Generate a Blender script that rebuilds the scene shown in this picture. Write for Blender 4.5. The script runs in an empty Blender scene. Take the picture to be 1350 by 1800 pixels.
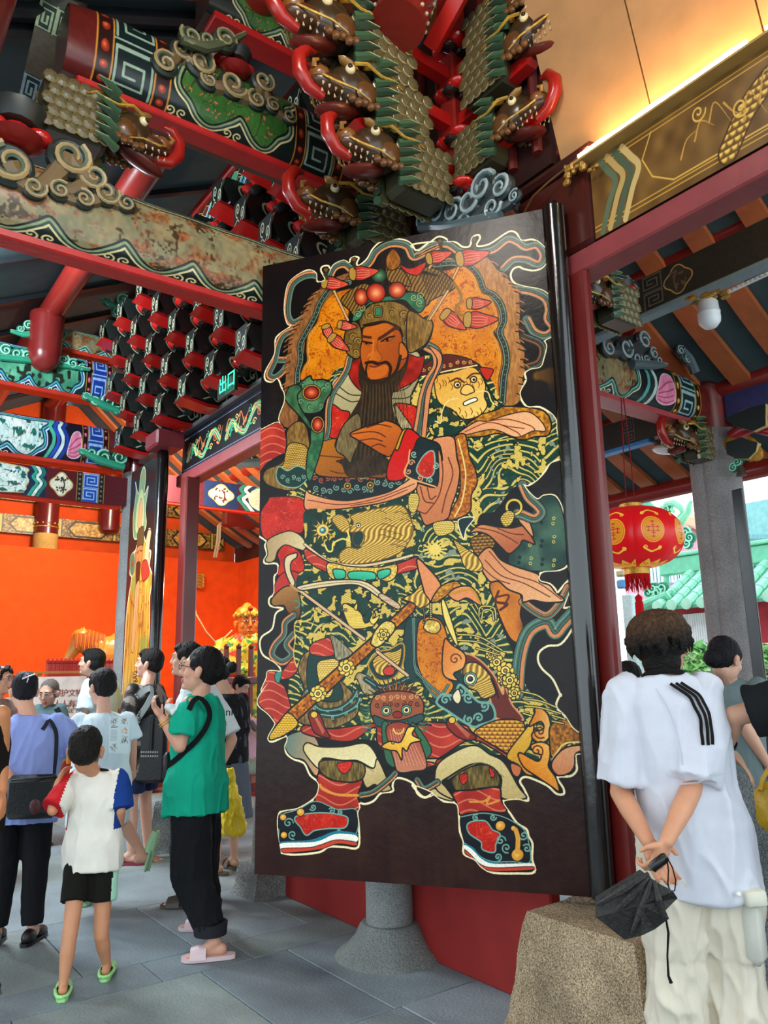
import bpy,bmesh,math,random
import numpy as np
from mathutils import Vector,Matrix,noise
from mathutils.bvhtree import BVHTree
random.seed(7)
C = bpy.context.scene.collection
PI = math.pi
# ---------------------------------------------------------------- camera
F_PX = 1350.0
EYE = 1.48
AZ,PITCH,ROLL = math.radians(36.6),math.radians(11.9),math.radians(-1.16)
fw = Vector((math.sin(AZ) * math.cos(PITCH),math.cos(AZ) * math.cos(PITCH),math.sin(PITCH)))
r0 = Vector((math.cos(AZ),-math.sin(AZ),0.0))
u0 = r0.cross(fw)
rt = r0 * math.cos(ROLL) + u0 * math.sin(ROLL)
up = u0 * math.cos(ROLL) - r0 * math.sin(ROLL)
cam_data = bpy.data.cameras.new('camera')
cam_data.sensor_fit = 'AUTO'
cam_data.sensor_width = 36.0
cam_data.lens = F_PX * 36.0 / 1800.0
cam_data.clip_start = 0.05
cam_data.clip_end = 300
cam = bpy.data.objects.new('camera', cam_data)
C.objects.link(cam)
m = Matrix((rt,up,-fw)).transposed().to_4x4()
m.translation = Vector((0,0,EYE))
cam.matrix_world = m
bpy.context.scene.camera = cam
# ---------------------------------------------------------------- world,lamps,exposure
sc = bpy.context.scene
sc.view_settings.view_transform = 'Standard'
sc.view_settings.look = 'None'
sc.view_settings.gamma = 1
sc.view_settings.exposure = 0.38
sc.view_settings.use_curve_mapping = False
w = bpy.data.worlds.new('world')
sc.world = w
w.use_nodes = True
wn = w.node_tree.nodes
bg = wn['Background']
bg.inputs['Color'].default_value = (0.80,0.93,1.0,1)
bg.inputs['Strength'].default_value = 1.9
def lamp(name,kind,loc,energy,color,target=None,size=0.3,size_y=None,spot=1.2,blend=0.5):
 d = bpy.data.lights.new(name,kind)
 d.energy = energy
 d.color = color
 if kind == 'AREA':
  d.size = size
  if size_y:
   d.shape = 'RECTANGLE'
   d.size_y = size_y
 elif kind == 'SPOT':
  d.spot_size = spot
  d.spot_blend = blend
  d.shadow_soft_size = size
 elif kind == 'POINT':
  d.shadow_soft_size = size
 o = bpy.data.objects.new(name,d)
 C.objects.link(o)
 o.location = loc
 if target is not None:
  o.rotation_euler = (Vector(target) - Vector(loc)).to_track_quat('-Z', 'Y').to_euler()
 return o
lamp('flood_lamp', 'AREA', (0.2,7.0,4.9),230,(0.80,0.92,1.0),(2.4,7.2,4.2),0.5)
lamp('ceiling_lamp', 'AREA', (0.4,1.8,5.2),120,(1.0,0.93,0.84),(2.2,4.6,2.4),1.2)
lamp('hall_lamp', 'AREA', (3.6,10.0,4.6),200,(1.0,0.86,0.66),(3.6,13.6,2.2),1.0)
lamp('altar_lamp', 'POINT', (5.4,9.4,3.1),60,(1.0,0.83,0.6), None, 0.15)
lamp('passage_lamp', 'AREA', (1.2,7.4,3.6),110,(0.85,0.94,1.0),(1.4,6.0,0),0.8)
# ---------------------------------------------------------------- helpers
def pix(px,py):
 return fw + rt * ((px - 675.0) / F_PX) - up * ((py - 900.0) / F_PX)
def onX(px,py,X):
 d = pix(px,py)
 return Vector((0,0,EYE)) + d * (X / d.x)
def onY(px,py,Y):
 d = pix(px,py)
 return Vector((0,0,EYE)) + d * (Y / d.y)
def onZ(px,py,Z=0.0):
 d = pix(px,py)
 return Vector((0,0,EYE)) + d * ((Z - EYE) / d.z)
def lin(c):
 if isinstance(c,str):
  c = tuple(int(c[i:i + 2],16) / 255.0 for i in (0,2,4))
 return tuple((x / 12.92 if x <= 0.04045 else ((x + 0.055) / 1.055) ** 2.4) for x in c[:3])
MATS = {}
def nodes_of(name):
 mt = bpy.data.materials.new(name)
 mt.use_nodes = True
 nt = mt.node_tree
 return mt, nt, nt.nodes, nt.links, nt.nodes['Principled BSDF']
def paint(name,rough=0.5,spec=0.5,metal=0.0,var=0.12,scale=8.0,bump=0.0,bscale=40.0,coat=0.0,speck=None,
  emit=0.0,sub=0.0):
 """material driven by the mesh's own colour layer, varied and roughened by noise"""
 if name in MATS:
  return MATS[name]
 mt,nt,N,L,b = nodes_of(name)
 a = N.new('ShaderNodeAttribute'); a.attribute_name = 'Col'
 tc = N.new('ShaderNodeTexCoord')
 nz = N.new('ShaderNodeTexNoise'); nz.inputs['Scale'].default_value = scale; nz.inputs['Detail'].default_value = 5
 L.new(tc.outputs['Object'], nz.inputs['Vector'])
 mr = N.new('ShaderNodeMapRange')
 mr.inputs['From Min'].default_value = 0.3; mr.inputs['From Max'].default_value = 0.7
 mr.inputs['To Min'].default_value = 1 - var; mr.inputs['To Max'].default_value = 1 + var
 L.new(nz.outputs['Fac'], mr.inputs['Value'])
 mx = N.new('ShaderNodeVectorMath'); mx.operation = 'SCALE'
 L.new(a.outputs['Color'], mx.inputs[0]); L.new(mr.outputs['Result'], mx.inputs['Scale'])
 out = mx.outputs[0]
 if speck:
  n2 = N.new('ShaderNodeTexNoise'); n2.inputs['Scale'].default_value = speck[0]; n2.inputs['Detail'].default_value = 3
  L.new(tc.outputs['Object'], n2.inputs['Vector'])
  m2 = N.new('ShaderNodeMapRange')
  m2.inputs['From Min'].default_value = 0.35; m2.inputs['From Max'].default_value = 0.65
  m2.inputs['To Min'].default_value = 1 - speck[1]; m2.inputs['To Max'].default_value = 1 + speck[1]
  L.new(n2.outputs['Fac'], m2.inputs['Value'])
  m3 = N.new('ShaderNodeVectorMath'); m3.operation = 'SCALE'
  L.new(out, m3.inputs[0]); L.new(m2.outputs['Result'], m3.inputs['Scale'])
  out = m3.outputs[0]
 L.new(out, b.inputs['Base Color'])
 b.inputs['Roughness'].default_value = rough
 b.inputs['Specular IOR Level'].default_value = spec
 b.inputs['Metallic'].default_value = metal
 b.inputs['Coat Weight'].default_value = coat
 b.inputs['Coat Roughness'].default_value = 0.15
 if sub:
  b.inputs['Subsurface Weight'].default_value = sub
  b.inputs['Subsurface Radius'].default_value = (0.02,0.008,0.004)
  b.inputs['Subsurface Scale'].default_value = 0.5
 if emit:
  L.new(out, b.inputs['Emission Color']); b.inputs['Emission Strength'].default_value = emit
 if bump:
  nb = N.new('ShaderNodeTexNoise'); nb.inputs['Scale'].default_value = bscale; nb.inputs['Detail'].default_value = 4
  L.new(tc.outputs['Object'], nb.inputs['Vector'])
  bp = N.new('ShaderNodeBump'); bp.inputs['Strength'].default_value = bump; bp.inputs['Distance'].default_value = 0.02
  L.new(nb.outputs['Fac'], bp.inputs['Height']); L.new(bp.outputs['Normal'], b.inputs['Normal'])
 MATS[name] = mt
 return mt
def canvas_mat(name,img,rough=0.35,bump=0.0,coat=0.0,bscale=30.0,spec=.4):
 mt,nt,N,L,b = nodes_of(name)
 t = N.new('ShaderNodeTexImage'); t.image = img; t.extension = 'EXTEND'
 uv = N.new('ShaderNodeUVMap'); uv.uv_map = 'UVMap'
 L.new(uv.outputs['UV'], t.inputs['Vector'])
 L.new(t.outputs['Color'], b.inputs['Base Color'])
 b.inputs['Roughness'].default_value = rough
 b.inputs['Specular IOR Level'].default_value = spec
 b.inputs['Coat Weight'].default_value = coat
 b.inputs['Coat Roughness'].default_value = 0.12
 if bump:
  tc = N.new('ShaderNodeTexCoord')
  nb = N.new('ShaderNodeTexNoise'); nb.inputs['Scale'].default_value = bscale; nb.inputs['Detail'].default_value = 6
  L.new(tc.outputs['Object'], nb.inputs['Vector'])
  bp = N.new('ShaderNodeBump'); bp.inputs['Strength'].default_value = bump; bp.inputs['Distance'].default_value = 0.01
  L.new(nb.outputs['Fac'], bp.inputs['Height']); L.new(bp.outputs['Normal'], b.inputs['Normal'])
 return mt
LACQ = paint('lacquer', 0.28,0.5,0,0.10,5,0.05,12, coat=0.15)
SATIN = paint('satin_paint', 0.42,0.5,0,0.12,9,0.05,30)
MATTE = paint('matte_paint', 0.8,0.3,0,0.10,6)
GRANITE = paint('granite', 0.85,0.3,0,0.16,3.5,0.5,90, speck=(160,0.35))
ROUGHSTONE = paint('rough_stone', 0.92,0.2,0,0.35,4,1.0,60, speck=(190,0.6))
SLATE = paint('slate', 0.62,0.35,0,0.28,1.6,0.25,60, speck=(120,0.14))
CLOTH = paint('cloth', 0.9,0.2,0,0.04,14,0.12,500)
SKIN = paint('skin', 0.5,0.4,0,0.06,12, sub=0.15)
HAIR = paint('hair', 0.55,0.22,0,0.35,60,0.6,140)
LEATHER = paint('leather', 0.38,0.5,0,0.15,20,0.2,120)
GOLD = paint('gilding', 0.35,0.6,0.35,0.25,30,0.3,60)
PLASTIC = paint('plastic', 0.35,0.5,0,0.04,5)
LEAFY = paint('foliage', 0.7,0.3,0,0.35,5)
def tag(o, label=None, cat=None, group=None, kind=None):
 if label: o['label'] = label
 if cat: o['category'] = cat
 if group: o['group'] = group
 if kind: o['kind'] = kind
 return o
def empty(name, loc, label=None, cat=None, group=None, rz=0.0, kind=None):
 o = bpy.data.objects.new(name,None)
 o.empty_display_size = 0.05
 C.objects.link(o)
 o.location = loc
 o.rotation_euler = (0,0,rz)
 o['_mw'] = 1
 o.pop('_mw')
 return tag(o, label, cat, group, kind)
def mw(o):
 """matrix of an object from its own fields (no depsgraph update needed)"""
 m_ = Matrix.LocRotScale(o.location,o.rotation_euler,o.scale)
 return mw(o.parent) @ m_ if o.parent else m_
def copy_tree(o,parent=None):
 c = o.copy()
 C.objects.link(c)
 c.parent = parent
 for ch in list(o.children):
  copy_tree(ch,c)
 return c
class MB:
 """collects shapes and links them as one mesh object; world coordinates are turned into the parent's"""
 def __init__(self):
  self.v,self.f,self.c,self.uv = [],[],[],[]
  self.M = Matrix.Identity(4)
 def add(self,verts,faces,col,uvs=None):
  n = len(self.v)
  M = self.M
  self.v.extend([(M @ Vector(p)) for p in verts])
  cl = lin(col) if not isinstance(col,list) else None
  for i,fc in enumerate(faces):
   self.f.append([k + n for k in fc])
   self.c.append(cl if cl else lin(col[i]))
   self.uv.append([uvs[k] for k in fc] if uvs else None)
  return self
 def box(self,c,s,col,R=None,bev=0.0):
  hx,hy,hz = s[0] / 2,s[1] / 2,s[2] / 2
  R = R or Matrix.Identity(3)
  if bev <= 0:
   vs = [Vector((x,y,z)) for x in (-hx,hx) for y in (-hy,hy) for z in (-hz,hz)]
   fs = [(0,1,3,2),(4,6,7,5),(0,4,5,1),(2,3,7,6),(0,2,6,4),(1,5,7,3)]
  else:
   b = min(bev,hx * .9,hy * .9,hz * .9)
   bm = bmesh.new()
   bmesh.ops.create_cube(bm,size=1)
   for q in bm.verts:
    q.co = Vector((q.co.x * 2 * hx,q.co.y * 2 * hy,q.co.z * 2 * hz))
   bmesh.ops.bevel(bm, geom=bm.edges[:], offset=b, segments=1, affect='EDGES')
   bm.verts.ensure_lookup_table()
   vs = [q.co.copy() for q in bm.verts]
   fs = [[q.index for q in fc.verts] for fc in bm.faces]
   bm.free()
  self.add([R @ p + Vector(c) for p in vs],fs,col)
  return self
 def tube(self,pts,r,col,n=10,cap=True,flat=1.0,upv=None,closed=False):
  pts = [Vector(p) for p in pts]
  k = len(pts)
  rs = r if isinstance(r,(list,tuple)) else [r] * k
  vs,fs = [],[]
  prev = None
  for i,p in enumerate(pts):
   if closed:
    d = pts[(i + 1) % k] - pts[i - 1]
   else:
    d = pts[min(i + 1,k - 1)] - pts[max(i - 1,0)]
   if d.length < 1e-9:
    d = Vector((0,0,1))
   d.normalize()
   if prev is None:
    a = upv and Vector(upv) or (Vector((0,0,1)) if abs(d.z) < 0.9 else Vector((1,0,0)))
   else:
    a = prev
   x = (a - d * a.dot(d))
   if x.length < 1e-6:
    x = d.orthogonal()
   x.normalize()
   prev = x
   y = d.cross(x)
   for j in range(n):
    t = 2 * PI * j / n
    vs.append(p + (x * math.cos(t) * flat + y * math.sin(t)) * rs[i])
  kk = k if closed else k - 1
  for i in range(kk):
   for j in range(n):
    a0 = i * n + j; a1 = i * n + (j + 1) % n
    b0 = ((i + 1) % k) * n + j; b1 = ((i + 1) % k) * n + (j + 1) % n
    fs.append((a0,a1,b1,b0))
  if cap and not closed:
   fs.append(tuple(reversed(range(n))))
   fs.append(tuple(range((k - 1) * n,k * n)))
  self.add(vs,fs,col)
  return self
 def lathe(self,prof,col,c=(0,0,0),n=24,R=None,cols=None,squash=1.0):
  R = R or Matrix.Identity(3)
  vs,fs,cc = [],[],[]
  for (r,z) in prof:
   for j in range(n):
    t = 2 * PI * j / n
    vs.append(R @ Vector((r * math.cos(t),r * math.sin(t) * squash,z)) + Vector(c))
  k = len(prof)
  for i in range(k - 1):
   for j in range(n):
    fs.append((i * n + j,i * n + (j + 1) % n,(i + 1) * n + (j + 1) % n,(i + 1) * n + j))
    cc.append(cols[i] if cols else col)
  fs.append(tuple(reversed(range(n)))); cc.append(cols[0] if cols else col)
  fs.append(tuple(range((k - 1) * n,k * n))); cc.append(cols[-1] if cols else col)
  self.add(vs,fs,cc)
  return self
 def prism(self,out,o,u,v,depth,col,side=None):
  """outline in (u,v) from o, thickened along u x v by depth"""
  o,u,v = Vector(o),Vector(u),Vector(v)
  nrm = u.cross(v).normalized() * depth
  k = len(out)
  a = [o + u * p[0] + v * p[1] for p in out]
  vs = a + [p + nrm for p in a]
  fs = [tuple(reversed(range(k))),tuple(range(k,2 * k))]
  cc = [col,col]
  for i in range(k):
   fs.append((i,(i + 1) % k,k + (i + 1) % k,k + i)); cc.append(side or col)
  self.add(vs,fs,cc)
  return self
 def ell(self,c,r,col,R=None,seg=12,rings=8):
  R = R or Matrix.Identity(3)
  if not isinstance(r,(list,tuple,Vector)):
   r = (r,r,r)
  vs = [R @ Vector((0,0,-r[2])) + Vector(c)]
  for i in range(1,rings):
   ph = -PI / 2 + PI * i / rings
   for j in range(seg):
    t = 2 * PI * j / seg
    vs.append(R @ Vector((r[0] * math.cos(ph) * math.cos(t),r[1] * math.cos(ph) * math.sin(t),
         r[2] * math.sin(ph))) + Vector(c))
  vs.append(R @ Vector((0,0,r[2])) + Vector(c))
  fs = [(0,1 + (j + 1) % seg,1 + j) for j in range(seg)]
  for i in range(rings - 2):
   for j in range(seg):
    a = 1 + i * seg + j; b = 1 + i * seg + (j + 1) % seg
    fs.append((a,b,b + seg,a + seg))
  l0 = 1 + (rings - 2) * seg
  fs += [(l0 + j,l0 + (j + 1) % seg,len(vs) - 1) for j in range(seg)]
  self.add(vs,fs,col)
  return self
 def quad(self,p,col,uv=((0,0),(1,0),(1,1),(0,1))):
  self.add(p,[(0,1,2,3)],col,list(uv))
  return self
 def mesh(self,name,inv=None):
  me = bpy.data.meshes.new(name)
  vs = [inv @ p for p in self.v] if inv else self.v
  me.from_pydata(vs,[],self.f)
  ca = me.color_attributes.new('Col', 'FLOAT_COLOR', 'CORNER')
  arr = np.ones((len(me.loops),4),np.float32)
  i = 0
  cnt = np.array([len(f) for f in self.f])
  if len(cnt):
   arr[:, :3] = np.repeat(np.array(self.c,np.float32),cnt,axis=0)
   ca.data.foreach_set('color', arr.ravel())
  if any(u is not None for u in self.uv):
   ul = me.uv_layers.new(name='UVMap')
   flat = []
   for f,u in zip(self.f,self.uv):
    flat.extend(u if u is not None else [(0,0)] * len(f))
   ul.data.foreach_set('uv', np.array(flat, np.float32).ravel())
  return me
 def build(self,name,mat,parent=None,smooth=False,sharp=40):
  inv = mw(parent).inverted() if parent else None
  me = self.mesh(name,inv)
  ms = mat if isinstance(mat,(list,tuple)) else [mat]
  for q in ms:
   me.materials.append(q)
  if smooth:
   me.shade_smooth()
   try:
    me.set_sharp_from_angle(angle=math.radians(sharp))
   except Exception:
    pass
  o = bpy.data.objects.new(name,me)
  C.objects.link(o)
  if parent:
   o.parent = parent
  return o
def rotz(a): return Matrix.Rotation(a,3,'Z')
def rotx(a): return Matrix.Rotation(a,3,'X')
def roty(a): return Matrix.Rotation(a,3,'Y')
def frame3(x,z):
 """3x3 with given x axis and approximate z axis"""
 x = Vector(x).normalized()
 z = Vector(z); z = (z - x * z.dot(x)).normalized()
 y = z.cross(x)
 return Matrix((x,y,z)).transposed()
def at_base(o,p):
 """put a finished top-level mesh's origin at its base point"""
 p = Vector(p)
 o.data.transform(Matrix.Translation(-p))
 o.location = p
 return o
# ---------------------------------------------------------------- flat painting: a small brush kit that fills a pixel buffer
def smooth_pts(p,closed=True,k=6):
 p = np.array(p,float)
 n = len(p)
 if n < 3:
  return p
 if closed:
  idx = [(np.roll(p,1,0),p,np.roll(p,-1,0),np.roll(p,-2,0))]
  a,b,c,d = idx[0]
 else:
  q = np.vstack([2 * p[0] - p[1],p,2 * p[-1] - p[-2]])
  a,b,c,d = q[:-3],q[1:-2],q[2:-1],q[3:]
 t = np.linspace(0,1,k,endpoint=False)[None, :, None]
 a,b,c,d = a[:, None],b[:, None],c[:, None],d[:, None]
 s = 0.5 * ((2 * b) + (-a + c) * t + (2 * a - 5 * b + 4 * c - d) * t ** 2 + (-a + 3 * b - 3 * c + d) * t ** 3)
 s = s.reshape(-1,2)
 return s if closed else np.vstack([s,p[-1:]])
def spiral(cx,cy,r,turns=1.6,a0=0.0,d=1,n=22,r1=0.12):
 t = np.linspace(0,1,n)
 rr = r * (1 - t * (1 - r1))
 a = a0 + d * t * turns * 2 * PI
 return np.stack([cx + rr * np.cos(a),cy + rr * np.sin(a)],1)
def hexc(c):
 return np.array([int(c[i:i + 2],16) / 255.0 for i in (0,2,4)],np.float32) if isinstance(c,str) else np.array(c,np.float32)
class Canvas:
 """y runs down, like the drawing coordinates; tf maps drawing coordinates to pixels"""
 def __init__(self,w,h,bgc,tf=None,unit=1.0):
  self.w,self.h = int(w),int(h)
  self.a = np.empty((self.h,self.w,3),np.float32)
  self.a[:] = hexc(bgc)
  self.tf = tf
  self.unit = unit      # pixels per drawing unit (for line widths)
  self.clip = None
 def T(self,p):
  p = np.array(p,float)
  return self.tf(p) if self.tf else p * self.unit
 def mask(self,poly):
  """scanline fill -> (y0, x0, bool array)"""
  x0 = max(int(poly[:, 0].min()) - 1,0); x1 = min(int(poly[:, 0].max()) + 2,self.w)
  y0 = max(int(poly[:, 1].min()) - 1,0); y1 = min(int(poly[:, 1].max()) + 2,self.h)
  if x1 <= x0 or y1 <= y0:
   return None
  m_ = np.zeros((y1 - y0,x1 - x0 + 1),np.int16)
  A = poly; B = np.roll(poly,-1,0)
  for (ax,ay),(bx,by) in zip(A,B):
   if ay == by:
    continue
   lo,hi = (ay,by) if ay < by else (by,ay)
   r0_ = max(int(math.ceil(lo - 0.5)),y0); r1_ = min(int(math.ceil(hi - 0.5)),y1)
   if r1_ <= r0_:
    continue
   ys = np.arange(r0_,r1_)
   xs = ax + (ys + 0.5 - ay) * (bx - ax) / (by - ay)
   xi = np.clip(np.ceil(xs - 0.5).astype(int),x0,x1) - x0
   np.add.at(m_,(ys - y0,xi),1)
  mm = (np.cumsum(m_,axis=1)[:, :-1] & 1).astype(bool)
  if self.clip is not None:
   mm &= self.clip[y0:y1,x0:x1]
  return y0,x0,mm
 def full(self,pts,smooth=True):
  p = self.T(smooth_pts(pts) if smooth else pts)
  r = self.mask(p)
  out = np.zeros((self.h,self.w),bool)
  if r:
   y0,x0,mm = r
   out[y0:y0 + mm.shape[0],x0:x0 + mm.shape[1]] = mm
  return out
 def fill(self,pts,col,edge=None,ew=1.2,smooth=True,k=6,shade=None):
  """col: hex, or function(X, Y) -> rgb in drawing-pixel coordinates; shade: darker towards one side of the shape"""
  sp = smooth_pts(pts,True,k) if smooth else np.array(pts,float)
  p = self.T(sp)
  r = self.mask(p)
  if r:
   y0,x0,mm = r
   ys,xs = np.nonzero(mm)
   if len(ys):
    if callable(col):
     rgb = col(xs + x0,ys + y0)
    else:
     rgb = np.repeat(hexc(col)[None],len(ys),0)
    if shade:
     c2,dx,dy = shade
     g = xs * dx + ys * dy
     g = (g - g.min()) / max(g.max() - g.min(),1)
     rgb = rgb * (1 - g[:, None]) + hexc(c2)[None] * g[:, None]
    self.a[ys + y0,xs + x0] = rgb
  if edge:
   self.line(np.vstack([sp,sp[:1]]),edge,ew * 1.2,smooth=False)
  return self
 def line(self,pts,col,wd=1.2,smooth=True,k=6,taper=False):
  sp = smooth_pts(pts,False,k) if smooth and len(pts) > 2 else np.array(pts,float)
  p = self.T(sp)
  c = hexc(col)
  R = wd * self.unit / 2
  n = len(p)
  for i in range(n - 1):
   a,b = p[i],p[i + 1]
   rr = R * (1 - 0.85 * i / max(n - 1,1)) if taper else R
   rr = max(rr,0.55)
   x0 = max(int(min(a[0],b[0]) - rr) - 1,0); x1 = min(int(max(a[0],b[0]) + rr) + 2,self.w)
   y0 = max(int(min(a[1],b[1]) - rr) - 1,0); y1 = min(int(max(a[1],b[1]) + rr) + 2,self.h)
   if x1 <= x0 or y1 <= y0:
    continue
   X = np.arange(x0,x1)[None, :] + 0.5; Y = np.arange(y0,y1)[:, None] + 0.5
   d = b - a
   L2 = d @ d
   t = np.clip(((X - a[0]) * d[0] + (Y - a[1]) * d[1]) / L2,0,1) if L2 > 1e-9 else 0 * X * Y
   q = (X - a[0] - t * d[0]) ** 2 + (Y - a[1] - t * d[1]) ** 2
   al = np.clip(rr + 0.5 - np.sqrt(q),0,1).astype(np.float32)
   if self.clip is not None:
    al = al * self.clip[y0:y1,x0:x1]
   s = self.a[y0:y1,x0:x1]
   s += (c - s) * al[..., None]
  return self
 def dot(self,x,y,r,col,edge=None,hi=None):
  t = np.linspace(0,2 * PI,22,endpoint=False)
  self.fill(np.stack([x + r * np.cos(t),y + r * np.sin(t)],1),col,edge,1.0,smooth=False)
  if hi:
   for s_,k_ in ((0.65,0.35),(0.4,0.7),(0.2,1.0)):
    cc = hexc(col) * (1 - k_) + hexc(hi) * k_
    self.fill(np.stack([x - r * .15 + r * s_ * np.cos(t),y - r * .15 + r * s_ * np.sin(t)],1),cc,smooth=False)
  return self
 def image(self,name):
  im = bpy.data.images.new(name,self.w,self.h,alpha=False,float_buffer=False)
  im.colorspace_settings.name = 'sRGB'
  buf = np.ones((self.h,self.w,4),np.float32)
  buf[:, :, :3] = np.clip(self.a[::-1],0,1)
  im.pixels.foreach_set(buf.ravel())
  im.update()
  im.pack()
  return im
def vnoise(X,Y,s,seed=0):
 """cheap smooth value noise"""
 X = np.asarray(X) / s; Y = np.asarray(Y) / s
 xi = np.floor(X).astype(np.int64); yi = np.floor(Y).astype(np.int64)
 fx = X - xi; fy = Y - yi
 fx = fx * fx * (3 - 2 * fx); fy = fy * fy * (3 - 2 * fy)
 def h(a,b):
  q = (a * 374761393 + b * 668265263 + seed * 144665) & 0x7fffffff
  q = ((q ^ (q >> 13)) * 1274126177) & 0x7fffffff
  return (q & 0xffff) / 65535.0
 return (h(xi,yi) * (1 - fx) + h(xi + 1,yi) * fx) * (1 - fy) + (h(xi,yi + 1) * (1 - fx) + h(xi + 1,yi + 1) * fx) * fy
def mixc(a,b,t):
 t = np.clip(t,0,1)[:, None].astype(np.float32)
 return hexc(a)[None] * (1 - t) + hexc(b)[None] * t
def key_band(cv,x0,x1,y0,y1,base,line_,n=2,wd=2.0):
 """square spiral (meander) band, n keys stacked in y"""
 cv.fill([(x0,y0),(x1,y0),(x1,y1),(x0,y1)],base,smooth=False)
 hgt = (y1 - y0) / n
 W = x1 - x0
 for k in range(n):
  ty = y0 + k * hgt
  fl = k % 2
  pts = [(.06,.94),(.06,.10),(.94,.10),(.94,.80),(.26,.80),(.26,.32),(.74,.32),(.74,.58),(.46,.58)]
  for c_,w_,q in ((line_,wd,pts),):
   P_ = [((x0 + (1 - px if fl else px) * W),ty + py * hgt) for px,py in q]
   cv.line(P_,c_,w_,smooth=False)
  cv.line([(x0,ty),(x1,ty)],line_,wd * .6,smooth=False)
def bead_band(cv,x0,x1,y0,y1,base,rim,bead,hi,n=6):
 cv.fill([(x0,y0),(x1,y0),(x1,y1),(x0,y1)],base,smooth=False)
 cv.line([(x0,y0),(x0,y1)],rim,(x1 - x0) * .12,smooth=False)
 cv.line([(x1,y0),(x1,y1)],rim,(x1 - x0) * .12,smooth=False)
 for k in range(n):
  cv.dot((x0 + x1) / 2,y0 + (k + .5) * (y1 - y0) / n,min((x1 - x0) * .26,(y1 - y0) / n * .36),bead,None,hi)
def cloud_border(cv,pts,cols,wds,side=None):
 for c_,w_ in zip(cols,wds):
  cv.line(pts,c_,w_)
# ---------------------------------------------------------------- the painted guardian on the big door leaf
LEAF_H = Vector((2.80,2.289,0)); LEAF_E = Vector((1.865,3.631,0)); LEAF_Z0,LEAF_Z1 = 0.538,3.787
def homography(src,dst):
 A = []
 for (x,y),(u,v) in zip(src,dst):
  A.append([x,y,1,0,0,0,-u * x,-u * y,-u]); A.append([0,0,0,x,y,1,-v * x,-v * y,-v])
 _,_,vt = np.linalg.svd(np.array(A,float))
 Hm = vt[-1].reshape(3,3)
 def f(p):
  q = np.c_[p,np.ones(len(p))] @ Hm.T
  return q[:, :2] / q[:, 2:3]
 return f
TILES = {'A': (440,380),'B': (720,380),'C': (440,800),'D': (720,800),'E': (440,1200),'F': (720,1200)}
def P(s):
 """'A 10,20 30,40 B 5,6' -> drawing points; each letter names the origin of a close-up sheet drawn at 3.97 : 1"""
 o = (0,0); sc_ = 1.0; out = []
 for t in s.split():
  if t in TILES:
   o = TILES[t]; sc_ = 3.97
  else:
   x, y = t.split(',')
   out.append(np.array((o[0] + float(x) / sc_,o[1] + float(y) / sc_)))
 return out
DK = '1a1512'; CREAM = 'f6e7c0'
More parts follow.
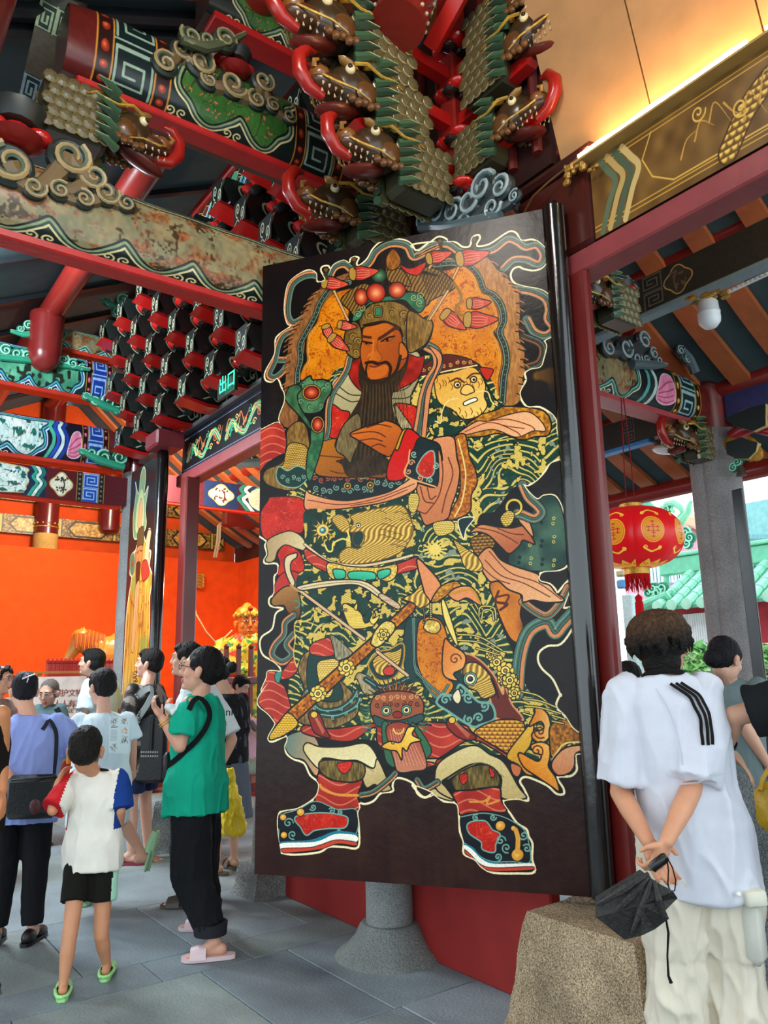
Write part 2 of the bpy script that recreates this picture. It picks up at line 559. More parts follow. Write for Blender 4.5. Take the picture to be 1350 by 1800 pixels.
def paint_guard(W=1040,Hh=2040):
 tf = homography([(462,462),(982,368),(1047,1588),(447,1526)],[(0,0),(W,0),(W,Hh),(0,Hh)])
 cv = Canvas(W,Hh,'1c1513',tf,W / 560.0)
 ys,xs = np.mgrid[0:Hh,0:W]
 n_ = vnoise(xs.ravel(),ys.ravel(),60,3) * .6 + vnoise(xs.ravel(),ys.ravel() / 6,14,4) * .4
 low = np.clip((ys.ravel() / Hh - .72) * 5,0,1)
 base = mixc('140f12','241a16',n_) * (1 - low[:, None]) + mixc('2a0f0d','3b2318',n_) * low[:, None]
 wear = np.clip((vnoise(xs.ravel(),ys.ravel(),40,9) - .62) * 6,0,1) * np.exp(-((xs.ravel() - W * .9) / 90.) ** 2 - ((ys.ravel() - Hh * .27) / 190.) ** 2)
 base = base * (1 - wear[:, None]) + mixc('5a3c14','7a5620',n_) * wear[:, None]
 cv.a = base.reshape(Hh,W,3).astype(np.float32)
 def wave(X,Y):
  t = vnoise(X,Y,70,1) * 60 + np.hypot((X % 190) - 95,(Y % 150) - 190) * .95
  s = np.sin(t / 3.0)
  b = mixc('0f3328','1d4a38',vnoise(X,Y,9,2))
  g = np.clip((s - .55) * 6,0,1)
  b = b * (1 - g[:, None]) + hexc('d8bf6e')[None] * g[:, None]
  cl = vnoise(X,Y,26,5) * .7 + vnoise(X,Y,9,6) * .3
  k = (cl > .66)
  b[k] = mixc('b99a45','f0d884',np.sin(X * .9) * np.cos(Y * .8 + X * .2) * .5 + .5)[k]
  e = (cl > .625) & ~k
  b[e] = hexc('0c1f18')
  k2 = (cl < .25)
  b[k2] = mixc('5f6c60','b9b49a',np.sin(X * .7 + Y) * .5 + .5)[k2]
  return b
 def cloudy(X,Y):
  cl = vnoise(X,Y,17,15) * .75 + vnoise(X,Y,6,16) * .25
  b = mixc('0e2e26','1a4436',vnoise(X,Y,20,2))
  k = cl > .6
  b[k] = mixc('a98a3c','f2da86',np.sin(X * .8) * np.cos(Y * .9 + X * .3) * .6 + .5)[k]
  b[(cl > .56) & ~k] = hexc('0a1a14')
  return b
 def brocade(X,Y):
  n = vnoise(X,Y,16,21) * .6 + vnoise(X,Y,6,22) * .4
  b = mixc('c47617','d98f22',vnoise(X,Y,40,23))
  r = np.clip(1 - np.abs(n - .5) / .035,0,1)
  b = b * (1 - .75 * r[:, None]) + hexc('7e2c0c')[None] * .75 * r[:, None]
  d = np.clip((n - .68) * 9,0,.6)
  return b * (1 - d[:, None]) + hexc('8a3410')[None] * d[:, None]
 def redcloth(X,Y):
  b = mixc('a81f16','c93420',vnoise(X,Y,30,31))
  r = np.clip(1 - np.abs(vnoise(X,Y,9,32) - .5) / .05,0,1)
  return b * (1 - .6 * r[:, None]) + hexc('e2a070')[None] * .6 * r[:, None]
 def redwave(X,Y):
  b = mixc('9c2c24','c54a38',vnoise(X,Y,40,33))
  r = np.clip((np.sin((Y + 14 * np.sin(X / 26.)) / 4.5) - .8) * 6,0,1)
  return b * (1 - .6 * r[:, None]) + hexc('eab088')[None] * .6 * r[:, None]
 def fur(c1,c2):
  def f(X,Y):
   return mixc(c1,c2,vnoise(X * 1.0,Y * .28,4,41) * .7 + vnoise(X,Y,30,42) * .3)
  return f
 def scales(c1,c2,s=13.):
  def f(X,Y):
   row = np.floor(Y / (s * .7)); xx = (X + (row % 2) * s / 2) % s - s / 2; yy = Y % (s * .7)
   d = np.hypot(xx,yy) / (s * .62)
   return mixc(c1,c2,np.clip((1 - d) * 2.2,0,1))
  return f
 def goldhair(X,Y):
  return mixc('8a6420','f0d07a',np.sin((X * .35 + 9 * np.sin(Y / 17.)) + Y * .55) * .5 + .5)
 def feather(X,Y):
  return mixc('4a3418','a07a3c',np.sin((X * .8 + Y * .5) * .55 + 3 * vnoise(X,Y,30,4)) * .5 + .5)
 def speck(c1,c2,s=5):
  def f(X,Y):
   return mixc(c1,c2,vnoise(X,Y,s,77) * 1.4 - .2)
  return f
 sil = P('E 215,1160 190,1000 195,900 230,880 330,865 440,800 470,740 465,690 410,640 370,560 300,530 250,490 240,440 255,400 245,370 155,405 '
   '125,390 130,360 170,290 160,260 120,210 60,160 50,120 75,70 125,0 C 75,1640 110,1560 125,1510 205,1515 210,1500 170,1450 90,1400 '
   '65,1330 80,1270 150,1220 170,1130 190,1100 225,1080 140,1060 130,1010 165,970 165,860 190,830 185,770 105,765 95,740 115,700 '
   '100,640 110,610 40,560 0,520 A 0,1640 30,1500 80,1490 190,1445 240,1500 200,1420 240,1300 240,1240 220,1200 190,1130 150,1155 '
   '105,1140 105,1080 170,960 175,860 200,820 260,780 290,755 260,740 240,640 255,500 290,430 380,370 430,365 465,390 470,440 '
   '500,450 530,430 500,370 510,340 550,335 565,360 560,390 590,330 660,300 700,320 710,290 740,275 770,285 755,320 770,340 '
   '830,290 870,220 930,170 1020,155 1100,165 1150,200 1170,235 1200,235 1260,195 1330,180 B 30,200 80,245 120,225 200,160 '
   '240,145 285,165 290,185 350,190 400,225 450,220 470,160 510,140 525,165 500,220 590,210 700,140 750,120 790,140 820,190 '
   '900,185 960,220 1005,280 1005,340 960,395 900,410 830,395 800,380 760,395 740,440 760,490 820,520 950,550 1020,600 1045,650 '
   '1030,700 1050,760 1065,830 1040,880 975,915 985,960 965,1040 940,1100 870,1115 830,1145 835,1200 790,1290 840,1385 930,1390 '
   '1010,1440 1050,1500 1045,1540 1060,1620 1085,1680 D 1085,60 1070,95 1000,120 960,180 900,240 840,275 805,265 850,330 905,375 '
   '950,350 1020,350 1060,400 1085,480 1115,620 1125,760 1110,840 1050,875 940,880 905,915 915,950 980,970 1020,1010 1030,1035 '
   '1090,970 1130,940 1120,1010 1090,1090 1080,1140 1175,1130 1170,1190 1130,1290 1050,1390 960,1400 900,1440 890,1500 920,1560 '
   '990,1630 1040,1740 F 1040,150 1010,230 1070,300 1120,380 1200,450 1230,510 1215,555 1145,560 1140,600 1145,670 1100,710 '
   '1010,715 1050,790 1050,830 1000,825 940,770 840,720 780,705 750,735 780,790 805,865 730,850 630,865 680,950 730,1020 '
   '790,1060 805,1110 830,1160 825,1260 840,1350 720,1355 560,1345 480,1305 430,1250 355,1210 355,1130 330,1060 325,960 310,870 '
   '220,850 150,800 90,820 40,780 10,730 E 1260,790 1200,820 1150,790 1130,730 1060,690 1000,685 980,730 980,770 900,780 '
   '850,830 790,850 745,840 750,870 735,910 745,1000 740,1140 640,1135 540,1130 470,1165 300,1175')
 cv.fill(sil,'161211',k=4)
 cv.line(sil + sil[:1],CREAM,3.4,k=4)
 inside = cv.full(sil)
 F_ = cv.fill; L_ = cv.line
 def ribbon(s,wd=15,c='5c6e62',c2='d08c5e'):
  p = P(s)
  L_(p,DK,wd + 2.4); L_(p,c,wd)
  q = np.array(smooth_pts(p,False)); d = np.gradient(q,axis=0); nn = np.stack([-d[:, 1],d[:, 0]],1)
  nn /= np.maximum(np.hypot(nn[:, 0],nn[:, 1])[:, None],1e-6)
  L_(q + nn * wd * .3,c2,wd * .28,smooth=False)
  L_(q - nn * wd * .12,'3e4e46',wd * .1,smooth=False)
  L_(q - nn * wd * .34,'8a9a86',wd * .07,smooth=False)
  L_(q + nn * wd * .12,DK,1.0,smooth=False)
 cv.clip = inside
 ribbon('A 560,420 600,350 670,330 740,380 840,330 900,240 1000,190 1110,210 1160,290 1260,250 1350,210 B 60,290 180,215 290,205 380,260 500,270 620,250 720,180 790,200 850,240 930,230 975,300 940,365 850,330 760,330 690,390', 14)
 ribbon('A 520,440 460,400 380,405 300,460 268,560 262,680 300,740 380,700 440,650', 15)
 ribbon('A 300,790 230,830 195,900 170,1010 130,1100 170,1125 230,1080 260,1010 200,1000', 13)
 ribbon('B 770,540 880,560 980,610 1010,690 1000,760 1040,830 980,880 900,850 850,760', 15)
 ribbon('B 820,880 930,930 960,990 930,1070 850,1100', 12, '3b3a30', '8a5a3c')
 F_(P('A 560,440 500,490 430,560 390,640 340,730 290,800 270,870 262,950 245,1050 250,1130 232,1220 240,1300 200,1420 250,1480 330,1450 330,1180 370,1010 420,740 640,480 720,430 700,390'), fur('6b4526', 'b07c50'))
 F_(P('B 200,330 300,300 370,330 480,330 560,300 640,390 720,470 790,550 800,650 800,740 790,830 800,920 830,1000 820,1060 830,1120 810,1200 790,1340 690,1380 620,1300 640,900 400,370'), fur('8a5a30', 'c8935a'))
 for i in range(34):      # the fringe's tongues
  for pts, sx in ((P('A 700,410 500,490 430,560 390,640 340,730 290,800 270,870 262,950 250,1100 240,1300'),-1),
      (P('B 600,310 720,470 790,560 800,740 795,900 825,1050 810,1200 790,1340'),1)):
   q = smooth_pts(pts,False)
   a = q[int((i + .5) / 34 * (len(q) - 1))]
   L_([a + np.array([-sx * 6., -1]),a + np.array([sx * 1.5,1 + (i % 3)]),a + np.array([sx * (5 + 3 * (i % 2)),4 + 3 * (i % 2)])],'a8744a' if i % 2 else '3a2214',2.0)
 for s in ('A 700,460 590,480 500,590 455,700 400,800 350,900 355,1000 335,1080 330,1180',
   'B 200,350 330,340 440,370 510,450 545,540 610,580 665,650 685,760 655,850 690,950 702,1060 680,1180 665,1350'):
  L_(P(s),DK,12.5); L_(P(s),'2c3a32',11); L_(P(s),'8c9a84',9.0); L_(P(s),'2a3a34',6.2)
  q = smooth_pts(P(s),False,10)
  for a in q[::3]:
   cv.dot(a[0],a[1],.8,'a8a884')
 F_(P('A 640,520 560,560 500,640 470,740 410,820 395,930 400,1010 372,1060 360,1150 520,1160 700,1060 720,980 690,700 760,520'), brocade, '7a4a14', 1.5)
 F_(P('B 120,430 300,390 400,365 480,430 530,550 590,590 640,680 645,800 612,850 650,930 670,1040 640,1200 640,1340 500,1100 250,1000 100,900 60,600'), brocade, '7a4a14', 1.5)
 for s in ('A 480,760 420,830 405,930 410,1010 380,1070', 'B 400,372 470,440 515,560 580,600 625,690 630,800 598,850 635,930 655,1040 630,1180'):
  L_(P(s),'e2ac52',3); L_(P(s),'8c5418',.9)
 F_(P('A 560,1150 700,1050 B 150,1000 480,1060 600,1200 680,1370 840,1390 1010,1440 1050,1520 1085,1680 D 1085,80 1000,120 900,240 800,270 720,300 600,450 500,470 480,600 560,900 620,1200 700,1400 820,1700 F 960,200 1120,390 1220,480 1180,560 1000,600 700,560 E 850,420 300,330 250,250 C 280,1500 330,1380 350,1100 330,900 380,500 250,300 A 560,1400'), wave, k=4)
 F_(P('A 80,1490 190,1445 240,1500 260,1700 240,1747 C 240,0 120,60 60,120 60,0 A 60,1500'), redwave, DK, 1.6)
 F_(P('A 260,1500 340,1440 400,1500 420,1700 C 400,30 390,180 300,260 150,230 90,180 110,110 220,60 A 250,1620'), fur('5f4420', 'b58e4c'), DK, 1.6)
 F_(P('A 270,1600 390,1620 420,1747 C 400,60 380,150 230,150 200,90 A 230,1740'), scales('6d4a18', 'e0bd62', 9), DK, 1.4)
 F_(P('C 200,90 260,120 330,90 400,130 390,190 320,240 220,220 180,160'), '1c3a34', '8fb09c', 1.6)
 for k in range(5):
  L_(spiral(*P('C %d,%d' % (225 + k * 38,165 + (k % 2) * 22))[0], 4.5,1.3, k, 1 if k % 2 else -1), '93b5a0', 1.3, smooth=False)
 F_(P('C 120,330 160,300 370,330 370,540 300,560 220,570 130,600 80,560 70,420'), redcloth, DK, 1.5)
 F_(P('C 115,610 200,560 290,545 370,600 380,680 300,660 240,640 190,680 170,740 130,760 100,740 120,700'), 'b59a72', DK, 1.6, shade=('e0cba0', 1,.2))
 F_(P('C 190,700 240,640 330,680 370,760 360,830 190,850 205,770'), redcloth, DK, 1.4)
 F_(P('C 190,870 260,820 350,850 350,930 280,960 180,1010 160,960'), 'b53a34', DK, 1.5)
 F_(P('C 150,1010 240,930 330,950 350,1100 320,1160 260,1110 230,1060 160,1060'), 'b08048', DK, 1.8, shade=('6a4420', .3,1))
 L_(P('C 310,1030 340,1040 335,1070 315,1080'), '4f8a70', 3)
 F_(P('C 280,1110 320,1170 270,1190'), '161211')
 ribbon('C 300,1130 240,1180 230,1260 170,1330 150,1400 220,1450 290,1400 250,1330 300,1260', 12)
 F_(P('C 125,1510 210,1515 280,1440 320,1420 330,1500 280,1560 200,1580 E 240,40 280,180 250,240 170,300 150,240 60,150 60,90 C 70,1640'), redwave, DK, 1.8)
 F_(P('C 170,1530 220,1500 200,1590 175,1580'), '4f8f80', DK, 1)
 F_(P('C 320,1170 480,1220 460,1310 400,1400 330,1490 300,1400 310,1300'), wave, 'd9bd6c', 1.6)
 F_(P('E 370,60 C 330,1500 400,1380 560,1440 600,1560 E 700,80 750,160 720,260 560,330 380,300 290,220'), fur('3c2c14', 'c0a066'), DK, 1.6)
 F_(P('C 410,1400 560,1380 640,1420 600,1530 E 640,120 500,140 400,60'), '1c3f38', DK, 1.4)
 F_(P('C 460,1480 540,1440 610,1450 600,1530 E 560,100 500,90'), scales('b48c38', 'f0d88a', 9), DK, 1.2)
 F_(P('C 430,1330 560,1290 640,1340 560,1420 420,1400'), redwave, DK, 1.2)
 F_(P('C 560,1270 700,1390 700,1420 600,1450 580,1380'), fur('5c5648', 'c9bb96'), DK, 1.2)
 for s in ('E 390,60 470,190 600,200 700,140 740,80', 'E 480,230 600,240 720,190 760,130'):
  L_(P(s),DK,9); L_(P(s),'274a46',7.5); L_(P(s),'8fb5a2',1.6)
  q = smooth_pts(P(s),False,4)
  for i,a in enumerate(q[::3]):
   L_(spiral(a[0],a[1] + 3,3.4,1.2,i,1,12),'8fb5a2',1.1,smooth=False)
 F_(P('E 240,380 380,340 470,430 470,620 440,640 370,540 300,520 250,470'), '6d8376', DK, 1.5, shade=('d7a27a', 1,.3))
 F_(P('E 360,350 520,400 700,420 860,330 880,440 1010,610 1090,640 1290,600 1350,560 F 0,560 180,560 400,440 560,500 700,600 680,560 440,400 350,330 0,300 E 1250,330 900,300 560,330 380,300'), redwave, DK, 2)
 F_(P('E 390,420 480,450 640,455 800,440 880,550 850,610 740,555 640,550 500,530 470,600 370,480'), 'dcc794', DK, 1.8, shade=('f0e2b8', .2,1))
 F_(P('E 780,590 850,610 880,550 960,730 970,760 900,770 860,720 800,740 770,660'), 'dcc794', DK, 1.6, shade=('b8a070', .3,1))
 F_(P('E 1280,580 1350,560 F 0,560 60,570 180,600 200,700 190,770 280,820 270,850 130,800 60,760 20,700 E 1290,760'), 'cdb684', DK, 1.6)
 F_(P('F 190,590 340,500 450,480 540,540 640,600 740,770 790,850 620,840 620,700 520,610 400,610 250,690 210,720 240,760 290,840 180,780 160,700'), 'e0cc98', DK, 1.8, shade=('c4ac78', 0,1))
 L_(P('E 480,540 640,570 740,570 850,630'), '8d8460', 1.2); L_(P('F 250,700 400,620 500,600 640,700'), '8d8460', 1.2)
 ribbon('E 1150,700 1200,760 1290,720', 9); ribbon('E 760,790 850,770 960,690 1000,650', 9)
 F_(P('E 480,550 640,550 780,580 770,680 640,700 500,640'), fur('3a2e12', 'a58c50'), DK, 1.6)
 F_(P('E 600,570 700,560 680,620 640,640 610,610'), redcloth, DK, 1)
 F_(P('F 290,690 420,620 540,620 600,680 600,760 480,770 340,790 290,760'), fur('3a2e12', 'a58c50'), DK, 1.6)
 F_(P('F 330,680 385,670 385,720 350,740'), redcloth, DK, 1); F_(P('F 540,630 575,670 570,700 545,690'), redcloth, DK, 1)
 F_(P('E 470,630 560,680 700,700 775,690 740,790 750,880 600,880 450,820 460,740'), redwave, DK, 2)
 F_(P('F 290,790 440,780 600,770 620,860 650,940 480,930 340,950 310,870'), redwave, DK, 2)
 L_(P('E 480,710 500,740 600,780 740,790'), 'd89a4c', 4); L_(P('F 400,860 500,860 540,830 520,880 600,860'), 'd89a4c', 3)
 def boot(body,red,sole,toe,curls):
  F_(P(body),'171c22',DK,1.5)
  L_(P(body),'86aa9c',1.6)
  F_(P(red),'86aa9c','86aa9c',4.5); F_(P(red),redcloth,'b22015',.8)
  for c_,w_,dy in sole:
   pass
  for i,(x,y,r_) in enumerate(curls):
   a = P('%s %d,%d' % (body[0], x, y))[0]
   L_(spiral(a[0],a[1],r_,1.3,i * 1.3,1 if i % 2 else -1,16),'7fa698',2.2,smooth=False)
  for x,y,r_ in toe:
   a = P('%s %d,%d' % (body[0], x, y))[0]
   cv.dot(a[0],a[1],r_,'d89c46',DK,'f0c878')
 boot('E 200,900 330,870 450,820 600,880 730,890 725,1050 600,1060 480,1090 220,1100 195,1000',
  'E 315,925 480,905 640,930 665,960 640,1000 540,1000 440,1010 385,1040 350,990', [], [(345,890,7),(225,920,6),(230,1040,6)],
  [(260,960,9),(290,1040,8),(430,860,6),(560,890,6),(620,900,5),(610,1030,5)])
 F_(P('E 215,1085 400,1080 480,1060 590,1025 725,1045 720,1065 590,1050 480,1085 400,1100 215,1105'), '2f7f8f')
 F_(P('E 215,1095 400,1095 480,1085 590,1045 725,1060 722,1105 590,1090 480,1115 400,1130 220,1130'), 'fbf3e6')
 F_(P('E 220,1130 400,1130 480,1115 590,1085 722,1105 720,1130 600,1112 480,1145 300,1160 225,1158'), 'c8503c', DK, .8)
 boot('F 340,960 480,940 600,960 690,1000 770,1060 800,1130 810,1280 700,1275 560,1270 480,1240 420,1180 365,1140',
  'F 395,1010 500,1000 550,1060 600,1090 570,1150 560,1200 490,1180 480,1130 400,1070', [], [(610,1030,9),(725,1230,11),(700,1050,5)],
  [(610,1130,9),(650,1180,9),(770,1100,8),(790,1190,8),(440,970,6),(560,970,6),(590,1240,7)])
 L_(P('F 715,1060 730,1120 725,1210'), 'dda44e', 7)
 F_(P('F 360,1140 420,1170 480,1240 570,1275 700,1285 812,1285 810,1300 560,1290 470,1260 400,1190 360,1160'), '2f7f8f')
 F_(P('F 360,1150 410,1180 480,1250 570,1285 820,1290 820,1312 570,1312 470,1285 400,1215 365,1185'), 'fbf3e6')
 F_(P('F 365,1185 400,1215 470,1285 570,1312 820,1312 822,1335 560,1335 470,1300 400,1235 365,1210'), 'c8503c', DK, .8)
 F_(P('D 905,375 950,355 1015,355 1055,400 1080,480 1108,620 1118,760 1100,835 1045,868 930,880 700,830 760,600 850,500'), speck('24403a', '4f6a58', 34), DK, 1.4)
 for i in range(26):
  a = P('D %d,%d' % (760 + (i * 83) % 330,430 + (i * 137) % 420))[0]
  if i % 2:
   cv.dot(a[0],a[1],3,'d0bd6c'); cv.dot(a[0],a[1],1.7,'3d5a4c')
  else:
   cv.dot(a[0],a[1],3.4,'172c28')
 F_(P('D 560,960 660,930 760,1010 780,1100 770,1180 790,1260 770,1370 700,1340 640,1220 600,1100'), speck('8a4c16', 'd28634', 40), DK, 1.6)
 L_(P('D 620,1010 600,1080 680,1100 630,1140'), '5a2420', 4); L_(P('D 600,1050 690,1040 660,1110'), '5a2420', 3)
 F_(P('D 430,640 520,600 590,600 600,680 530,770 470,750 440,700'), scales('4a2c10', 'b0843c', 14), DK, 1.5)
 ribbon('D 740,1720 760,1500 800,1350 860,1270 960,1240 1010,1310 1070,1250 1150,1170', 20, '4d7468')
 ribbon('D 790,1090 880,1160 960,1190 1040,1120 1110,1000', 12, 'c48458', '4d7468')
 F_(P('D 470,780 560,700 640,790 740,840 900,900 910,950 980,980 1020,1030 1080,1090 960,1100 860,1080 790,1090 780,1040 690,1000 620,940 560,940 500,850'), 'd08e62', DK, 2, shade=('e8b488', .4,.6))
 for s in ('D 560,730 700,880 900,960 1060,1080', 'D 530,790 640,900 800,960 980,1060', 'D 500,830 600,920 700,960'):
  L_(P(s),'6a2f1c',1.6)
 F_(P('D 420,600 500,540 620,560 720,570 800,560 850,620 880,690 800,660 770,700 700,750 640,700 560,620 480,590'), 'd08e62', DK, 2, shade=('a85e3c', .4,.8))
 for s in ('D 470,560 600,590 700,640 760,680', 'D 620,570 720,610 800,620'):
  L_(P(s),'6a2f1c',1.6)
 F_(P('D 750,440 800,470 850,540 870,640 800,560 770,520'), 'd89a6c', DK, 1.8)
 ribbon('D 800,270 840,360 900,420 930,470 880,510 800,480 760,470', 15)
 t_ = np.linspace(0,2 * PI, 24); ca = P('D 738,425')[0]
 L_(np.stack([ca[0] + 13 * np.cos(t_),ca[1] + 13 * np.sin(t_)],1),DK,5.4,smooth=False)
 L_(np.stack([ca[0] + 13 * np.cos(t_),ca[1] + 13 * np.sin(t_)],1),'d9bd5c',3.6,smooth=False)
 F_(P('D 690,450 740,470 720,540 670,560 640,500'), scales('8a6a24', 'ecd074', 9), DK, 1.2)
 F_(P('D 345,505 455,490 400,570 380,640'), '1b2f30', 'ece2bd', 1.6)
 F_(P('D 310,640 380,690 480,770 510,860 400,850 350,740'), goldhair, DK, 1.2)
 F_(P('B 330,1570 500,1440 640,1380 840,1390 960,1420 1010,1500 990,1590 900,1600 800,1620 640,1570 500,1590'), speck('8a5416', 'd79c3c', 7), DK, 2)
 F_(P('B 340,1570 480,1480 560,1480 700,1440 840,1420 930,1480 970,1560 880,1560 760,1600 600,1540 420,1570'), 'dd9c70', DK, 1.4, shade=('f0bc90', .6,.2))
 for s in ('B 400,1550 560,1490 700,1520 820,1540', 'B 560,1480 700,1470 860,1520 900,1560', 'B 640,1500 760,1560 800,1600'):
  L_(P(s),'7a3820',1.6)
 F_(P('B 150,1140 480,1080 540,1180 600,1300 660,1380 560,1420 480,1440 330,1570 160,1560 130,1350'), cloudy, DK, 1.6)
 F_(P('B 200,1150 330,1120 440,1090 500,1120 550,1220 540,1300 560,1370 500,1440 390,1460 310,1390 220,1340 190,1240'), 'd9a24a', DK, 1.6, shade=('edc878', .3,.6))
 for k in range(30):
  a = P('B %d,%d' % (190 + (k * 53) % 340,1150 + (k * 97) % 70 if k % 2 else 1360 + (k * 31) % 80))[0]
  L_([a,a + np.array([3,6]),a + np.array([1,11])],'6a3a10',1.1)
 for x,y in ((350,1215),(465,1180)):
  a = P('B %d,%d' % (x, y))[0]
  cv.dot(a[0],a[1],7,'7a4414'); cv.dot(a[0],a[1],5,'efe0a8',DK); cv.dot(a[0] + .6,a[1] + .5,2.6,'14100c')
 L_(P('B 300,1190 350,1170 400,1200'), '5a2c0c', 3); L_(P('B 420,1170 460,1140 510,1140'), '5a2c0c', 3)
 F_(P('B 380,1240 410,1215 450,1225 470,1265 440,1280 410,1290 375,1275'), 'edc070', DK, 1.4)
 F_(P('B 395,1340 470,1310 490,1330 440,1350 400,1365'), 'f4ecd0', DK, 1.4)
 for s in ('B 350,1310 280,1330 240,1400 230,1480 190,1470', 'B 480,1270 560,1270 590,1340 630,1370'):
  L_(P(s),'ecd08a',2.2)
 F_(P('B 70,1100 240,1000 400,1020 500,1070 490,1085 330,1100 160,1150 100,1140'), '5a2014', DK, 1.6)
 for k in range(8):
  a = P('B %d,%d' % (110 + k * 48,1100 - k * 6 if k < 5 else 1055))[0]
  L_(spiral(a[0],a[1],4.2,1.3,k,1,12),'dcae62',1.2,smooth=False)
 L_(P('B 100,1150 300,1110 490,1080'), 'efd9a0', 2.4)
 F_(P('B 510,1100 600,1110 600,1140 560,1190'), 'b53018', DK, 1.4)
 F_(P('B 320,1590 400,1570 D 430,60 470,150 480,250 440,330 430,440 350,490 270,490 350,330 360,180 330,0'), speck('8e4a18', 'd08a34', 6), DK, 1.8)
 L_(P('B 350,1600 D 390,100 400,220 370,380 320,480'), 'e6cf8c', 2.4)
 F_(P('B 170,1600 230,1580 320,1590 D 340,60 360,160 340,290 300,400 270,490 170,520 110,530 70,440 50,420 60,330 60,240 190,260 200,60 B 200,1650'), 'd9956a', DK, 2, shade=('c07a50', .1,1))
 for s in ('D 230,60 240,180 210,330 130,440', 'D 280,60 310,180 260,330 230,450', 'D 80,260 110,360 170,380', 'D 60,430 110,450 130,440', 'D 130,270 150,350 190,330'):
  L_(P(s),'6a2f1c',2)
 F_(P('C 390,260 430,290 640,340 900,300 1060,240 1150,190 1170,260 1080,320 900,370 640,400 480,400 380,390'), 'd58c60', DK, 1.8, shade=('e8ae84', 0,-1))
 for s in ('C 400,330 640,370 900,330 1150,240', 'C 700,380 900,350 1100,280'):
  L_(P(s),'6a2f1c',1.5)
 F_(P('C 440,160 560,150 750,200 950,170 1090,190 1000,280 800,330 620,340 440,270 400,240'), '1a2426', DK, 1.2)
 for k in range(13):
  a = P('C %d,%d' % (450 + k * 46,180 + (k % 2) * 14))[0]
  L_(spiral(a[0],a[1],5,1.2,k,1 if k % 2 else -1,12),'b3604c',1.8,smooth=False)
  a = P('C %d,%d' % (460 + k * 48,250 + (k % 3) * 14 + (0 if k < 9 else -30)))[0]
  L_(spiral(a[0],a[1],6,1.3,k + 1,-1 if k % 2 else 1,12),'7f9a8a',2,smooth=False)
 for x in (680,840):
  a = P('C %d,240' % x)[0]
  cv.dot(a[0],a[1],7,'b08a40',DK); cv.dot(a[0],a[1],4.4,'20201c'); cv.dot(a[0],a[1],2,'caa860')
 F_(P('A 520,1550 680,1500 1060,1520 C 940,0 960,180 800,180 640,180 460,150 A 480,1700'), 'b8741c', DK, 1.8, shade=('7e4a14', .6,1))
 L_(P('C 480,20 640,40 700,60'), '5a3010', 2); L_(P('C 560,130 640,150 760,130'), '5a3010', 2)
 F_(P('C 920,170 930,60 1000,20 A 1080,1747 1000,1700 960,1747'), 'b8802c', DK, 1.4)
 F_(P('A 590,1150 760,1080 1130,960 1210,1040 1190,1160 1130,1300 1140,1520 1000,1600 640,1560 540,1560 560,1300'), 'c4b48c', DK, 1.5, shade=('8f8460', .4,.8))
 for s in ('A 620,1200 700,1260 780,1270', 'A 600,1250 700,1310 760,1310', 'A 980,1300 1120,1290 1190,1180', 'A 960,1260 1100,1230 1180,1140'):
  L_(P(s),'2a2418',1.8)
 F_(P('A 570,1330 640,1370 700,1400 640,1560 540,1550 540,1450'), redcloth, DK, 1.6)
 F_(P('A 1010,1340 1140,1350 1180,1400 1170,1560 1110,1520 1060,1440'), redcloth, DK, 1.6)
 F_(P('A 700,1050 780,1000 800,1120 960,1190 1100,1080 1110,990 1180,1010 1230,1010 1190,1150 1060,1230 900,1280 780,1240 700,1140'), speck('7e1a12', 'b8301c', 22), DK, 1.5)
 F_(P('A 780,1020 820,1140 880,1160 960,1150 1000,1080 1050,1000 1120,980 1100,1100 1050,1200 1000,1280 1010,1400 1060,1520 1080,1747 C 940,160 700,180 640,90 600,60 A 690,1700 590,1630 640,1500 720,1380 780,1260 760,1150'), fur('241a10', '4e3a22'), None)
 F_(P('A 640,1500 700,1430 760,1400 780,1480 760,1600 720,1700 700,1747 660,1700 600,1640'), fur('5c4c30', '98865e'), DK, 1.6)
 F_(P('A 1020,1340 1080,1420 1140,1520 1070,1520 1030,1440'), fur('8a7a56', 'd6c79c'), DK, 1.4)
 for k in range(26):
  x = 800 + k * 11
  L_(P('A %d,1200 %d,1400 %d,1700' % (x, x - 20 + k * 2, x - 60 + k * 4)), '1a120c' if k % 2 else '6a5434', .8)
 for s, w_ in (('A 700,1000 680,1080 640,1150 580,1240 550,1350 545,1480 530,1560', 12),
    ('B 130,930 200,980 210,1080 150,1180 110,1300 90,1420 60,1580', 17)):
  ribbon(s,w_)
 F_(P('B 150,930 230,980 240,1060 180,1200 150,1350 120,1600 90,1600 110,1400 130,1250 190,1120 210,1030'), 'd28c62', DK, 1.3)
 F_(P('A 430,1450 510,1440 515,1560 480,1700 C 450,120 420,200 390,150 400,0 A 420,1600'), speck('2e5a3c', '4e8058', 12), DK, 2)
 F_(P('A 360,1160 420,1120 440,1150 520,1150 570,1190 570,1240 530,1300 500,1370 430,1390 360,1380 310,1350 330,1270 300,1210'), speck('3d6044', '628a62', 26), DK, 2.4)
 F_(P('A 330,1180 360,1210 330,1260 350,1340 420,1460 420,1500 340,1400 260,1310 245,1260 270,1200'), speck('35583c', '577c56', 20), DK, 2)
 for k,(x,y) in enumerate(((350,1300),(420,1340),(490,1330),(520,1220),(470,1170),(370,1180),(540,1190))):
  a = P('A %d,%d' % (x, y))[0]
  L_(spiral(a[0],a[1],7,1.1,k,1 if k % 2 else -1,14),'25442c',1.6,smooth=False)
  L_(spiral(a[0] + 1,a[1] + 1,6,1.0,k,1 if k % 2 else -1,14),'9ab48c',.8,smooth=False)
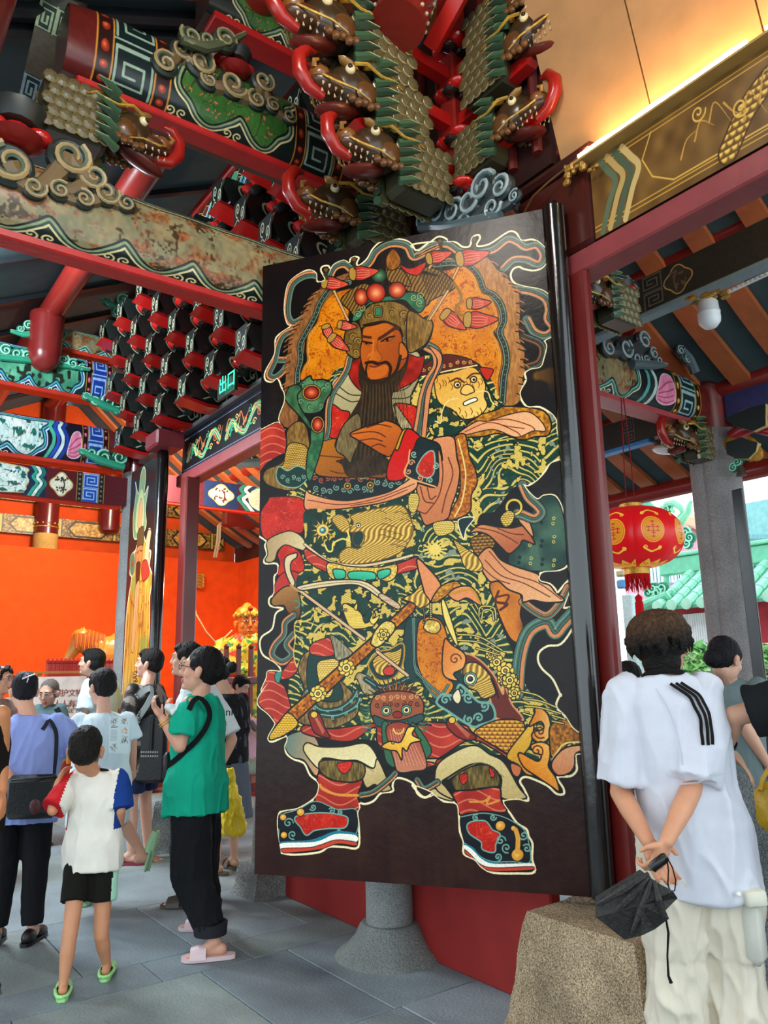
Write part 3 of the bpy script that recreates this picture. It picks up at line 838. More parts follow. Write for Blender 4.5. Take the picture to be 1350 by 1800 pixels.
 def jewel(s,rx,ry,c,hi,rim=None):
  a = P(s)[0]
  t = np.linspace(0,2 * PI,30,endpoint=False)
  if rim:
   F_(np.stack([a[0] + (rx + 3) * np.cos(t),a[1] + (ry + 3) * np.sin(t)],1),rim,DK,1.2,smooth=False)
  for i in range(9):
   q = i / 8.
   col = hexc(c) * (1 - q) + hexc(hi) * q
   s_ = 1 - .85 * q
   F_(np.stack([a[0] + rx * s_ * np.cos(t),a[1] + ry * s_ * np.sin(t)],1),col,DK if i == 0 else None,1.4,smooth=False)
 jewel('A 430,1240', 13.5,11.5, '7c160c', 'e08458', 'c49a48')
 jewel('A 472,1468', 9,12, '8a1c10', 'e88860', 'c49a48')
 F_(P('A 700,1540 820,1490 900,1470 960,1455 1040,1490 1070,1540 1060,1620 990,1710 940,1700 900,1680 840,1640 760,1590'), 'c9732c', DK, 2, shade=('a8561c', .2,1))
 for s in ('A 700,1545 830,1530 900,1540 950,1570', 'A 770,1590 860,1580 930,1600', 'A 840,1640 900,1620 950,1640', 'A 820,1500 900,1480 990,1500'):
  L_(P(s),'5a2408',2)
 F_(P('A 1070,1530 1120,1530 1110,1620 1000,1747 C 960,60 930,30 A 940,1710 1000,1690'), 'c8982c', DK, 1.6)
 F_(P('A 1100,1520 1180,1560 1200,1620 C 1130,20 1090,190 970,210 960,120 1010,0 A 1040,1660'), 'bf1c12', DK, 2)
 F_(P('A 1180,1590 1260,1600 1330,1640 1350,1747 C 1320,0 1310,260 1160,210 1090,180 1130,60'), '1c2a2c', DK, 1.8)
 F_(P('C 1170,120 1230,30 1290,20 1290,160 1240,200 1180,170'), redcloth, '8fae9c', 2)
 for k,(x,y) in enumerate(((1130,90),(1150,30),(1190,200),(1260,220),(1110,150),(1300,120))):
  a = P('C %d,%d' % (x, y))[0]
  L_(spiral(a[0],a[1],6,1.3,k,1 if k % 2 else -1,14),'9cb6a4' if k % 2 else 'd8997a',2,smooth=False)
 L_(P('C 1120,0 1110,80 1090,180 1300,265'), 'e0ab74', 2.6)
 F_(P('A 640,590 700,520 800,470 860,500 900,600 800,640 740,700 700,660'), feather, DK, 1.8)
 F_(P('A 960,280 1010,240 1070,290 1080,370 1200,400 1340,430 B 60,370 180,370 290,430 340,520 180,600 130,640 0,560 A 1200,600 1040,480 980,460 960,380'), feather, DK, 2)
 F_(P('A 960,380 1060,370 1110,420 1140,500 1060,480 1000,470 970,440'), feather, DK, 1.4)
 F_(P('A 970,360 965,290 1015,225 1065,290 1060,350 1010,380'), fur('5c3812', 'b8762c'), DK, 1.6)
 for k in range(12):
  L_(P('B %d,%d %d,%d %d,%d' % (60 + k * 20,400,110 + k * 18,440 + k * 3,150 + k * 14,560 - k * 3)), '3a2610', 1.2)
 F_(P('A 1060,340 1140,370 1240,330 1240,360 1190,420 1110,400'), redcloth, DK, 1.5)
 F_(P('A 780,790 770,700 830,640 900,600 1000,600 1100,640 1160,720 1180,760 1260,720 1290,800 1260,900 1200,960 1120,960 1080,900 1060,800 960,760 840,770'), fur('5a421c', '9c7c40'), DK, 2.4)
 F_(P('A 700,760 740,740 780,790 790,900 770,1000 720,1000 680,960 660,900 670,820'), fur('5a421c', '9c7c40'), DK, 2)
 for k,(x,y) in enumerate(((720,850),(700,920),(740,960),(760,880),(1100,880),(1150,800),(1200,850),(1230,780),(1180,920),(1120,760),(840,700),(1000,680),(1080,700))):
  a = P('A %d,%d' % (x, y))[0]
  L_(spiral(a[0],a[1],8,1.3,k,1 if k % 2 else -1,14),'33240e',1.6,smooth=False)
  L_(spiral(a[0] + .8,a[1] + .8,7,1.2,k,1 if k % 2 else -1,14),'c8a45c',.9,smooth=False)
 F_(P('B 0,700 60,690 110,730 170,750 180,800 140,900 80,950 0,960'), fur('5a421c', 'b08a48'), DK, 1.8)
 F_(P('A 720,740 740,680 800,640 850,600 940,570 1040,560 1140,540 1220,570 1240,640 1200,690 1150,660 1090,600 1000,600 900,610 820,640 780,720'), speck('255c40', '3f7c5a', 24), DK, 2)
 for k,(x,y) in enumerate(((1160,580),(1200,620),(1210,570),(760,690),(790,650))):
  a = P('A %d,%d' % (x, y))[0]
  L_(spiral(a[0],a[1],7,1.4,k,1,16),'a8a878',1.4,smooth=False)
 F_(P('A 875,640 930,640 930,710 880,710'), '9c7a38', DK, 1.4); F_(P('A 885,650 922,650 922,700 888,702'), '3a7a5c', DK, 1)
 L_(P('A 800,770 880,755 960,750 1060,800'), '241404', 4)
 jewel('A 912,415', 14,13, '1c3a24', '6c9068')
 jewel('A 785,567', 12,15.5, '8a2010', 'f0a070'); jewel('A 1040,525', 15.5,15, '8a2010', 'f4a878'); jewel('A 890,540', 17,17.5, '96200e', 'f6a87c')
 for x0,y0,x1,y1 in ((580,490,690,730),(1350,600,1260,740)):
  L_(P('A %d,%d %d,%d' % (x0, y0, x1, y1)), DK, 6, smooth=False); L_(P('A %d,%d %d,%d' % (x0, y0, x1, y1)), 'cfa470', 4, smooth=False)
 for s in ('B 380,350 330,450', 'B 290,540 160,740', 'B 190,330 160,370'):
  L_(P(s),DK,6,smooth=False); L_(P(s),'cfa470',4,smooth=False)
 def bud(tile,x,y,ang,s=1.0):
  a = P('%s %d,%d' % (tile, x, y))[0]
  ca_,sa_ = math.cos(ang),math.sin(ang)
  def q(pts):
   return [(a[0] + (u * ca_ - v * sa_) * s,a[1] + (u * sa_ + v * ca_) * s) for u,v in pts]
  F_(q([(-11,-7),(0,-12),(12,-9),(30,-3),(16,6),(2,10),(-10,6)]),'a32c20',DK,1.6,shade=('d0604a',1,0))
  for v in (-6,-2,2,6):
   L_(q([(-8,v * .6),(4,v),(16,v * .6)]),'e8a890',.9)
  F_(q([(-14,-8),(-6,-11),(-4,0),(-7,9),(-14,6)]),'b08a44',DK,1.2)
 for tile,x,y,an,s in (('A',565,465,.15,1.1),('A',770,400,-.05,1.2),('B',200,300,-.2,1.1),('B',430,310,-.15,1.4),
       ('A',540,800,1.2,.8),('A',600,880,.7,1.0),('A',660,770,.2,.8),('B',480,640,.0,1.0),
       ('B',300,740,.7,1.2),('B',480,760,.05,1.4)):
  bud(tile,x,y,an,s)
 L_(P('B 330,480 380,560 380,620 350,650 350,700 400,720'), '8a6828', 5)
 for tile,x,y in (('A',535,380),('A',735,310),('B',240,195),('B',480,190)):
  a = P('%s %d,%d' % (tile, x, y))[0]
  L_([a + (2,12),a],'3c3a28',6,smooth=False); cv.dot(a[0],a[1] - 4,4.5,'6a5434',DK)
 F_(P('A 800,790 880,770 960,755 1030,790 1070,850 1080,960 1110,990 1090,1060 1030,1120 960,1150 880,1165 830,1150 790,1060 775,960 790,870'), 'b8641f', DK, 1.6, shade=('984a16', 1,.25))
 F_(P('A 820,800 960,765 1010,820 960,900 860,900 810,860'), 'c06c22', shade=('b05e1e', .3,1))
 F_(P('A 830,980 900,960 930,1010 900,1040 840,1030'), 'c87428', shade=('b4621e', 1,0))
 F_(P('A 835,1090 960,1060 960,1120 900,1155 840,1145'), 'c06a24')
 F_(P('A 1060,900 1100,940 1110,1000 1070,1020 1050,980'), 'bb6a28', DK, 1.2)
 L_(P('A 910,870 960,840 1020,800 1045,800'), '4a2810', 6.5); L_(P('A 795,850 850,860'), '4a2810', 5)
 L_(P('A 925,890 970,865 1020,855'), '1c100a', 3.2); L_(P('A 940,890 980,890 1010,870'), '6a3416', 1.2)
 L_(P('A 795,885 830,895 860,900'), '1c100a', 3.2); L_(P('A 800,900 830,912 850,905'), '6a3416', 1.2)
 a = P('A 968,880')[0]; cv.dot(a[0], a[1], 2.6, '0c0806'); a = P('A 822,898')[0]; cv.dot(a[0], a[1], 2.4, '0c0806')
 L_(P('A 900,880 895,940 925,990 930,1015 905,1035 880,1030 850,1040 832,1015 850,990'), '7c3c10', 1.5)
 L_(P('A 870,880 865,950 850,990'), 'c87a34', 3)
 L_(P('A 815,1040 860,1035 900,1050 960,1040 990,1080 980,1140'), '2c180c', 5.5); L_(P('A 825,1045 815,1090 820,1130'), '2c180c', 3.6)
 L_(P('A 840,1062 880,1070 920,1058'), '7a2c14', 3); L_(P('A 850,1080 890,1084 915,1076'), 'c66e3c', 2.6)
 L_(P('A 1060,1000 1030,1100 960,1170 880,1180 800,1150 780,1060'), '30200f', 6)
 F_(P('C 390,400 640,410 900,380 1120,330 1190,560 1180,640 1140,740 900,790 700,790 560,760 400,690 380,560'), cloudy, None)
 F_(P('C 700,450 800,420 920,400 1060,390 1120,480 1140,560 1110,640 1040,720 900,770 740,790 640,780 620,720 680,670 760,680 800,600 760,570 690,560 720,500'), goldhair, '6a4a14', 1.6)
 for k in range(20):
  a = P('C %d,%d' % (880 + (k * 37) % 230,430 + (k * 53) % 280))[0]
  L_([a,a + np.array([9,-2]),a + np.array([19,3])],'6a4a14',1)
 F_(P('C 570,470 610,440 650,450 690,500 690,560 640,560 600,520'), goldhair, '6a4a14', 1.4)
 L_(P('C 680,560 690,620 640,610 580,640 570,690 540,690 520,650'), 'ecd27c', 3)
 a = P('C 755,520')[0]; cv.dot(a[0], a[1], 4, 'f4e6b0', DK); cv.dot(a[0], a[1], 1.8, '100c08')
 F_(P('C 720,580 770,560 790,600 760,660 720,640'), '163a36', '6a4a14', 1.4)
 for i in range(12):
  an = i * PI / 6; a = P('C 505,545')[0]
  F_([(a[0] + 9 * math.cos(an - .25),a[1] + 9 * math.sin(an - .25)),(a[0] + 21 * math.cos(an),a[1] + 21 * math.sin(an)),(a[0] + 9 * math.cos(an + .25),a[1] + 9 * math.sin(an + .25))],'e8cc74','6a4a14',.8,smooth=False)
 a = P('C 505,545')[0]; cv.dot(a[0], a[1], 11, 'e8cc74', '6a4a14'); cv.dot(a[0], a[1], 6, '2e6a72', None, 'e0eadc')
 a = P('D 180,705')[0]
 for i in range(14):
  an = i * PI / 7
  L_([(a[0],a[1]),(a[0] + 20 * math.cos(an),a[1] + 16 * math.sin(an))],'e4c870',3)
 cv.dot(a[0],a[1],10,'e8cc74')
 F_(P('D 0,320 60,310 70,370 40,440 0,420'), scales('9c7c30', 'f0d884', 8), DK, 1)
 F_(P('D 170,520 300,510 310,580 200,610'), scales('9c7c30', 'f0d884', 8), DK, 1)
 L_(P('C 380,640 520,750 640,790 800,800 1000,770 1130,740'), DK, 6); L_(P('C 380,640 520,750 640,790 800,800 1000,770 1130,740'), 'e2c8a0', 4)
 F_(P('C 385,670 540,765 700,805 900,815 1040,790 1165,755 1170,830 1030,870 880,930 700,900 550,850 400,760'), redwave, DK, 1.8)
 F_(P('C 540,775 700,805 900,815 1020,800 1000,900 860,930 700,905 560,880'), speck('b8933c', 'efd27a', 5), DK, 1.6)
 for s in ('C 580,820 655,830 660,880 600,890 580,860', 'C 695,840 860,850 855,910 700,895', 'C 890,845 970,830 970,870 900,900'):
  F_(P(s),'2f9c7c',DK,1.6,shade=('57c4a0',.2,-1))
 F_(P('C 360,830 640,900 900,900 1000,960 1020,1080 800,1300 600,1200 340,1000'), cloudy, None)
 F_(P('C 640,1080 660,1060 700,1080 770,1130 800,1200 870,1150 840,1110 860,1200 900,1150 860,1220 820,1230 770,1240 700,1230 660,1160'), scales('c8a03c', 'f4dc84', 7), DK, 1.6)
 F_(P('C 720,1090 745,1060 740,1110'), 'e8c860', DK, 1); F_(P('C 830,1180 870,1110 850,1170 900,1150 860,1210'), 'ecd070', DK, 1)
 a = P('C 662,1105')[0]; cv.dot(a[0], a[1], 2.4, 'f8f0c8', DK); cv.dot(a[0], a[1], 1, '100c08')
 F_(P('C 1080,1210 1190,1170 1340,1170 1350,1300 D 340,1420 380,1500 340,1700 F 200,200 120,140 E 1350,160 1240,0 C 1080,1560'), '20403c', DK, 1.6)
 F_(P('D 90,1180 200,1190 260,1330 240,1560 300,1650 220,1747 150,1700 50,1500 50,1260'), brocade, DK, 1.6)
 for s in ('D 20,1180 25,1450 60,1560 180,1730 F 260,60', 'C 1140,1180 1140,1500 1190,1590 1330,1720'):
  L_(P(s),DK,5); L_(P(s),'7fa698',3.4); L_(P(s),DK,.9)
 F_(P('C 820,1480 900,1400 960,1390 1060,1350 1060,1480 1000,1580 900,1600 850,1560'), '22403e', 'b98f3c', 2.2)
 F_(P('C 850,1460 920,1410 1010,1400 1050,1380 1040,1470 990,1560 930,1570 870,1540'), goldhair, DK, 1.2)
 F_(P('C 920,1530 960,1500 1000,1520 990,1560 940,1565'), 'c24434', DK, 1.2)
 F_(P('C 720,1590 760,1540 880,1620 900,1747 E 900,80 830,110 780,90 740,0'), fur('8a785a', 'd0bd94'), DK, 1.4)
 L_(P('E 800,0 900,60 1000,40 1100,0 C 1130,1600'), '22403e', 10); L_(P('E 800,0 900,60 1000,40 1100,0'), '86aa9c', 1.6)
 for k in range(22):
  an = math.pi + k * math.pi / 21
  a = P('E 1000,170')[0]
  x_,y_ = a[0] + 30 * math.cos(an),a[1] + 22 * math.sin(an)
  F_([(x_ - 3,y_),(a[0] + 56 * math.cos(an),a[1] + 44 * math.sin(an)),(x_ + 3,y_ + 2)],'b87034' if k % 2 else '7c4a20',DK,.8,smooth=False)
 for sgn in (-1,1):
  for k in range(9):
   a = P('E %d,%d' % (1000 + sgn * 170,180 + k * 22))[0]
   L_([a,a + np.array([sgn * 9,2.]),a + np.array([sgn * 17,-3.])],'4c7458',3.2,taper=True)
 F_(P('E 860,120 940,90 1060,90 1160,120 1200,180 1190,260 1140,310 1060,290 1000,300 940,290 880,320 840,260 830,180'), '9c5a3c', DK, 1.8)
 for k in range(14):
  a = P('E %d,%d' % (880 + (k % 7) * 46,130 + (k // 7) * 50))[0]
  L_(spiral(a[0],a[1],5,1.2,k,1 if k % 2 else -1,12),'e0a878' if k < 7 else '4a1c10',1.4,smooth=False)
 F_(P('E 850,250 930,280 1000,290 1080,280 1180,250 1200,290 1120,320 1060,310 1000,310 940,330 870,320'), '31544e', DK, 1.4)
 for x in (940,1080):
  a = P('E %d,220' % x)[0]
  cv.dot(a[0],a[1],9,'7aa090',DK); cv.dot(a[0],a[1],6,'f0dfa4',DK); cv.dot(a[0],a[1],3,'100c08')
 F_(P('E 985,240 1020,225 1050,245 1040,270 1000,270'), '8c3422', DK, 1)
 F_(P('E 955,300 1000,310 1060,310 1090,295 1070,340 1000,350 965,330'), 'f4ead0', DK, 1.3)
 F_(P('E 910,310 960,320 1000,590 940,570 915,450'), '3c6c4c', DK, 1.4)
 F_(P('E 1110,330 1150,330 1250,490 1210,560 1150,530'), '3c6c4c', DK, 1.4)
 F_(P('E 940,330 1110,330 1220,600 1120,640 1020,640 990,560'), '9c4030', DK, 1.6, shade=('c88a6c', 0,1))
 for k in range(9):
  L_(P('E %d,350 %d,600' % (965 + k * 15,1010 + k * 24)), 'e0a890', .9)
 F_(P('E 905,465 960,430 1030,440 1060,400 1090,340 1140,340 1120,390 1180,430 1110,450 1080,500 1050,480 1045,560 1010,500 960,490'), 'e2a838', DK, 1.8, shade=('f4d070', .4,-1))
 a = P('E 985,440')[0]; cv.dot(a[0], a[1], 2.4, 'f8f0c8', DK); cv.dot(a[0], a[1], 1, '100c08')
 t_ = np.linspace(0, PI, 12); a = P('E 1025,345')[0]
 L_(np.stack([a[0] + 9 * np.cos(t_),a[1] + 9 * np.sin(t_)],1),'e8c458',2.4,smooth=False)
 F_(P('D 380,1440 480,1480 580,1590 640,1720 F 650,60 700,200 770,290 760,320 600,300 560,200 520,60 400,0 D 360,1560'), '6c2c20', 'd89a70', 2.2)
 F_(P('D 370,1520 460,1500 560,1600 610,1747 F 560,30 590,130 500,160 460,110 380,60'), goldhair, DK, 1.6)
 a = P('D 415,1610')[0]
 cv.dot(a[0],a[1],12,'8fb5a2',DK); cv.dot(a[0],a[1],9,'f0e6bc',DK); cv.dot(a[0],a[1],5,'181410',None,'6a6a60')
 F_(P('F 180,180 220,120 300,130 340,60 400,110 470,180 560,200 580,300 480,340 430,350 330,290 260,240'), '1c2c30', '80a898', 3.2)
 for k,(x,y) in enumerate(((240,160),(400,150),(510,210),(470,290),(400,300),(350,110))):
  a = P('F %d,%d' % (x, y))[0]
  L_(spiral(a[0],a[1],9,1.3,k,1 if k % 2 else -1,14),'80a898',3,smooth=False)
 F_(P('D 240,1330 290,1370 380,1440 370,1530 300,1570 330,1620 240,1590 220,1500'), 'd07c34', DK, 1.8, shade=('e8a868', .7,.4))
 a = P('D 310,1470')[0]; L_(spiral(a[0], a[1], 11,1.3,0,-1,16), '6a2c10', 2, smooth=False)
 F_(P('F 290,130 330,90 350,150 330,190 300,170'), 'efe0bc', DK, 1.4)
 F_(P('F 440,380 600,310 760,320 790,380 760,470 680,540 600,500 500,440'), scales('7c4418', 'e4b050', 15), DK, 1.6)
 F_(P('F 760,420 850,330 830,480 780,560 850,600 900,690 800,690 740,620 660,560'), 'e2b850', DK, 1.6, shade=('c8902c', 0,1))
 F_(P('F 860,270 860,240 900,235 950,280 970,360 960,440 900,480 840,440 850,400 920,380 900,330 820,360'), 'cf7a1c', DK, 1.8, shade=('eec07c', 1,.2))
 F_(P('F 830,490 900,470 960,500 960,580 950,640 1000,720 1020,810 960,770 860,700 780,640 740,560 760,540 830,580 880,600 900,560 850,540'), 'd8861c', DK, 1.8, shade=('f0b868', .6,-.5))
 for x,y,d in ((895,400,1),(870,530,-1)):
  a = P('F %d,%d' % (x, y))[0]; L_(spiral(a[0], a[1], 12,1.4,1, d, 18), '5c2808', 2, smooth=False)
 F_(P('F 970,360 1080,320 1190,460 1200,490 1100,480 1010,590 970,570 960,480'), speck('7c4a16', 'c88a30', 6), DK, 1.8)
 L_(P('F 980,590 1060,490 1190,480'), 'ecd28c', 2.6)
 F_(P('F 970,620 1060,520 1200,500 1210,530 1140,560 1130,640 1090,690 1010,700'), 'd08a60', DK, 1.8, shade=('e8b088', .3,-1))
 F_(P('F 690,610 760,640 740,700 700,680'), 'c87a50', DK, 1.4)
 F_(P('D 50,770 120,820 220,960 150,1060 120,1050 90,960'), 'dd9466', DK, 2.2)
 F_(P('D 150,1060 220,960 330,930 360,980 300,1000 240,1040 190,1070'), speck('8e5a18', 'd8a040', 5), DK, 1.8)
 F_(P('D 270,1020 340,970 440,980 490,1100 400,1050 330,1070'), 'dd9466', DK, 1.8)
 L_(P('D 280,1020 360,1000 440,1000 490,1090'), 'c89030', 4)
 F_(P('D 220,1070 250,1080 330,1350 310,1360 240,1200'), 'ecd27c', DK, 1.6)
 for k in range(12):
  a = P('D %d,%d' % (145,1085 + k * 14))[0]; cv.dot(a[0], a[1], 2.2, 'f0e2b0', DK)
  a = P('D %d,%d' % (100 - abs(k - 6),1110 + k * 9))[0]; cv.dot(a[0], a[1], 1.6, 'f0e2b0', DK)
 F_(P('D 100,1220 130,1190 200,1210 210,1260 170,1290 100,1260'), speck('b8933c', 'f4dc90', 4), DK, 1.4)
 for s, wo, wi, c_ in (('C 330,950 560,1130 790,1310', 7,4.6, 'dcb690'),('C 880,1400 1090,1570', 7,4.6, 'dcb690')):
  L_(P(s),DK,wo,smooth=False); L_(P(s),c_,wi,smooth=False)
 F_(P('C 235,770 250,720 300,700 325,700 320,730 285,760 280,820 310,900 290,930 250,850'), 'e0c8a0', DK, 1.8)
 F_(P('C 330,930 500,900 700,895 820,920 920,1000 900,1030 800,960 700,930 500,945 360,960'), 'e4cfa8', DK, 1.8)
 L_(P('C 350,945 500,922 700,912 810,940 900,1010'), '8a7048', 1.2)
 F_(P('C 920,1000 1040,1080 1020,1110 900,1030'), scales('a87c5c', 'f0d8b8', 6), DK, 1.4)
 L_(P('C 280,920 330,960'), 'b89868', 4)
 sw = 'C 1130,1060 1165,1110 E 320,270 150,390 130,385 135,350 170,300 200,270 C 840,1310'
 F_(P('C 1110,1060 1160,1080 1140,1130 900,1350 E 330,260 230,370 130,390 135,350 190,280 270,190 C 830,1310'), speck('8c4a10', 'd68e24', 6), DK, 2.4, smooth=False)
 for k in range(46):
  tq = .12 + k / 46. * .8
  a = np.array(P('C 1130,1090')[0]) * (1 - tq) + np.array(P('E 200,320')[0]) * tq
  a = a + np.array([(k % 3 - 1) * 4.0,(k % 2) * 5 - 2])
  cv.dot(a[0],a[1],1.7,'6e2c0c')
 F_(P('C 840,1320 870,1250 940,1190 1000,1210 1000,1260 930,1340 880,1370 840,1350'), speck('c8a84c', 'f4dc90', 4), DK, 2)
 def flower(s,r,n=8):
  a = P(s)[0]
  for i in range(n):
   an = i * 2 * PI / n
   cv.dot(a[0] + r * .62 * math.cos(an),a[1] + r * .62 * math.sin(an),r * .36,'e8c866',DK)
  cv.dot(a[0],a[1],r * .5,'f4dc84',DK); cv.dot(a[0],a[1],r * .2,'b88a2c',DK)
 flower('C 665,1505', 15); flower('C 468,1675', 15); flower('C 925,1285', 11,6)
 F_(P('E 260,210 330,290 240,360 150,392 130,380 138,350 200,270'), scales('a87820', 'ecc452', 10), DK, 1.8)
 F_(P('C 1060,1040 1140,1000 1190,940 1210,1000 1250,1070 1180,1110 1130,1070'), goldhair, DK, 1.6)
 for s, p2 in (('E 400,230 430,200 480,230 520,330 550,390 490,380 440,350 415,290', 'E 440,230'),('F 245,330 280,280 330,330 420,390 450,430 380,440 300,400', 'F 285,300')):
  F_(P(s),'8c2c20',DK,1.8)
  q = np.array(P(s))
  for k in range(5):
   L_([q[1] + (k - 2,2),q[3] * (.3 + k * .1) + q[5] * (.7 - k * .1)],'d08a70',.8,smooth=False)
  a = P(p2)[0]; cv.dot(a[0],a[1],6,'e0bc58',DK)
 for k,(x,y,r) in enumerate(((600,1500,14),(660,1560,16),(700,1640,15),(560,1450,10),(640,1620,10),(720,1700,12))):
  flower('D %d,%d' % (x, y), r, 7)
 flower('F 720,130', 12,7); flower('F 690,40', 14,7)
 for s in ('F 770,120 880,150 960,210', 'F 780,170 900,190 1020,240', 'F 790,220 900,235 1040,280', 'F 780,270 840,290', 'F 980,290 1070,320', 'F 980,330 1060,350',
   'D 330,1300 480,1320 640,1420', 'D 330,1340 480,1360 620,1430', 'D 460,1400 620,1450', 'D 480,1180 490,1120 540,1110 590,1130 600,1200', 'D 500,1200 515,1140 570,1145 585,1210'):
  L_(P(s),'0c1c16',4.2); L_(P(s),'e0c878',1.8)
 cv.clip = None
 g = (vnoise(xs.ravel(),ys.ravel(),3,88).reshape(Hh,W) - .5) * .10
 cv.a *= (1 + g[..., None]).astype(np.float32)
 lum = cv.a.mean(axis=2,keepdims=True)
 cv.a = np.clip(lum + (cv.a - lum) * 1.15,0,1) ** 1.12
 return cv
# ---------------------------------------------------------------- shell: floor,walls,roof
WX = 2.80                      # the gate line runs along Y at this X
RED = '7d1a17'; DRED = '4d1213'; BRED = 'b31d1b'; VIO = '5a2327'
def slab_floor():
 fl = MB().box((2,6,-0.11),(16,22,0.08), '4c5253').build('floor', SLATE)
 tag(fl, kind='structure')
 rows = [1.1,2.1,3.10,4.08,4.40,5.42,6.42,7.4,8.4,9.4,10.4]
 cuts = {2: [0.3,1.3,2.34,3.2,4.1],3: [0.9,1.8,2.3,2.9,3.8],4: [0.6,1.6,2.1,2.9,3.9],5: [0.7,1.3,1.92,2.62,3.5,4.3]}
 rnd = random.Random(3)
 tones = ['7e8a8e','76838a','889398','737f84','808a88','7b888e']
 for i in range(len(rows) - 1):
  xs = cuts.get(i + 1) or [0.2 + rnd.uniform(-.2,.2) + k * rnd.uniform(.9,1.1) for k in range(5)]
  xs = [-0.6] + sorted(xs) + [5.4 if i < 8 else 6.4]
  for a,b in zip(xs[:-1],xs[1:]):
   y0,y1 = rows[i],rows[i + 1]
   o = MB().box(((a + b) / 2,(y0 + y1) / 2,-0.035 + rnd.uniform(-.002,.002)),(b - a - .005, y1 - y0 - .005,.07), rnd.choice(tones), bev=.004).build('floor_slab', SLATE, fl)
 return fl
slab_floor()
tag(MB().box((12.5,5,-0.12),(9,40,.1), 'a9b0ab').build('ground', SLATE), 'pale paved courtyard ground outside the gate', 'ground', kind='structure')
def orange_hall():
 OR = 'ec4f06'
 w1 = MB().box((1.9,13.62,1.82),(9.6,.24,3.64), OR).build('wall_far', MATTE); tag(w1, kind='structure')
 w2 = MB().box((6.62,11.6,1.82),(.24,3.8,3.64), OR).build('wall_side', MATTE); tag(w2, kind='structure')
 w3 = MB().box((6.78,11.9,4.9),(.1,4.5,2.5), '5a2a1c').build('wall_side_upper', MATTE); tag(w3, kind='structure')
 up_ = MB().box((1.9,14.2,4.2),(9.6,.2,4.4), 'd84a0e').build('wall_upper', MATTE); tag(up_, kind='structure')
orange_hall()
def zl(X):     # underside of the boards left of the ridge
 return 5.86 + .5 * (X - 1.84)
def zr(X):     # right of the ridge,falling to the eave
 t = (X - 3.3) / 4.4
 return 6.59 - 3.02 * t - .35 * math.sin(PI * t)
def roof():
 b = MB()
 xs = np.linspace(-2.2,3.3,6)
 vs,fs = [],[]
 pr = [(x,zl(x)) for x in xs] + [(x,zr(x)) for x in np.linspace(3.3,7.7,10)[1:]]
 pr2 = pr + [(x,z + .12) for x,z in reversed(pr)]
 b.prism([(x,z) for x,z in pr2],(0,14.4,0),(1,0,0),(0,0,1),16.0,'485d61')
 o = b.build('ceiling', MATTE); tag(o, kind='structure')
 d = Vector((1,0,.5)).normalized()
 R = frame3(d,(0,0,1))
 first = None
 y = 1.2
 while y < 14:
  x = .55
  if first is None:
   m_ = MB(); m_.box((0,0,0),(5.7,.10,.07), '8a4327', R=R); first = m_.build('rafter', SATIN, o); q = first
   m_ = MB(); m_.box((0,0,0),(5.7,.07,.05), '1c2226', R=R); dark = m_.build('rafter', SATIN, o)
   dark.location = (x,4.1,zl(x) - .05)
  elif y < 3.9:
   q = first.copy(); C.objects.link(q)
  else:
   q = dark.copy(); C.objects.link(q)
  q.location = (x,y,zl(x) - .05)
  y += .44 if y < 3.9 else 1.1
 first = None
 y = -.6
 pts = [(x,zr(x)) for x in np.linspace(3.32,7.66,12)]
 while y < 13.5:
  if first is None:
   out = [(x,z - .01) for x,z in pts] + [(x,z - .07) for x,z in reversed(pts)]
   m_ = MB(); m_.prism(out, (0,.09,0),(1,0,0),(0,0,1),.18, 'c06a3c'); first = m_.build('rafter', SATIN, o); q = first
  else:
   q = first.copy(); C.objects.link(q)
  q.location = (0,y,0)
  y += .44
 f = MB()
 f.box((7.72,4,zr(7.66) - .06),(.07,16,.2),'7a2326')
 f.build('fascia', SATIN, o)
 return o
roof()
def log(name, X, z, r, y0, y1, label, col='8c2620', grp='round red purlins under the roof'):
 m_ = MB()
 k = 6
 m_.tube([(X,y0 + (y1 - y0) * i / k,z) for i in range(k + 1)],r,col,18)
 o = m_.build(name,LACQ,smooth=True)
 at_base(o,(X,y0,z - r))
 return tag(o, label, 'purlin', grp)
log('purlin', 1.84,5.66,.13,0.6,14, 'glossy red round purlin running over the left beams towards the orange hall')
log('purlin', 3.02,6.28,.13,0.6,14, 'thick red round purlin high behind the green cartouche beam')
log('purlin', .36,4.75,.12,0.8,14, 'red round purlin at the far upper left')
log('purlin', 4.35,5.62,.13,-.3,12, 'large red round purlin above the bulb and light rail')
log('purlin', 5.5,4.83,.12,-.3,12, 'second red round purlin behind the bulb')
log('purlin', 6.7,4.05,.12,-.3,12, 'red round purlin resting on the right stone column')
log('purlin', 7.5,3.42,.09,-.3,12, 'thin red purlin along the right eave')
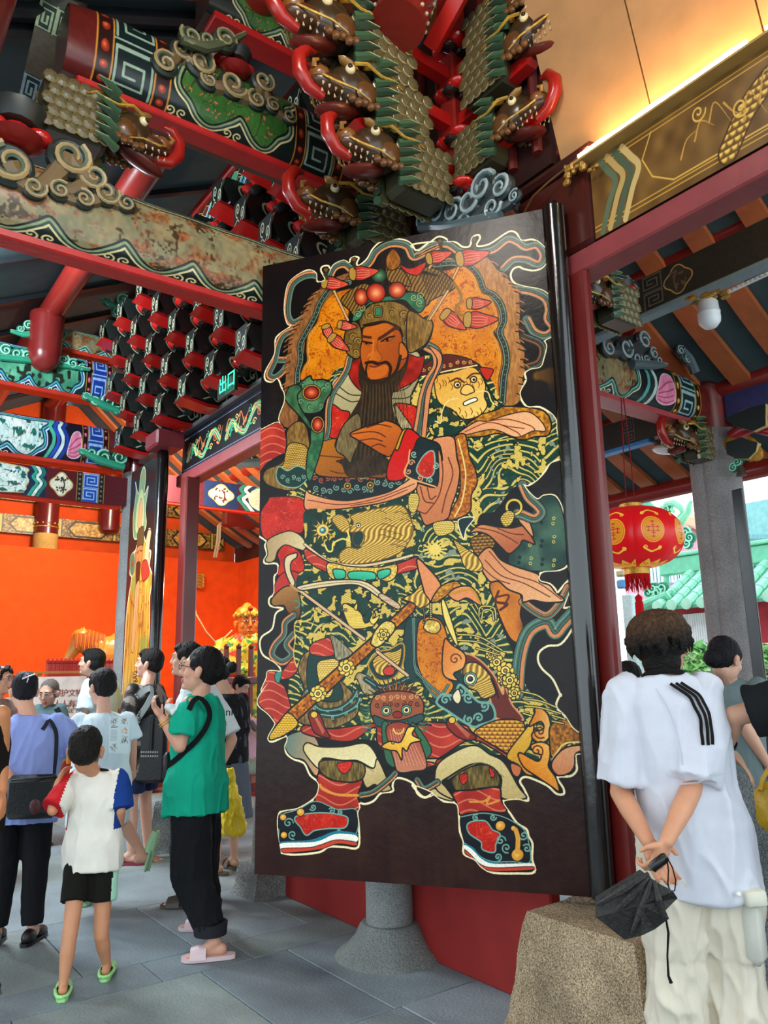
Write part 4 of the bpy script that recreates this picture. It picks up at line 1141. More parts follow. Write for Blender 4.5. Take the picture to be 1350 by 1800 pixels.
# ---------------------------------------------------------------- columns and stones
def column(name, x, y, r, zs, ztop, label, stone='8b8d8c', wood='6f1c1c', flute=0, r2=None, base=True, cat='column'):
 t = empty(name, (x, y, 0), label, cat)
 m_ = MB()
 r2 = r2 or r
 n = 28
 prof = []
 if flute:
  vs,fs = [],[]
  H_ = [0,.5,1.2,2.2,zs]
  for z in H_:
   for j in range(64):
    a = 2 * PI * j / 64
    rr = r * (1 - .075 * (1 - abs(math.sin(a * flute / 2)) ** .6) * 1.6)
    vs.append((x + rr * math.cos(a),y + rr * math.sin(a),z))
  for i in range(len(H_) - 1):
   for j in range(64):
    fs.append((i * 64 + j,i * 64 + (j + 1) % 64,(i + 1) * 64 + (j + 1) % 64,(i + 1) * 64 + j))
  fs.append(tuple(range(256,320)))
  m_.add(vs,fs,stone)
 else:
  m_.lathe([(r,.02),(r,zs * .5),(r * .97,zs)],stone,(x,y,0),n)
 m_.build('stone_shaft', GRANITE, t, True)
 if base:
  m_ = MB().lathe([(r * 1.9,0),(r * 1.85,.04),(r * 1.45,.12),(r * 1.25,.18),(r * 1.1,.26),(r * 1.0,.28)],stone,(x,y,0),28)
  m_.build('plinth', GRANITE, t, True)
 if ztop > zs:
  m_ = MB().lathe([(r2,zs),(r2 * 1.0,zs + .02),(r2 * .98,ztop)],wood,(x,y,0),n)
  m_.lathe([(r2 * 1.04,zs + .42),(r2 * 1.05,zs + .44),(r2 * 1.04,zs + .46)],DRED,(x,y,0),n)
  m_.build('wooden_shaft', LACQ, t, True)
 return t
column('round_column', 2.70,3.66,.128,1.6,6.0, 'short grey granite column with flared foot below the big painted leaf', base=False)
t0 = [o for o in C.objects if o.get('label', '').startswith('short grey granite')][0]
MB().lathe([(.30,0),(.29,.015),(.235,.05),(.19,.10),(.165,.15),(.15,.165),(.10,.167)], '7c7f7b', (2.70,3.66,0),32).build('plinth', GRANITE, t0, True)
column('round_column', 2.98,9.0,.17,3.9,6.2, 'slim stone column with red upper half left of the narrow painted leaf')
column('round_column', 6.72,3.78,.235,3.66,4.6, 'thick fluted granite column right of the red lantern', '8f8a88', '7a2a24', flute=6, r2=.22)
def gilt_column(x,zs,lab):
 t = empty('gilt_column', (x, 13.95,0), lab, 'column')
 MB().lathe([(.2,0),(.2, zs)], 'd3a458', (x, 13.95,0),20).build('shaft', GRANITE, t, True)
 MB().lathe([(.19, zs),(.19,6.6)], '6b1a17', (x, 13.95,0),20).build('wooden_shaft', LACQ, t, True)
 b_ = MB()
 for k in range(12):
  a = 2 * PI * k / 12
  b_.ell((x + .195 * math.cos(a),13.95 + .195 * math.sin(a),zs + .18),.018,'e0b050',seg=6,rings=4)
 b_.tube([(x + .195 * math.cos(2 * PI * k / 16),13.95 + .195 * math.sin(2 * PI * k / 16),zs + .12) for k in range(16)],.012,'c08a34',6,closed=True)
 b_.build('bead_ring', GOLD, t)
gilt_column(onY(80,950,13.95).x, 3.95, 'red and sandy column on the far orange wall at left')
hp = onY(191,938,13.95)
m_ = MB().lathe([(.12,0),(.17,.04),(.18,.12),(.18,2.4)], '6b1a17', hp, 20); o = m_.build('hanging_post', LACQ, smooth=True)
tag(at_base(o, hp), 'short dark red hanging post over the gilded frieze, left of the slim column', 'post')
def jamb(y0, y1, x0, x1, z0, z1, label, name='door_frame'):
 o = MB().box(((x0 + x1) / 2,(y0 + y1) / 2,(z0 + z1) / 2),(x1 - x0,y1 - y0,z1 - z0),'6a1c18',bev=.012).build(name,LACQ)
 at_base(o,((x0 + x1) / 2,(y0 + y1) / 2,z0))
 return tag(o, label, 'door frame')
jamb(2.17,2.42,2.87,2.92,.50,3.42, 'tall red door jamb right of the big painted leaf', 'door_jamb')
jamb(7.0,7.16,2.80,2.94,.0,3.42, 'dull red door jamb beside the narrow painted leaf', 'door_jamb')
lint = MB().box((2.96,3.6,3.475),(.15,7.8,.12), '8b3a3c', bev=.01).build('door_lintel', SATIN)
at_base(lint, (2.96,3.6,3.415)); tag(lint, 'long dusty red lintel over the gateway, below the painted boards', 'lintel')
hd = MB()
hd.box((2.955,2.36,3.78),(.13,.5,.46),'4a1a14',bev=.02)
hd.box((2.95,2.36,4.04),(.2,.6,.06),'3d1611',bev=.02)
o = hd.build('lintel_block', LACQ); at_base(o, (2.95,2.36,3.55)); tag(o, 'dark red block on the lintel above the hinge side of the big painted leaf', 'block')
sill = MB().box((2.84,3.79,.30),(.07,2.42,.60), '8c2320', bev=.008).build('threshold', MATTE)
at_base(sill, (2.84,3.79,0)); tag(sill, 'high dark red threshold board behind the short granite column', 'threshold')
def noisy_block(name, out, z0, z1, col, label, mat=None, top=.85, disp=.02, cat='stone', seed=0):
 """a hewn block: outline in plan, tapered and roughened"""
 bm = bmesh.new()
 cx = sum(p[0] for p in out) / len(out); cy = sum(p[1] for p in out) / len(out)
 rings = []
 K = 9
 o2 = []
 for i in range(len(out)):
  a,b = Vector(out[i]),Vector(out[(i + 1) % len(out)])
  for k in range(8):
   o2.append(a.lerp(b,k / 8))
 for k in range(K + 1):
  t = k / K
  s = 1 + (top - 1) * t if t < .85 else (1 + (top - 1) * .85) - (t - .85) * .9 * (1 - 0) * .6
  flare = .08 * max(0,1 - t * 4)
  ring = []
  for p in o2:
   q = Vector((cx + (p.x - cx) * (s + flare),cy + (p.y - cy) * (s + flare),z0 + (z1 - z0) * t))
   n_ = noise.noise(q * 3.5 + Vector((seed,0,0))) * disp * 1.6 + noise.noise(q * 11) * disp * .6
   dr = Vector((p.x - cx,p.y - cy,0)).normalized()
   ring.append(bm.verts.new(q + dr * n_ + Vector((0,0,noise.noise(q * 5) * disp * .5 * t))))
  rings.append(ring)
 n = len(o2)
 for a,b in zip(rings[:-1],rings[1:]):
  for j in range(n):
   bm.faces.new((a[j],a[(j + 1) % n],b[(j + 1) % n],b[j]))
 bm.faces.new(rings[-1]); bm.faces.new(list(reversed(rings[0])))
 bm.verts.ensure_lookup_table(); bm.verts.index_update()
 m_ = MB(); m_.add([v.co.copy() for v in bm.verts],[[v.index for v in f.verts] for f in bm.faces],col)
 bm.free()
 o = m_.build(name,mat or ROUGHSTONE,smooth=True,sharp=50)
 at_base(o,(cx,cy,z0))
 return tag(o, label, cat)
noisy_block('door_stone', [(2.47,1.86),(3.0,1.86),(3.0,2.54),(2.47,2.54)], 0,.50, 'a08b70', 'big rough granite door stone at lower right under the jamb', disp=.018)
noisy_block('door_stone', [(2.58,5.02),(2.95,5.02),(2.95,5.34),(2.58,5.34)], 0,.2, '7c7d7a', 'grey stone foot at the left end of the red threshold', disp=.02, seed=3)
noisy_block('door_stone', [(2.52,6.86),(3.04,6.86),(3.04,7.36),(2.52,7.36)], 0,.42, '858a88', 'grey stone foot behind the person in the patterned shirt', disp=.03, seed=5)
po = MB().lathe([(.13,.19),(.11,.62),(.09,.66)], '84817c', (2.77,5.18,0),8).build('stone_post', GRANITE)
at_base(po, (2.77,5.18,.19)); tag(po, 'short grey stone post behind the lower left corner of the big leaf', 'post')
def drum_stone():
 c = Vector((3.50,2.22,0))
 vs,fs = [],[]
 K,n = 16,48
 for k in range(K + 1):
  z = 1.07 * k / K
  t = z / 1.07
  r = .52 * (1 - t ** 2.6) ** .62 * (1 + .05 * math.sin(t * 9)) if t < 1 else .02
  r = max(r,.03)
  for j in range(n):
   a = 2 * PI * j / n
   q = Vector((math.cos(a),math.sin(a),0)) * r
   q.z = z
   q += Vector((math.cos(a),math.sin(a),0)) * (noise.noise(Vector((a * 5,z * 3,1))) * .03 + noise.noise(Vector((a * 22,z * 8,4))) * .02)
   vs.append(q + c)
 for k in range(K):
  for j in range(n):
   fs.append((k * n + j,k * n + (j + 1) % n,(k + 1) * n + (j + 1) % n,(k + 1) * n + j))
 fs.append(tuple(range(K * n,K * n + n))); fs.append(tuple(reversed(range(n))))
 o = MB().add(vs, fs, '6c7173').build('drum_stone', ROUGHSTONE, smooth=True)
 at_base(o,c)
 tag(o, 'large rounded dark grey hewn stone behind the man in the white shirt', 'stone')
drum_stone()
# ---------------------------------------------------------------- the door leaves
def big_leaf():
 t = empty('painted_door_leaf', (LEAF_H.x, LEAF_H.y, LEAF_Z0), 'huge black lacquered door leaf painted with a bearded armoured guardian', 'door')
 u = (LEAF_E - LEAF_H).normalized()          # hinge -> free edge
 n_ = u.cross(Vector((0,0,1)))             # which side faces the camera?
 if n_.dot(Vector((0,0,0)) - LEAF_H) < 0:
  n_ = -n_
 W_ = (LEAF_E - LEAF_H).length
 th = .065
 z0,z1 = LEAF_Z0,LEAF_Z1
 H_,E_ = LEAF_H,LEAF_E
 zz = Vector((0,0,1))
 def pt(a,z,d): return H_ + u * (a * W_) + zz * z - n_ * d
 m_ = MB()
 c = [pt(0,z0,.002),pt(1,z0,.002),pt(1,z1,.002),pt(0,z1,.002),pt(0,z0,th),pt(1,z0,th),pt(1,z1,th),pt(0,z1,th)]
 m_.add(c,[(0,1,2,3),(7,6,5,4),(0,4,5,1),(1,5,6,2),(2,6,7,3),(3,7,4,0)],'130f0f')
 lb = m_.build('leaf_board', LACQ, t)
 img = paint_guard().image('guardian_painting')
 mt = canvas_mat('guardian_paint', img, 0.30,.16, coat=.04, bscale=22, spec=.22)
 f = MB()
 f.quad([pt(1,z0,0),pt(0,z0,0),pt(0,z1,0),pt(1,z1,0)],'ffffff')
 f.build('painted_face', mt, t)
 s = MB()
 hp = H_ - n_ * .02 - u * .005
 s.lathe([(.02,z0 - .03),(.055,z0),(.056,z1),(.02,z1 + .04)],'141010',hp,20)
 s.build('hinge_stile', paint('black_gloss', .18,.6,0,.08,6,.12,10, coat=.5), t, True)
 for z in (z0 + .35,(z0 + z1) / 2,z1 - .35):
  b = MB()
  q = [pt(.04,z - .05,th),pt(.96,z - .05,th),pt(.96,z + .05,th),pt(.04,z + .05,th)]
  q2 = [p - n_ * .03 for p in q]
  b.add(q + q2,[(0,1,2,3),(7,6,5,4),(0,4,5,1),(1,5,6,2),(2,6,7,3),(3,7,4,0)],'2a1512')
  b.build('back_batten', LACQ, lb)
big_leaf()
def paint_far(W=360,Hh=900):
 """standing bearded official in golden paint, on the narrow far leaf"""
 cv = Canvas(W,Hh,'151416',lambda p: p * np.array([1.0,.64]),1.0)
 ys,xs = np.mgrid[0:Hh,0:W]
 F_ = cv.fill; L_ = cv.line
 def robe(X,Y):
  b = mixc('a8742a','d9a83c',vnoise(X,Y / 5,14,4))
  r = np.clip(1 - np.abs(vnoise(X,Y / 3,22,6) - .5) / .06,0,1)
  b = b * (1 - .6 * r[:, None]) + hexc('7c2a10')[None] * .6 * r[:, None]
  g = np.clip((vnoise(X,Y,60,8) - .6) * 5,0,.7)
  return b * (1 - g[:, None]) + hexc('6e8a3c')[None] * g[:, None]
 fl = [(70,330),(50,230),(75,120),(60,60),(110,130),(130,40),(170,10),(200,60),(190,150),(240,120),(215,220),(235,300),(190,340),(120,350)]
 F_(fl,'7c9a6c',CREAM,3); F_([(90,300),(95,180),(150,110),(190,180),(195,300),(140,330)],'b8c48a','5a7a50',2)
 F_([(120,290),(125,210),(150,160),(175,210),(170,300)],'d9a06a','b04a30',3)
 body = [(60,420),(40,500),(70,530),(40,620),(20,740),(16,1060),(8,1230),(20,1400),(335,1400),(345,1180),(330,980),(338,860),(330,760),(320,640),(345,560),(300,500),(310,440),(280,420),(300,350),(270,330),(240,380),(200,340),(140,340),(110,400)]
 F_(body,robe,CREAM,5)
 F_([(250,350),(275,330),(300,350),(285,440),(300,520),(240,540),(230,430)],'caa67a',DK,2)
 F_([(120,350),(130,310),(200,305),(215,370),(190,400),(130,400)],'5a4424',DK,2)
 F_([(120,395),(190,390),(200,440),(175,490),(130,480),(112,440)],'b87440',DK,2)
 L_([(125,420),(150,412)],'20140c',3); L_([(165,412),(195,418)],'20140c',3); L_([(150,420),(143,450),(156,455)],'6a3412',2)
 F_([(125,470),(180,470),(180,540),(155,640),(130,560)],'2c2016')
 F_([(195,480),(260,470),(300,540),(220,560)],'a83224',DK,2)
 F_([(40,430),(80,410),(110,460),(90,520),(45,500)],'3f6a4c','9ab890',3); cv.dot(72,462,11,'7c1a10',None,'d87a50')
 F_([(130,580),(180,560),(170,700),(150,860),(110,860),(120,700)],'c8905c',DK,2)
 F_([(20,1130),(340,1100),(335,1400),(20,1400)],lambda X,Y: mixc('8a4a1c','e0b048',vnoise(X,Y / 6,9,5)),None)
 for k in range(12):
  L_([(30 + k * 27,860 + (k % 4) * 40),(26 + k * 28,1100),(20 + k * 28,1390)],['7c3414','e8c060','5c6a30'][k % 3],3)
 for k in range(9):
  L_([(60 + k * 30,560 + (k % 3) * 30),(50 + k * 33,720),(40 + k * 34,890)],'5c2c10',2)
 for k in range(6):
  L_(spiral(200 + (k % 3) * 40,600 + k * 40,16,1.3,k,1),'7c4a18',2.4,smooth=False)
 return cv
def far_leaf():
 x0,y0,y1,z0,z1 = 2.70,7.42,8.36,.55,3.74
 t = empty('painted_door_leaf', (x0, y0, z0), 'narrow black leaf with a robed figure in golden paint, at left', 'door')
 MB().box((x0 + .035,(y0 + y1) / 2,(z0 + z1) / 2),(.066, y1 - y0, z1 - z0), '141114').build('leaf_board', LACQ, t)
 f = MB()
 f.quad([(x0,y1,z0),(x0,y0 + .1,z0),(x0,y0 + .1,z1),(x0,y1,z1)],'ffffff')
 f.build('painted_face', canvas_mat('far_guardian_paint', paint_far().image('far_painting'),.35,.1, coat=.25), t)
 s = MB(); s.lathe([(.02,z0 - .04),(.06,z0),(.06,z1),(.02,z1 + .05)],'0f0e10',(x0 - .0,y0 - .02,0),18)
 s.build('hinge_stile', MATS['black_gloss'], t, True)
 b = MB().box((2.70,7.36,3.84),(.30,.34,.17),'7c3038',bev=.02)
 o = b.build('pivot_block', SATIN); at_base(o, (2.70,7.36,3.755)); tag(o, 'square dusty red pivot block on top of the narrow leaf', 'block')
far_leaf()
# ---------------------------------------------------------------- painted beams
def cartouche(cv,x0,x1,y0,y1,cols,scene,s=1.0,low_only=False):
 """wavy-edged picture field: nested outlines, then the scene"""
 Wd = x1 - x0
 pts = []
 n = max(int(Wd / (19 * s)),3)
 n += n % 2
 top = y0 + (y1 - y0) * .26
 for i in range(n + 1):
  pts.append((x0 + Wd * i / n,top + (1.5 * s if i % 2 else 0)))
 m_ = [(x1 + 2 * s,y0 + (y1 - y0) * .3),(x1 - 5 * s,y0 + (y1 - y0) * .42),(x1 - 1 * s,y0 + (y1 - y0) * .6),(x1 - 9 * s,y0 + (y1 - y0) * .72)]
 pts += m_
 for i in range(n,-1,-1):
  if 0 < i < n:
   a_,b_ = (.10,.14) if i % 2 else (.34,.25)
   pts += [(x0 + Wd * (i + .22) / n,y1 - (y1 - y0) * a_),(x0 + Wd * (i - .2) / n,y1 - (y1 - y0) * b_)]
 pts += [(2 * (x0 + x1) / 2 - a,b) for a,b in reversed(m_)]
 pl = list(pts) + [pts[0]]
 ws = [11,8.4,5.6,2.6]
 for c_,w_ in zip(cols,ws):
  cv.line(pl,c_,w_ * s)
 cv.fill(pts,scene)
 cv.fill([(x0 - 8,0),(x1 + 8,0),(x1 + 8,y0 + (y1 - y0) * .2),(x0 - 8,y0 + (y1 - y0) * .2)],'5a473c',smooth=False) if s >= 1 else None
 for i in range(0,n,2):
  for d in (-1,1):
   cv.line(spiral(x0 + Wd * i / n + d * 4 * s,y1 - (y1 - y0) * .07,3.6 * s,1.2,PI / 2,d,16),cols[0],1.1 * s,smooth=False)
def sc_land(X,Y):
 a = mixc('6f7258','a08c62',vnoise(X,Y,60,2) * .6 + vnoise(X,Y,12,3) * .4)
 m_ = vnoise(X,Y * 2.2,44,5) * .5 + vnoise(X,Y * 2,14,6) * .3 + vnoise(X,Y,5,7) * .2
 t = np.clip((m_ - .5) * 5,0,1)
 a = a * (1 - t[:, None]) + mixc('6b3c22','a5653c',vnoise(X,Y,6,8)) * t[:, None]
 t = np.clip((vnoise(X,Y,30,12) * .6 + vnoise(X,Y,6,13) * .4 - .62) * 8,0,1)
 return a * (1 - t[:, None]) + hexc('43321c')[None] * t[:, None]
def sc_green(X,Y):
 a = mixc('2e5a26','3f7030',vnoise(X,Y,50,2))
 m_ = vnoise(X,Y * 2,20,5)
 t = np.clip(1 - np.abs(vnoise(X,Y * 1.4,40,15) - .5) / .03,0,1) * .8
 a = a * (1 - t[:, None]) + hexc('2a2416')[None] * t[:, None]
 t = ((vnoise(X,Y,5,14) > .8) & (m_ > .5))
 a[t] = hexc('b8654c')
 return a
def sc_pine(X,Y):
 a = mixc('bfe0dc','eef6ee',vnoise(X,Y,40,2))
 m_ = vnoise(X,Y * 1.6,26,25) * .65 + vnoise(X,Y,6,6) * .35
 t = np.clip((m_ - .56) * 12,0,1)
 a = a * (1 - t[:, None]) + mixc('0f4f4c','2e8072',vnoise(X,Y,5,8)) * t[:, None]
 t = np.clip(1 - np.abs(vnoise(X,Y,18,9) - .5) / .025,0,1) * .7
 return a * (1 - t[:, None]) + hexc('4a3a24')[None] * t[:, None]
def sc_jade(X,Y):
 a = mixc('2f7a5c','6fbf98',vnoise(X,Y,40,2))
 t = np.clip((vnoise(X,Y * 1.5,16,25) - .58) * 8,0,1)
 return a * (1 - t[:, None]) + hexc('1f2a20')[None] * t[:, None]
def medallion(cv,x,y,r,ground='e8e6cc',ink='3a3128'):
 t = np.linspace(0,2 * PI,64,endpoint=False)
 rr = r * (1 + .12 * np.cos(4 * t))
 cv.fill(np.stack([x + rr * np.cos(t),y + rr * np.sin(t)],1),ground,'c9a05c',r * .08,smooth=False)
 q = [(x + .2 * r,y + .8 * r),(x + .3 * r,y),(x + .1 * r,y - .5 * r)]
 cv.line(q,ink,r * .12)
 rnd = random.Random(int(x))
 for _ in range(26):
  cv.dot(x + rnd.uniform(-.6,.6) * r,y + rnd.choice([rnd.uniform(-.7,-.3),rnd.uniform(.2,.65)]) * r,r * .09,ink)
def beam_canvas(L,H,segs,bgc,unit=4.0,scale=1.0):
 cv = Canvas(L * unit,H * unit,bgc,None,unit)
 x = 0
 for sg in segs:
  k,wd = sg[0],sg[1]
  if k == 'bead':
   bead_band(cv,x + .5,x + wd - .5,0,H,sg[2],sg[3],sg[4],sg[5],sg[6] if len(sg) > 6 else 6)
  elif k == 'key':
   key_band(cv,x,x + wd,0,H,sg[2],sg[3],sg[4],sg[5])
  elif k == 'fill':
   cv.fill([(x,0),(x + wd,0),(x + wd,H),(x,H)],sg[2],smooth=False)
  elif k == 'wave':      # nested cloud end, opening towards the picture
   d = sg[3]
   cv.fill([(x,0),(x + wd,0),(x + wd,H),(x,H)],bgc if sg[4] is None else sg[4],smooth=False)
   for i,c_ in enumerate(sg[2]):
    xo = x + (i + .5) * wd / len(sg[2]) if d > 0 else x + wd - (i + .5) * wd / len(sg[2])
    cv.line([(xo - d * wd * .3,-2),(xo,H * .18),(xo - d * wd * .16,H * .36),(xo + d * wd * .1,H * .55),(xo - d * wd * .14,H * .78),(xo - d * wd * .42,H + 2)],c_,wd / len(sg[2]) * .7)
  elif k == 'scene':
   cartouche(cv,x + 6,x + wd - 6,0 + (H * .02),H,sg[2],sg[3],sg[4] if len(sg) > 4 else 1.0)
  elif k == 'panel':     # straight-sided lobed panel
   p_ = [(x,H * .08),(x + wd - 8,H * .08),(x + wd - 3,H * .3),(x + wd,H * .5),(x + wd - 3,H * .7),(x + wd - 8,H * .92),(x,H * .92)]
   cv.fill(p_,sg[2],sg[3],.8)
  elif k == 'med':
   medallion(cv,x + wd / 2,H / 2,H * .36, *(sg[2:] if len(sg) > 2 else ()))
  elif k == 'lotus':
   cv.fill([(x,H * .75),(x + wd * .3,H * .45),(x + wd * .8,H * .4),(x + wd,H * .7),(x + wd * .5,H * .85)],'e58aa8','f6d0dc',.8)
   for i in range(4):
    cv.line([(x + wd * .1,H * (.78 - i * .05)),(x + wd * .5,H * (.8 - i * .09)),(x + wd * .9,H * (.72 - i * .08))],'b8446c',.8)
  x += wd
 g = vnoise(*np.meshgrid(np.arange(cv.w),np.arange(cv.h)),9,3) * .16 + .92
 cv.a *= g[..., None].astype(np.float32)
 return cv
def painted_beam(name, label, x0, x1, Y, z0, z1, dep, img, top='5a4238', under='b31d1b', axis='X', tips=(0,0), rough=.3, rnd=1.0, group=None, cat='beam', under_w=.7, facing=-1):
 """beam along X (or along Y); facing: which side (sign) carries the picture"""
 h = z1 - z0
 K = 10
 prof = []           # from the top of the back round the front to the underside: (offset towards viewer,z,v)
 for i in range(K + 1):
  a = -.18 * PI + (PI * .68 + .18 * PI) * i / K if rnd else 0
  if rnd:
   ang = PI / 2 - (PI * .92) * i / K         # 90deg (top) -> -75deg
   oz = math.sin(ang); oy = math.cos(ang)
   oy = math.copysign(abs(oy) ** .6,oy); oz = math.copysign(abs(oz) ** .8,oz)
   prof.append((oy * dep / 2,z0 + h * (.5 + .5 * oz),i / K))
  else:
   prof.append((dep / 2,z1 - h * i / K,i / K))
 n = 14
 L = x1 - x0
 def P3(s,off,z):
  return (s,Y + facing * off,z) if axis == 'X' else (Y + facing * off,s,z)
 m_ = MB()
 rows = []
 for i in range(n + 1):
  t = i / n
  s = x0 + L * t
  dz = 0
  if tips[0] and t < .16: dz += tips[0] * (1 - t / .16) ** 2
  if tips[1] and t > .84: dz += tips[1] * ((t - .84) / .16) ** 2
  rows.append([(s,off,z - dz * ((z - z0) / h),t,v) for off,z,v in prof])
 vs,uvs,fs = [],[],[]
 for r_ in rows:
  for s,off,z,t,v in r_:
   vs.append(P3(s,off,z)); uvs.append((t,1 - v))
 kk = K + 1
 flip = (axis == 'X') == (facing < 0)
 for i in range(n):
  for j in range(K):
   q = (i * kk + j,i * kk + j + 1,(i + 1) * kk + j + 1,(i + 1) * kk + j)
   fs.append(q if flip else tuple(reversed(q)))
 m_.add(vs,fs,'ffffff',uvs)
 o = m_.build(name,img,smooth=True,sharp=60)
 b = MB()
 back = [(-dep / 2,z0),(-dep / 2,z1),(prof[0][0],z1)] if rnd else [(-dep / 2,z0),(-dep / 2,z1),(dep / 2,z1)]
 last = (prof[-1][0],prof[-1][1])
 ring = back + [(off,z) for off,z,v in prof[1:]]
 body = [(-dep / 2 + .004,z0 + .004),(-dep / 2 + .004,z1 - .012)] + [(off * .96 - .006,z0 + (z - z0) * .965 + .004) for off,z,v in prof]
 vs = []
 for s,tt in ((x0,0),(x1,1)):
  for off,z in body:
   dz = tips[tt] * ((z - z0) / h)
   vs.append(P3(s,off,z - dz))
 vs,fs = [],[]
 nb = len(body)
 for i in range(n + 1):
  t = i / n
  dz0 = 0
  if tips[0] and t < .16: dz0 += tips[0] * (1 - t / .16) ** 2
  if tips[1] and t > .84: dz0 += tips[1] * ((t - .84) / .16) ** 2
  for off,z in body:
   vs.append(P3(x0 + L * t,off,z - dz0 * ((z - z0) / h)))
 for i in range(n):
  for j in range(nb):
   fs.append((i * nb + j,i * nb + (j + 1) % nb,(i + 1) * nb + (j + 1) % nb,(i + 1) * nb + j))
 fs.append(tuple(range(nb))); fs.append(tuple(range(n * nb,n * nb + nb)))
 b.add(vs,fs,top)
 t_ = empty(name, P3(x0,0, z0), label, cat, group)
 inv = mw(t_).inverted()
 o.name = 'painted_side'; o.data.transform(inv); o.parent = t_
 b.build('beam_body', LACQ, t_)
 u = MB()
 uw = dep * under_w
 for a_,b_ in ((x0 + L * .04,x1 - L * .04),):
  c = P3((a_ + b_) / 2,0,z0 - .006)
  sz = (b_ - a_,uw,.05) if axis == 'X' else (uw,b_ - a_,.05)
  u.box(c,sz,under,bev=.008)
 u.build('underside_board', SATIN, t_)
 return t_
GR = ['e0d6a4','1d3a38','7d9a82','10201f']
BLU = ['d8f0ec','2a50a8','4fc0a0','14234e']
TEAL = ['cfe8dc','2f8c84','1a3c52','7cd0b0']
def make_beams():
 old = ['d8c890','26403c','8a9a70','131f1e']
 imA = canvas_mat('beam_paint_low', beam_canvas(300,60, [('fill', 20, '3a2a20'),('scene', 245, old, sc_land, 1.1),('fill', 35, '15201e')], '15201e').image('beam_low'),.3,.05)
 painted_beam('painted_beam', 'long low beam with a brown landscape in a wavy cartouche and red underside', -.3,2.58,3.80,3.60,4.02,.24, imA, '6a5044', under_w=.5)
 imB = canvas_mat('beam_paint_green', beam_canvas(215,56, [('fill', 16, '5c1c18'),('bead', 11, '2a1512', 'c08030', '8a2a18', 'd8623c', 6),('key', 26, '142224', '8fa894', 2,1.6),
     ('bead', 11, '2a1512', 'c08030', '8a2a18', 'd8623c', 6),('scene', 92, old, sc_green, 1.0),('bead', 9, '2a1512', 'c08030', '8a2a18', 'd8623c', 6),
     ('key', 24, '142224', '8fa894', 2,1.6),('bead', 9, '2a1512', 'c08030', '8a2a18', 'd8623c', 6),('fill', 17, '4a1a18')], '14201e').image('beam_green'),.28,.05)
 painted_beam('painted_beam', 'upper beam with a green plum-blossom cartouche between key-pattern bands', .74,2.60,3.80,4.60,5.05,.30, imB, '5a3c34', tips=(.04,.04), under_w=.45)
 imC = canvas_mat('beam_paint_top', beam_canvas(130,48, [('fill', 14, '1a2420'),('scene', 82, old, sc_green, .9),('key', 22, '27403e', 'b8d0c8', 2,1.5),('fill', 12, '4a1a18')], '18231f').image('beam_top'),.3,.05)
 painted_beam('painted_beam', 'short topmost green beam at the upper middle with red belly', 1.52,2.60,3.80,5.42,5.80,.24, imC, '3a2c26', tips=(.08,.05))
 keyb = ('key', 17, '1d3f9c', '9cc4f0', 2,1.3)
 bd = lambda w_=7: ('bead', w_, '241014', 'c8a040', 'c84a6c', 'f0a0b8', 6)
 imD = canvas_mat('beam_paint_blue_a', beam_canvas(190,40, [('scene', 132, BLU, sc_jade, .9), bd(), keyb, bd(),('fill', 27, '6a5048')], '14302c').image('beam_blue_a'),.35)
 imE = canvas_mat('beam_paint_blue_b', beam_canvas(190,40, [('scene', 96, BLU, sc_pine, .9),('wave', 20, ['4fc0a0', '2a50c0', 'd8f0f0', '1d3f9c'], 1, '1a1c2c'),('lotus', 16), bd(), keyb, bd(),('fill', 27, '6a2a28')], '17182a').image('beam_blue_b'),.35)
 imF = canvas_mat('beam_paint_blue_c', beam_canvas(190,32, [('panel', 78, sc_pine, 'd8c070'),('wave', 18, ['1c2c50', '2fa890', 'e0f0e0', '1f7c74'], 1, '1c2444'),('med', 34),('bead', 7, '1a1a1a', 'b89840', '555555', '999999', 6),('key', 18, '2450b0', 'a0c4ee', 2,1.3),('bead', 7, '1a1a1a', 'b89840', '555555', '999999', 6),('fill', 28, '5a1a22')], '5a1a22').image('beam_blue_c'),.4)
 z = lambda px,py: onY(px,py,8.9).z
 xr = 2.84
 painted_beam('painted_beam', 'far blue-edged beam, highest of three at left, jade picture', 1.0, xr, 9.0, z(120,692), z(120,622),.26, imD, '6d7274', tips=(0,.12), under='c8321e', group=None)
 painted_beam('painted_beam', 'far beam with white pine landscape and pink lotus, middle of three at left', 1.0, xr, 9.0, z(120,812), z(120,740),.26, imE, '6d7274', tips=(0,.12), under='c8321e')
 painted_beam('painted_beam', 'flat far beam with round tree medallion and blue key band at left', 1.0, xr, 9.0, z(120,878), z(120,826),.16, imF, '5a1a22', rnd=0, under='c8321e')
 imG = canvas_mat('beam_paint_small', beam_canvas(100,36, [('scene', 92, TEAL, sc_land, .8),('fill', 8, '283838')], '1a2a34').image('beam_small'),.4)
 painted_beam('painted_beam', 'small arched beam with olive cartouche between hanging post and slim column', 1.95,2.82,9.0, z(165,622), z(165,585),.2, imG, '6d7274', tips=(.06,.12), under='c8321e')
 imH = canvas_mat('beam_paint_right', beam_canvas(360,46, [('scene', 250, ['d0d8b0', '2c5a56', '5fb09a', '152a2a'], sc_land, 1.0),('wave', 22, ['10202a', '5fa898', '1c3a3c', 'c0d8c8'], 1, '15252c'),('lotus', 30),
     ('bead', 9, '2c1c14', 'c8963c', 'c09030', 'f0d890', 5),('key', 24, '173238', 'a0c0bc', 2,1.8),('bead', 9, '2c1c14', 'c8963c', 'c09030', 'f0d890', 5),('fill', 16, '6a241c')], '16282a').image('beam_right'),.3)
 painted_beam('painted_beam', 'painted beam with pink lotus and key band running to the fluted granite column', 3.1,6.50,3.80,3.70,4.13,.34, imH, '7a6458', tips=(0,.05), under='b0484a', under_w=.55)
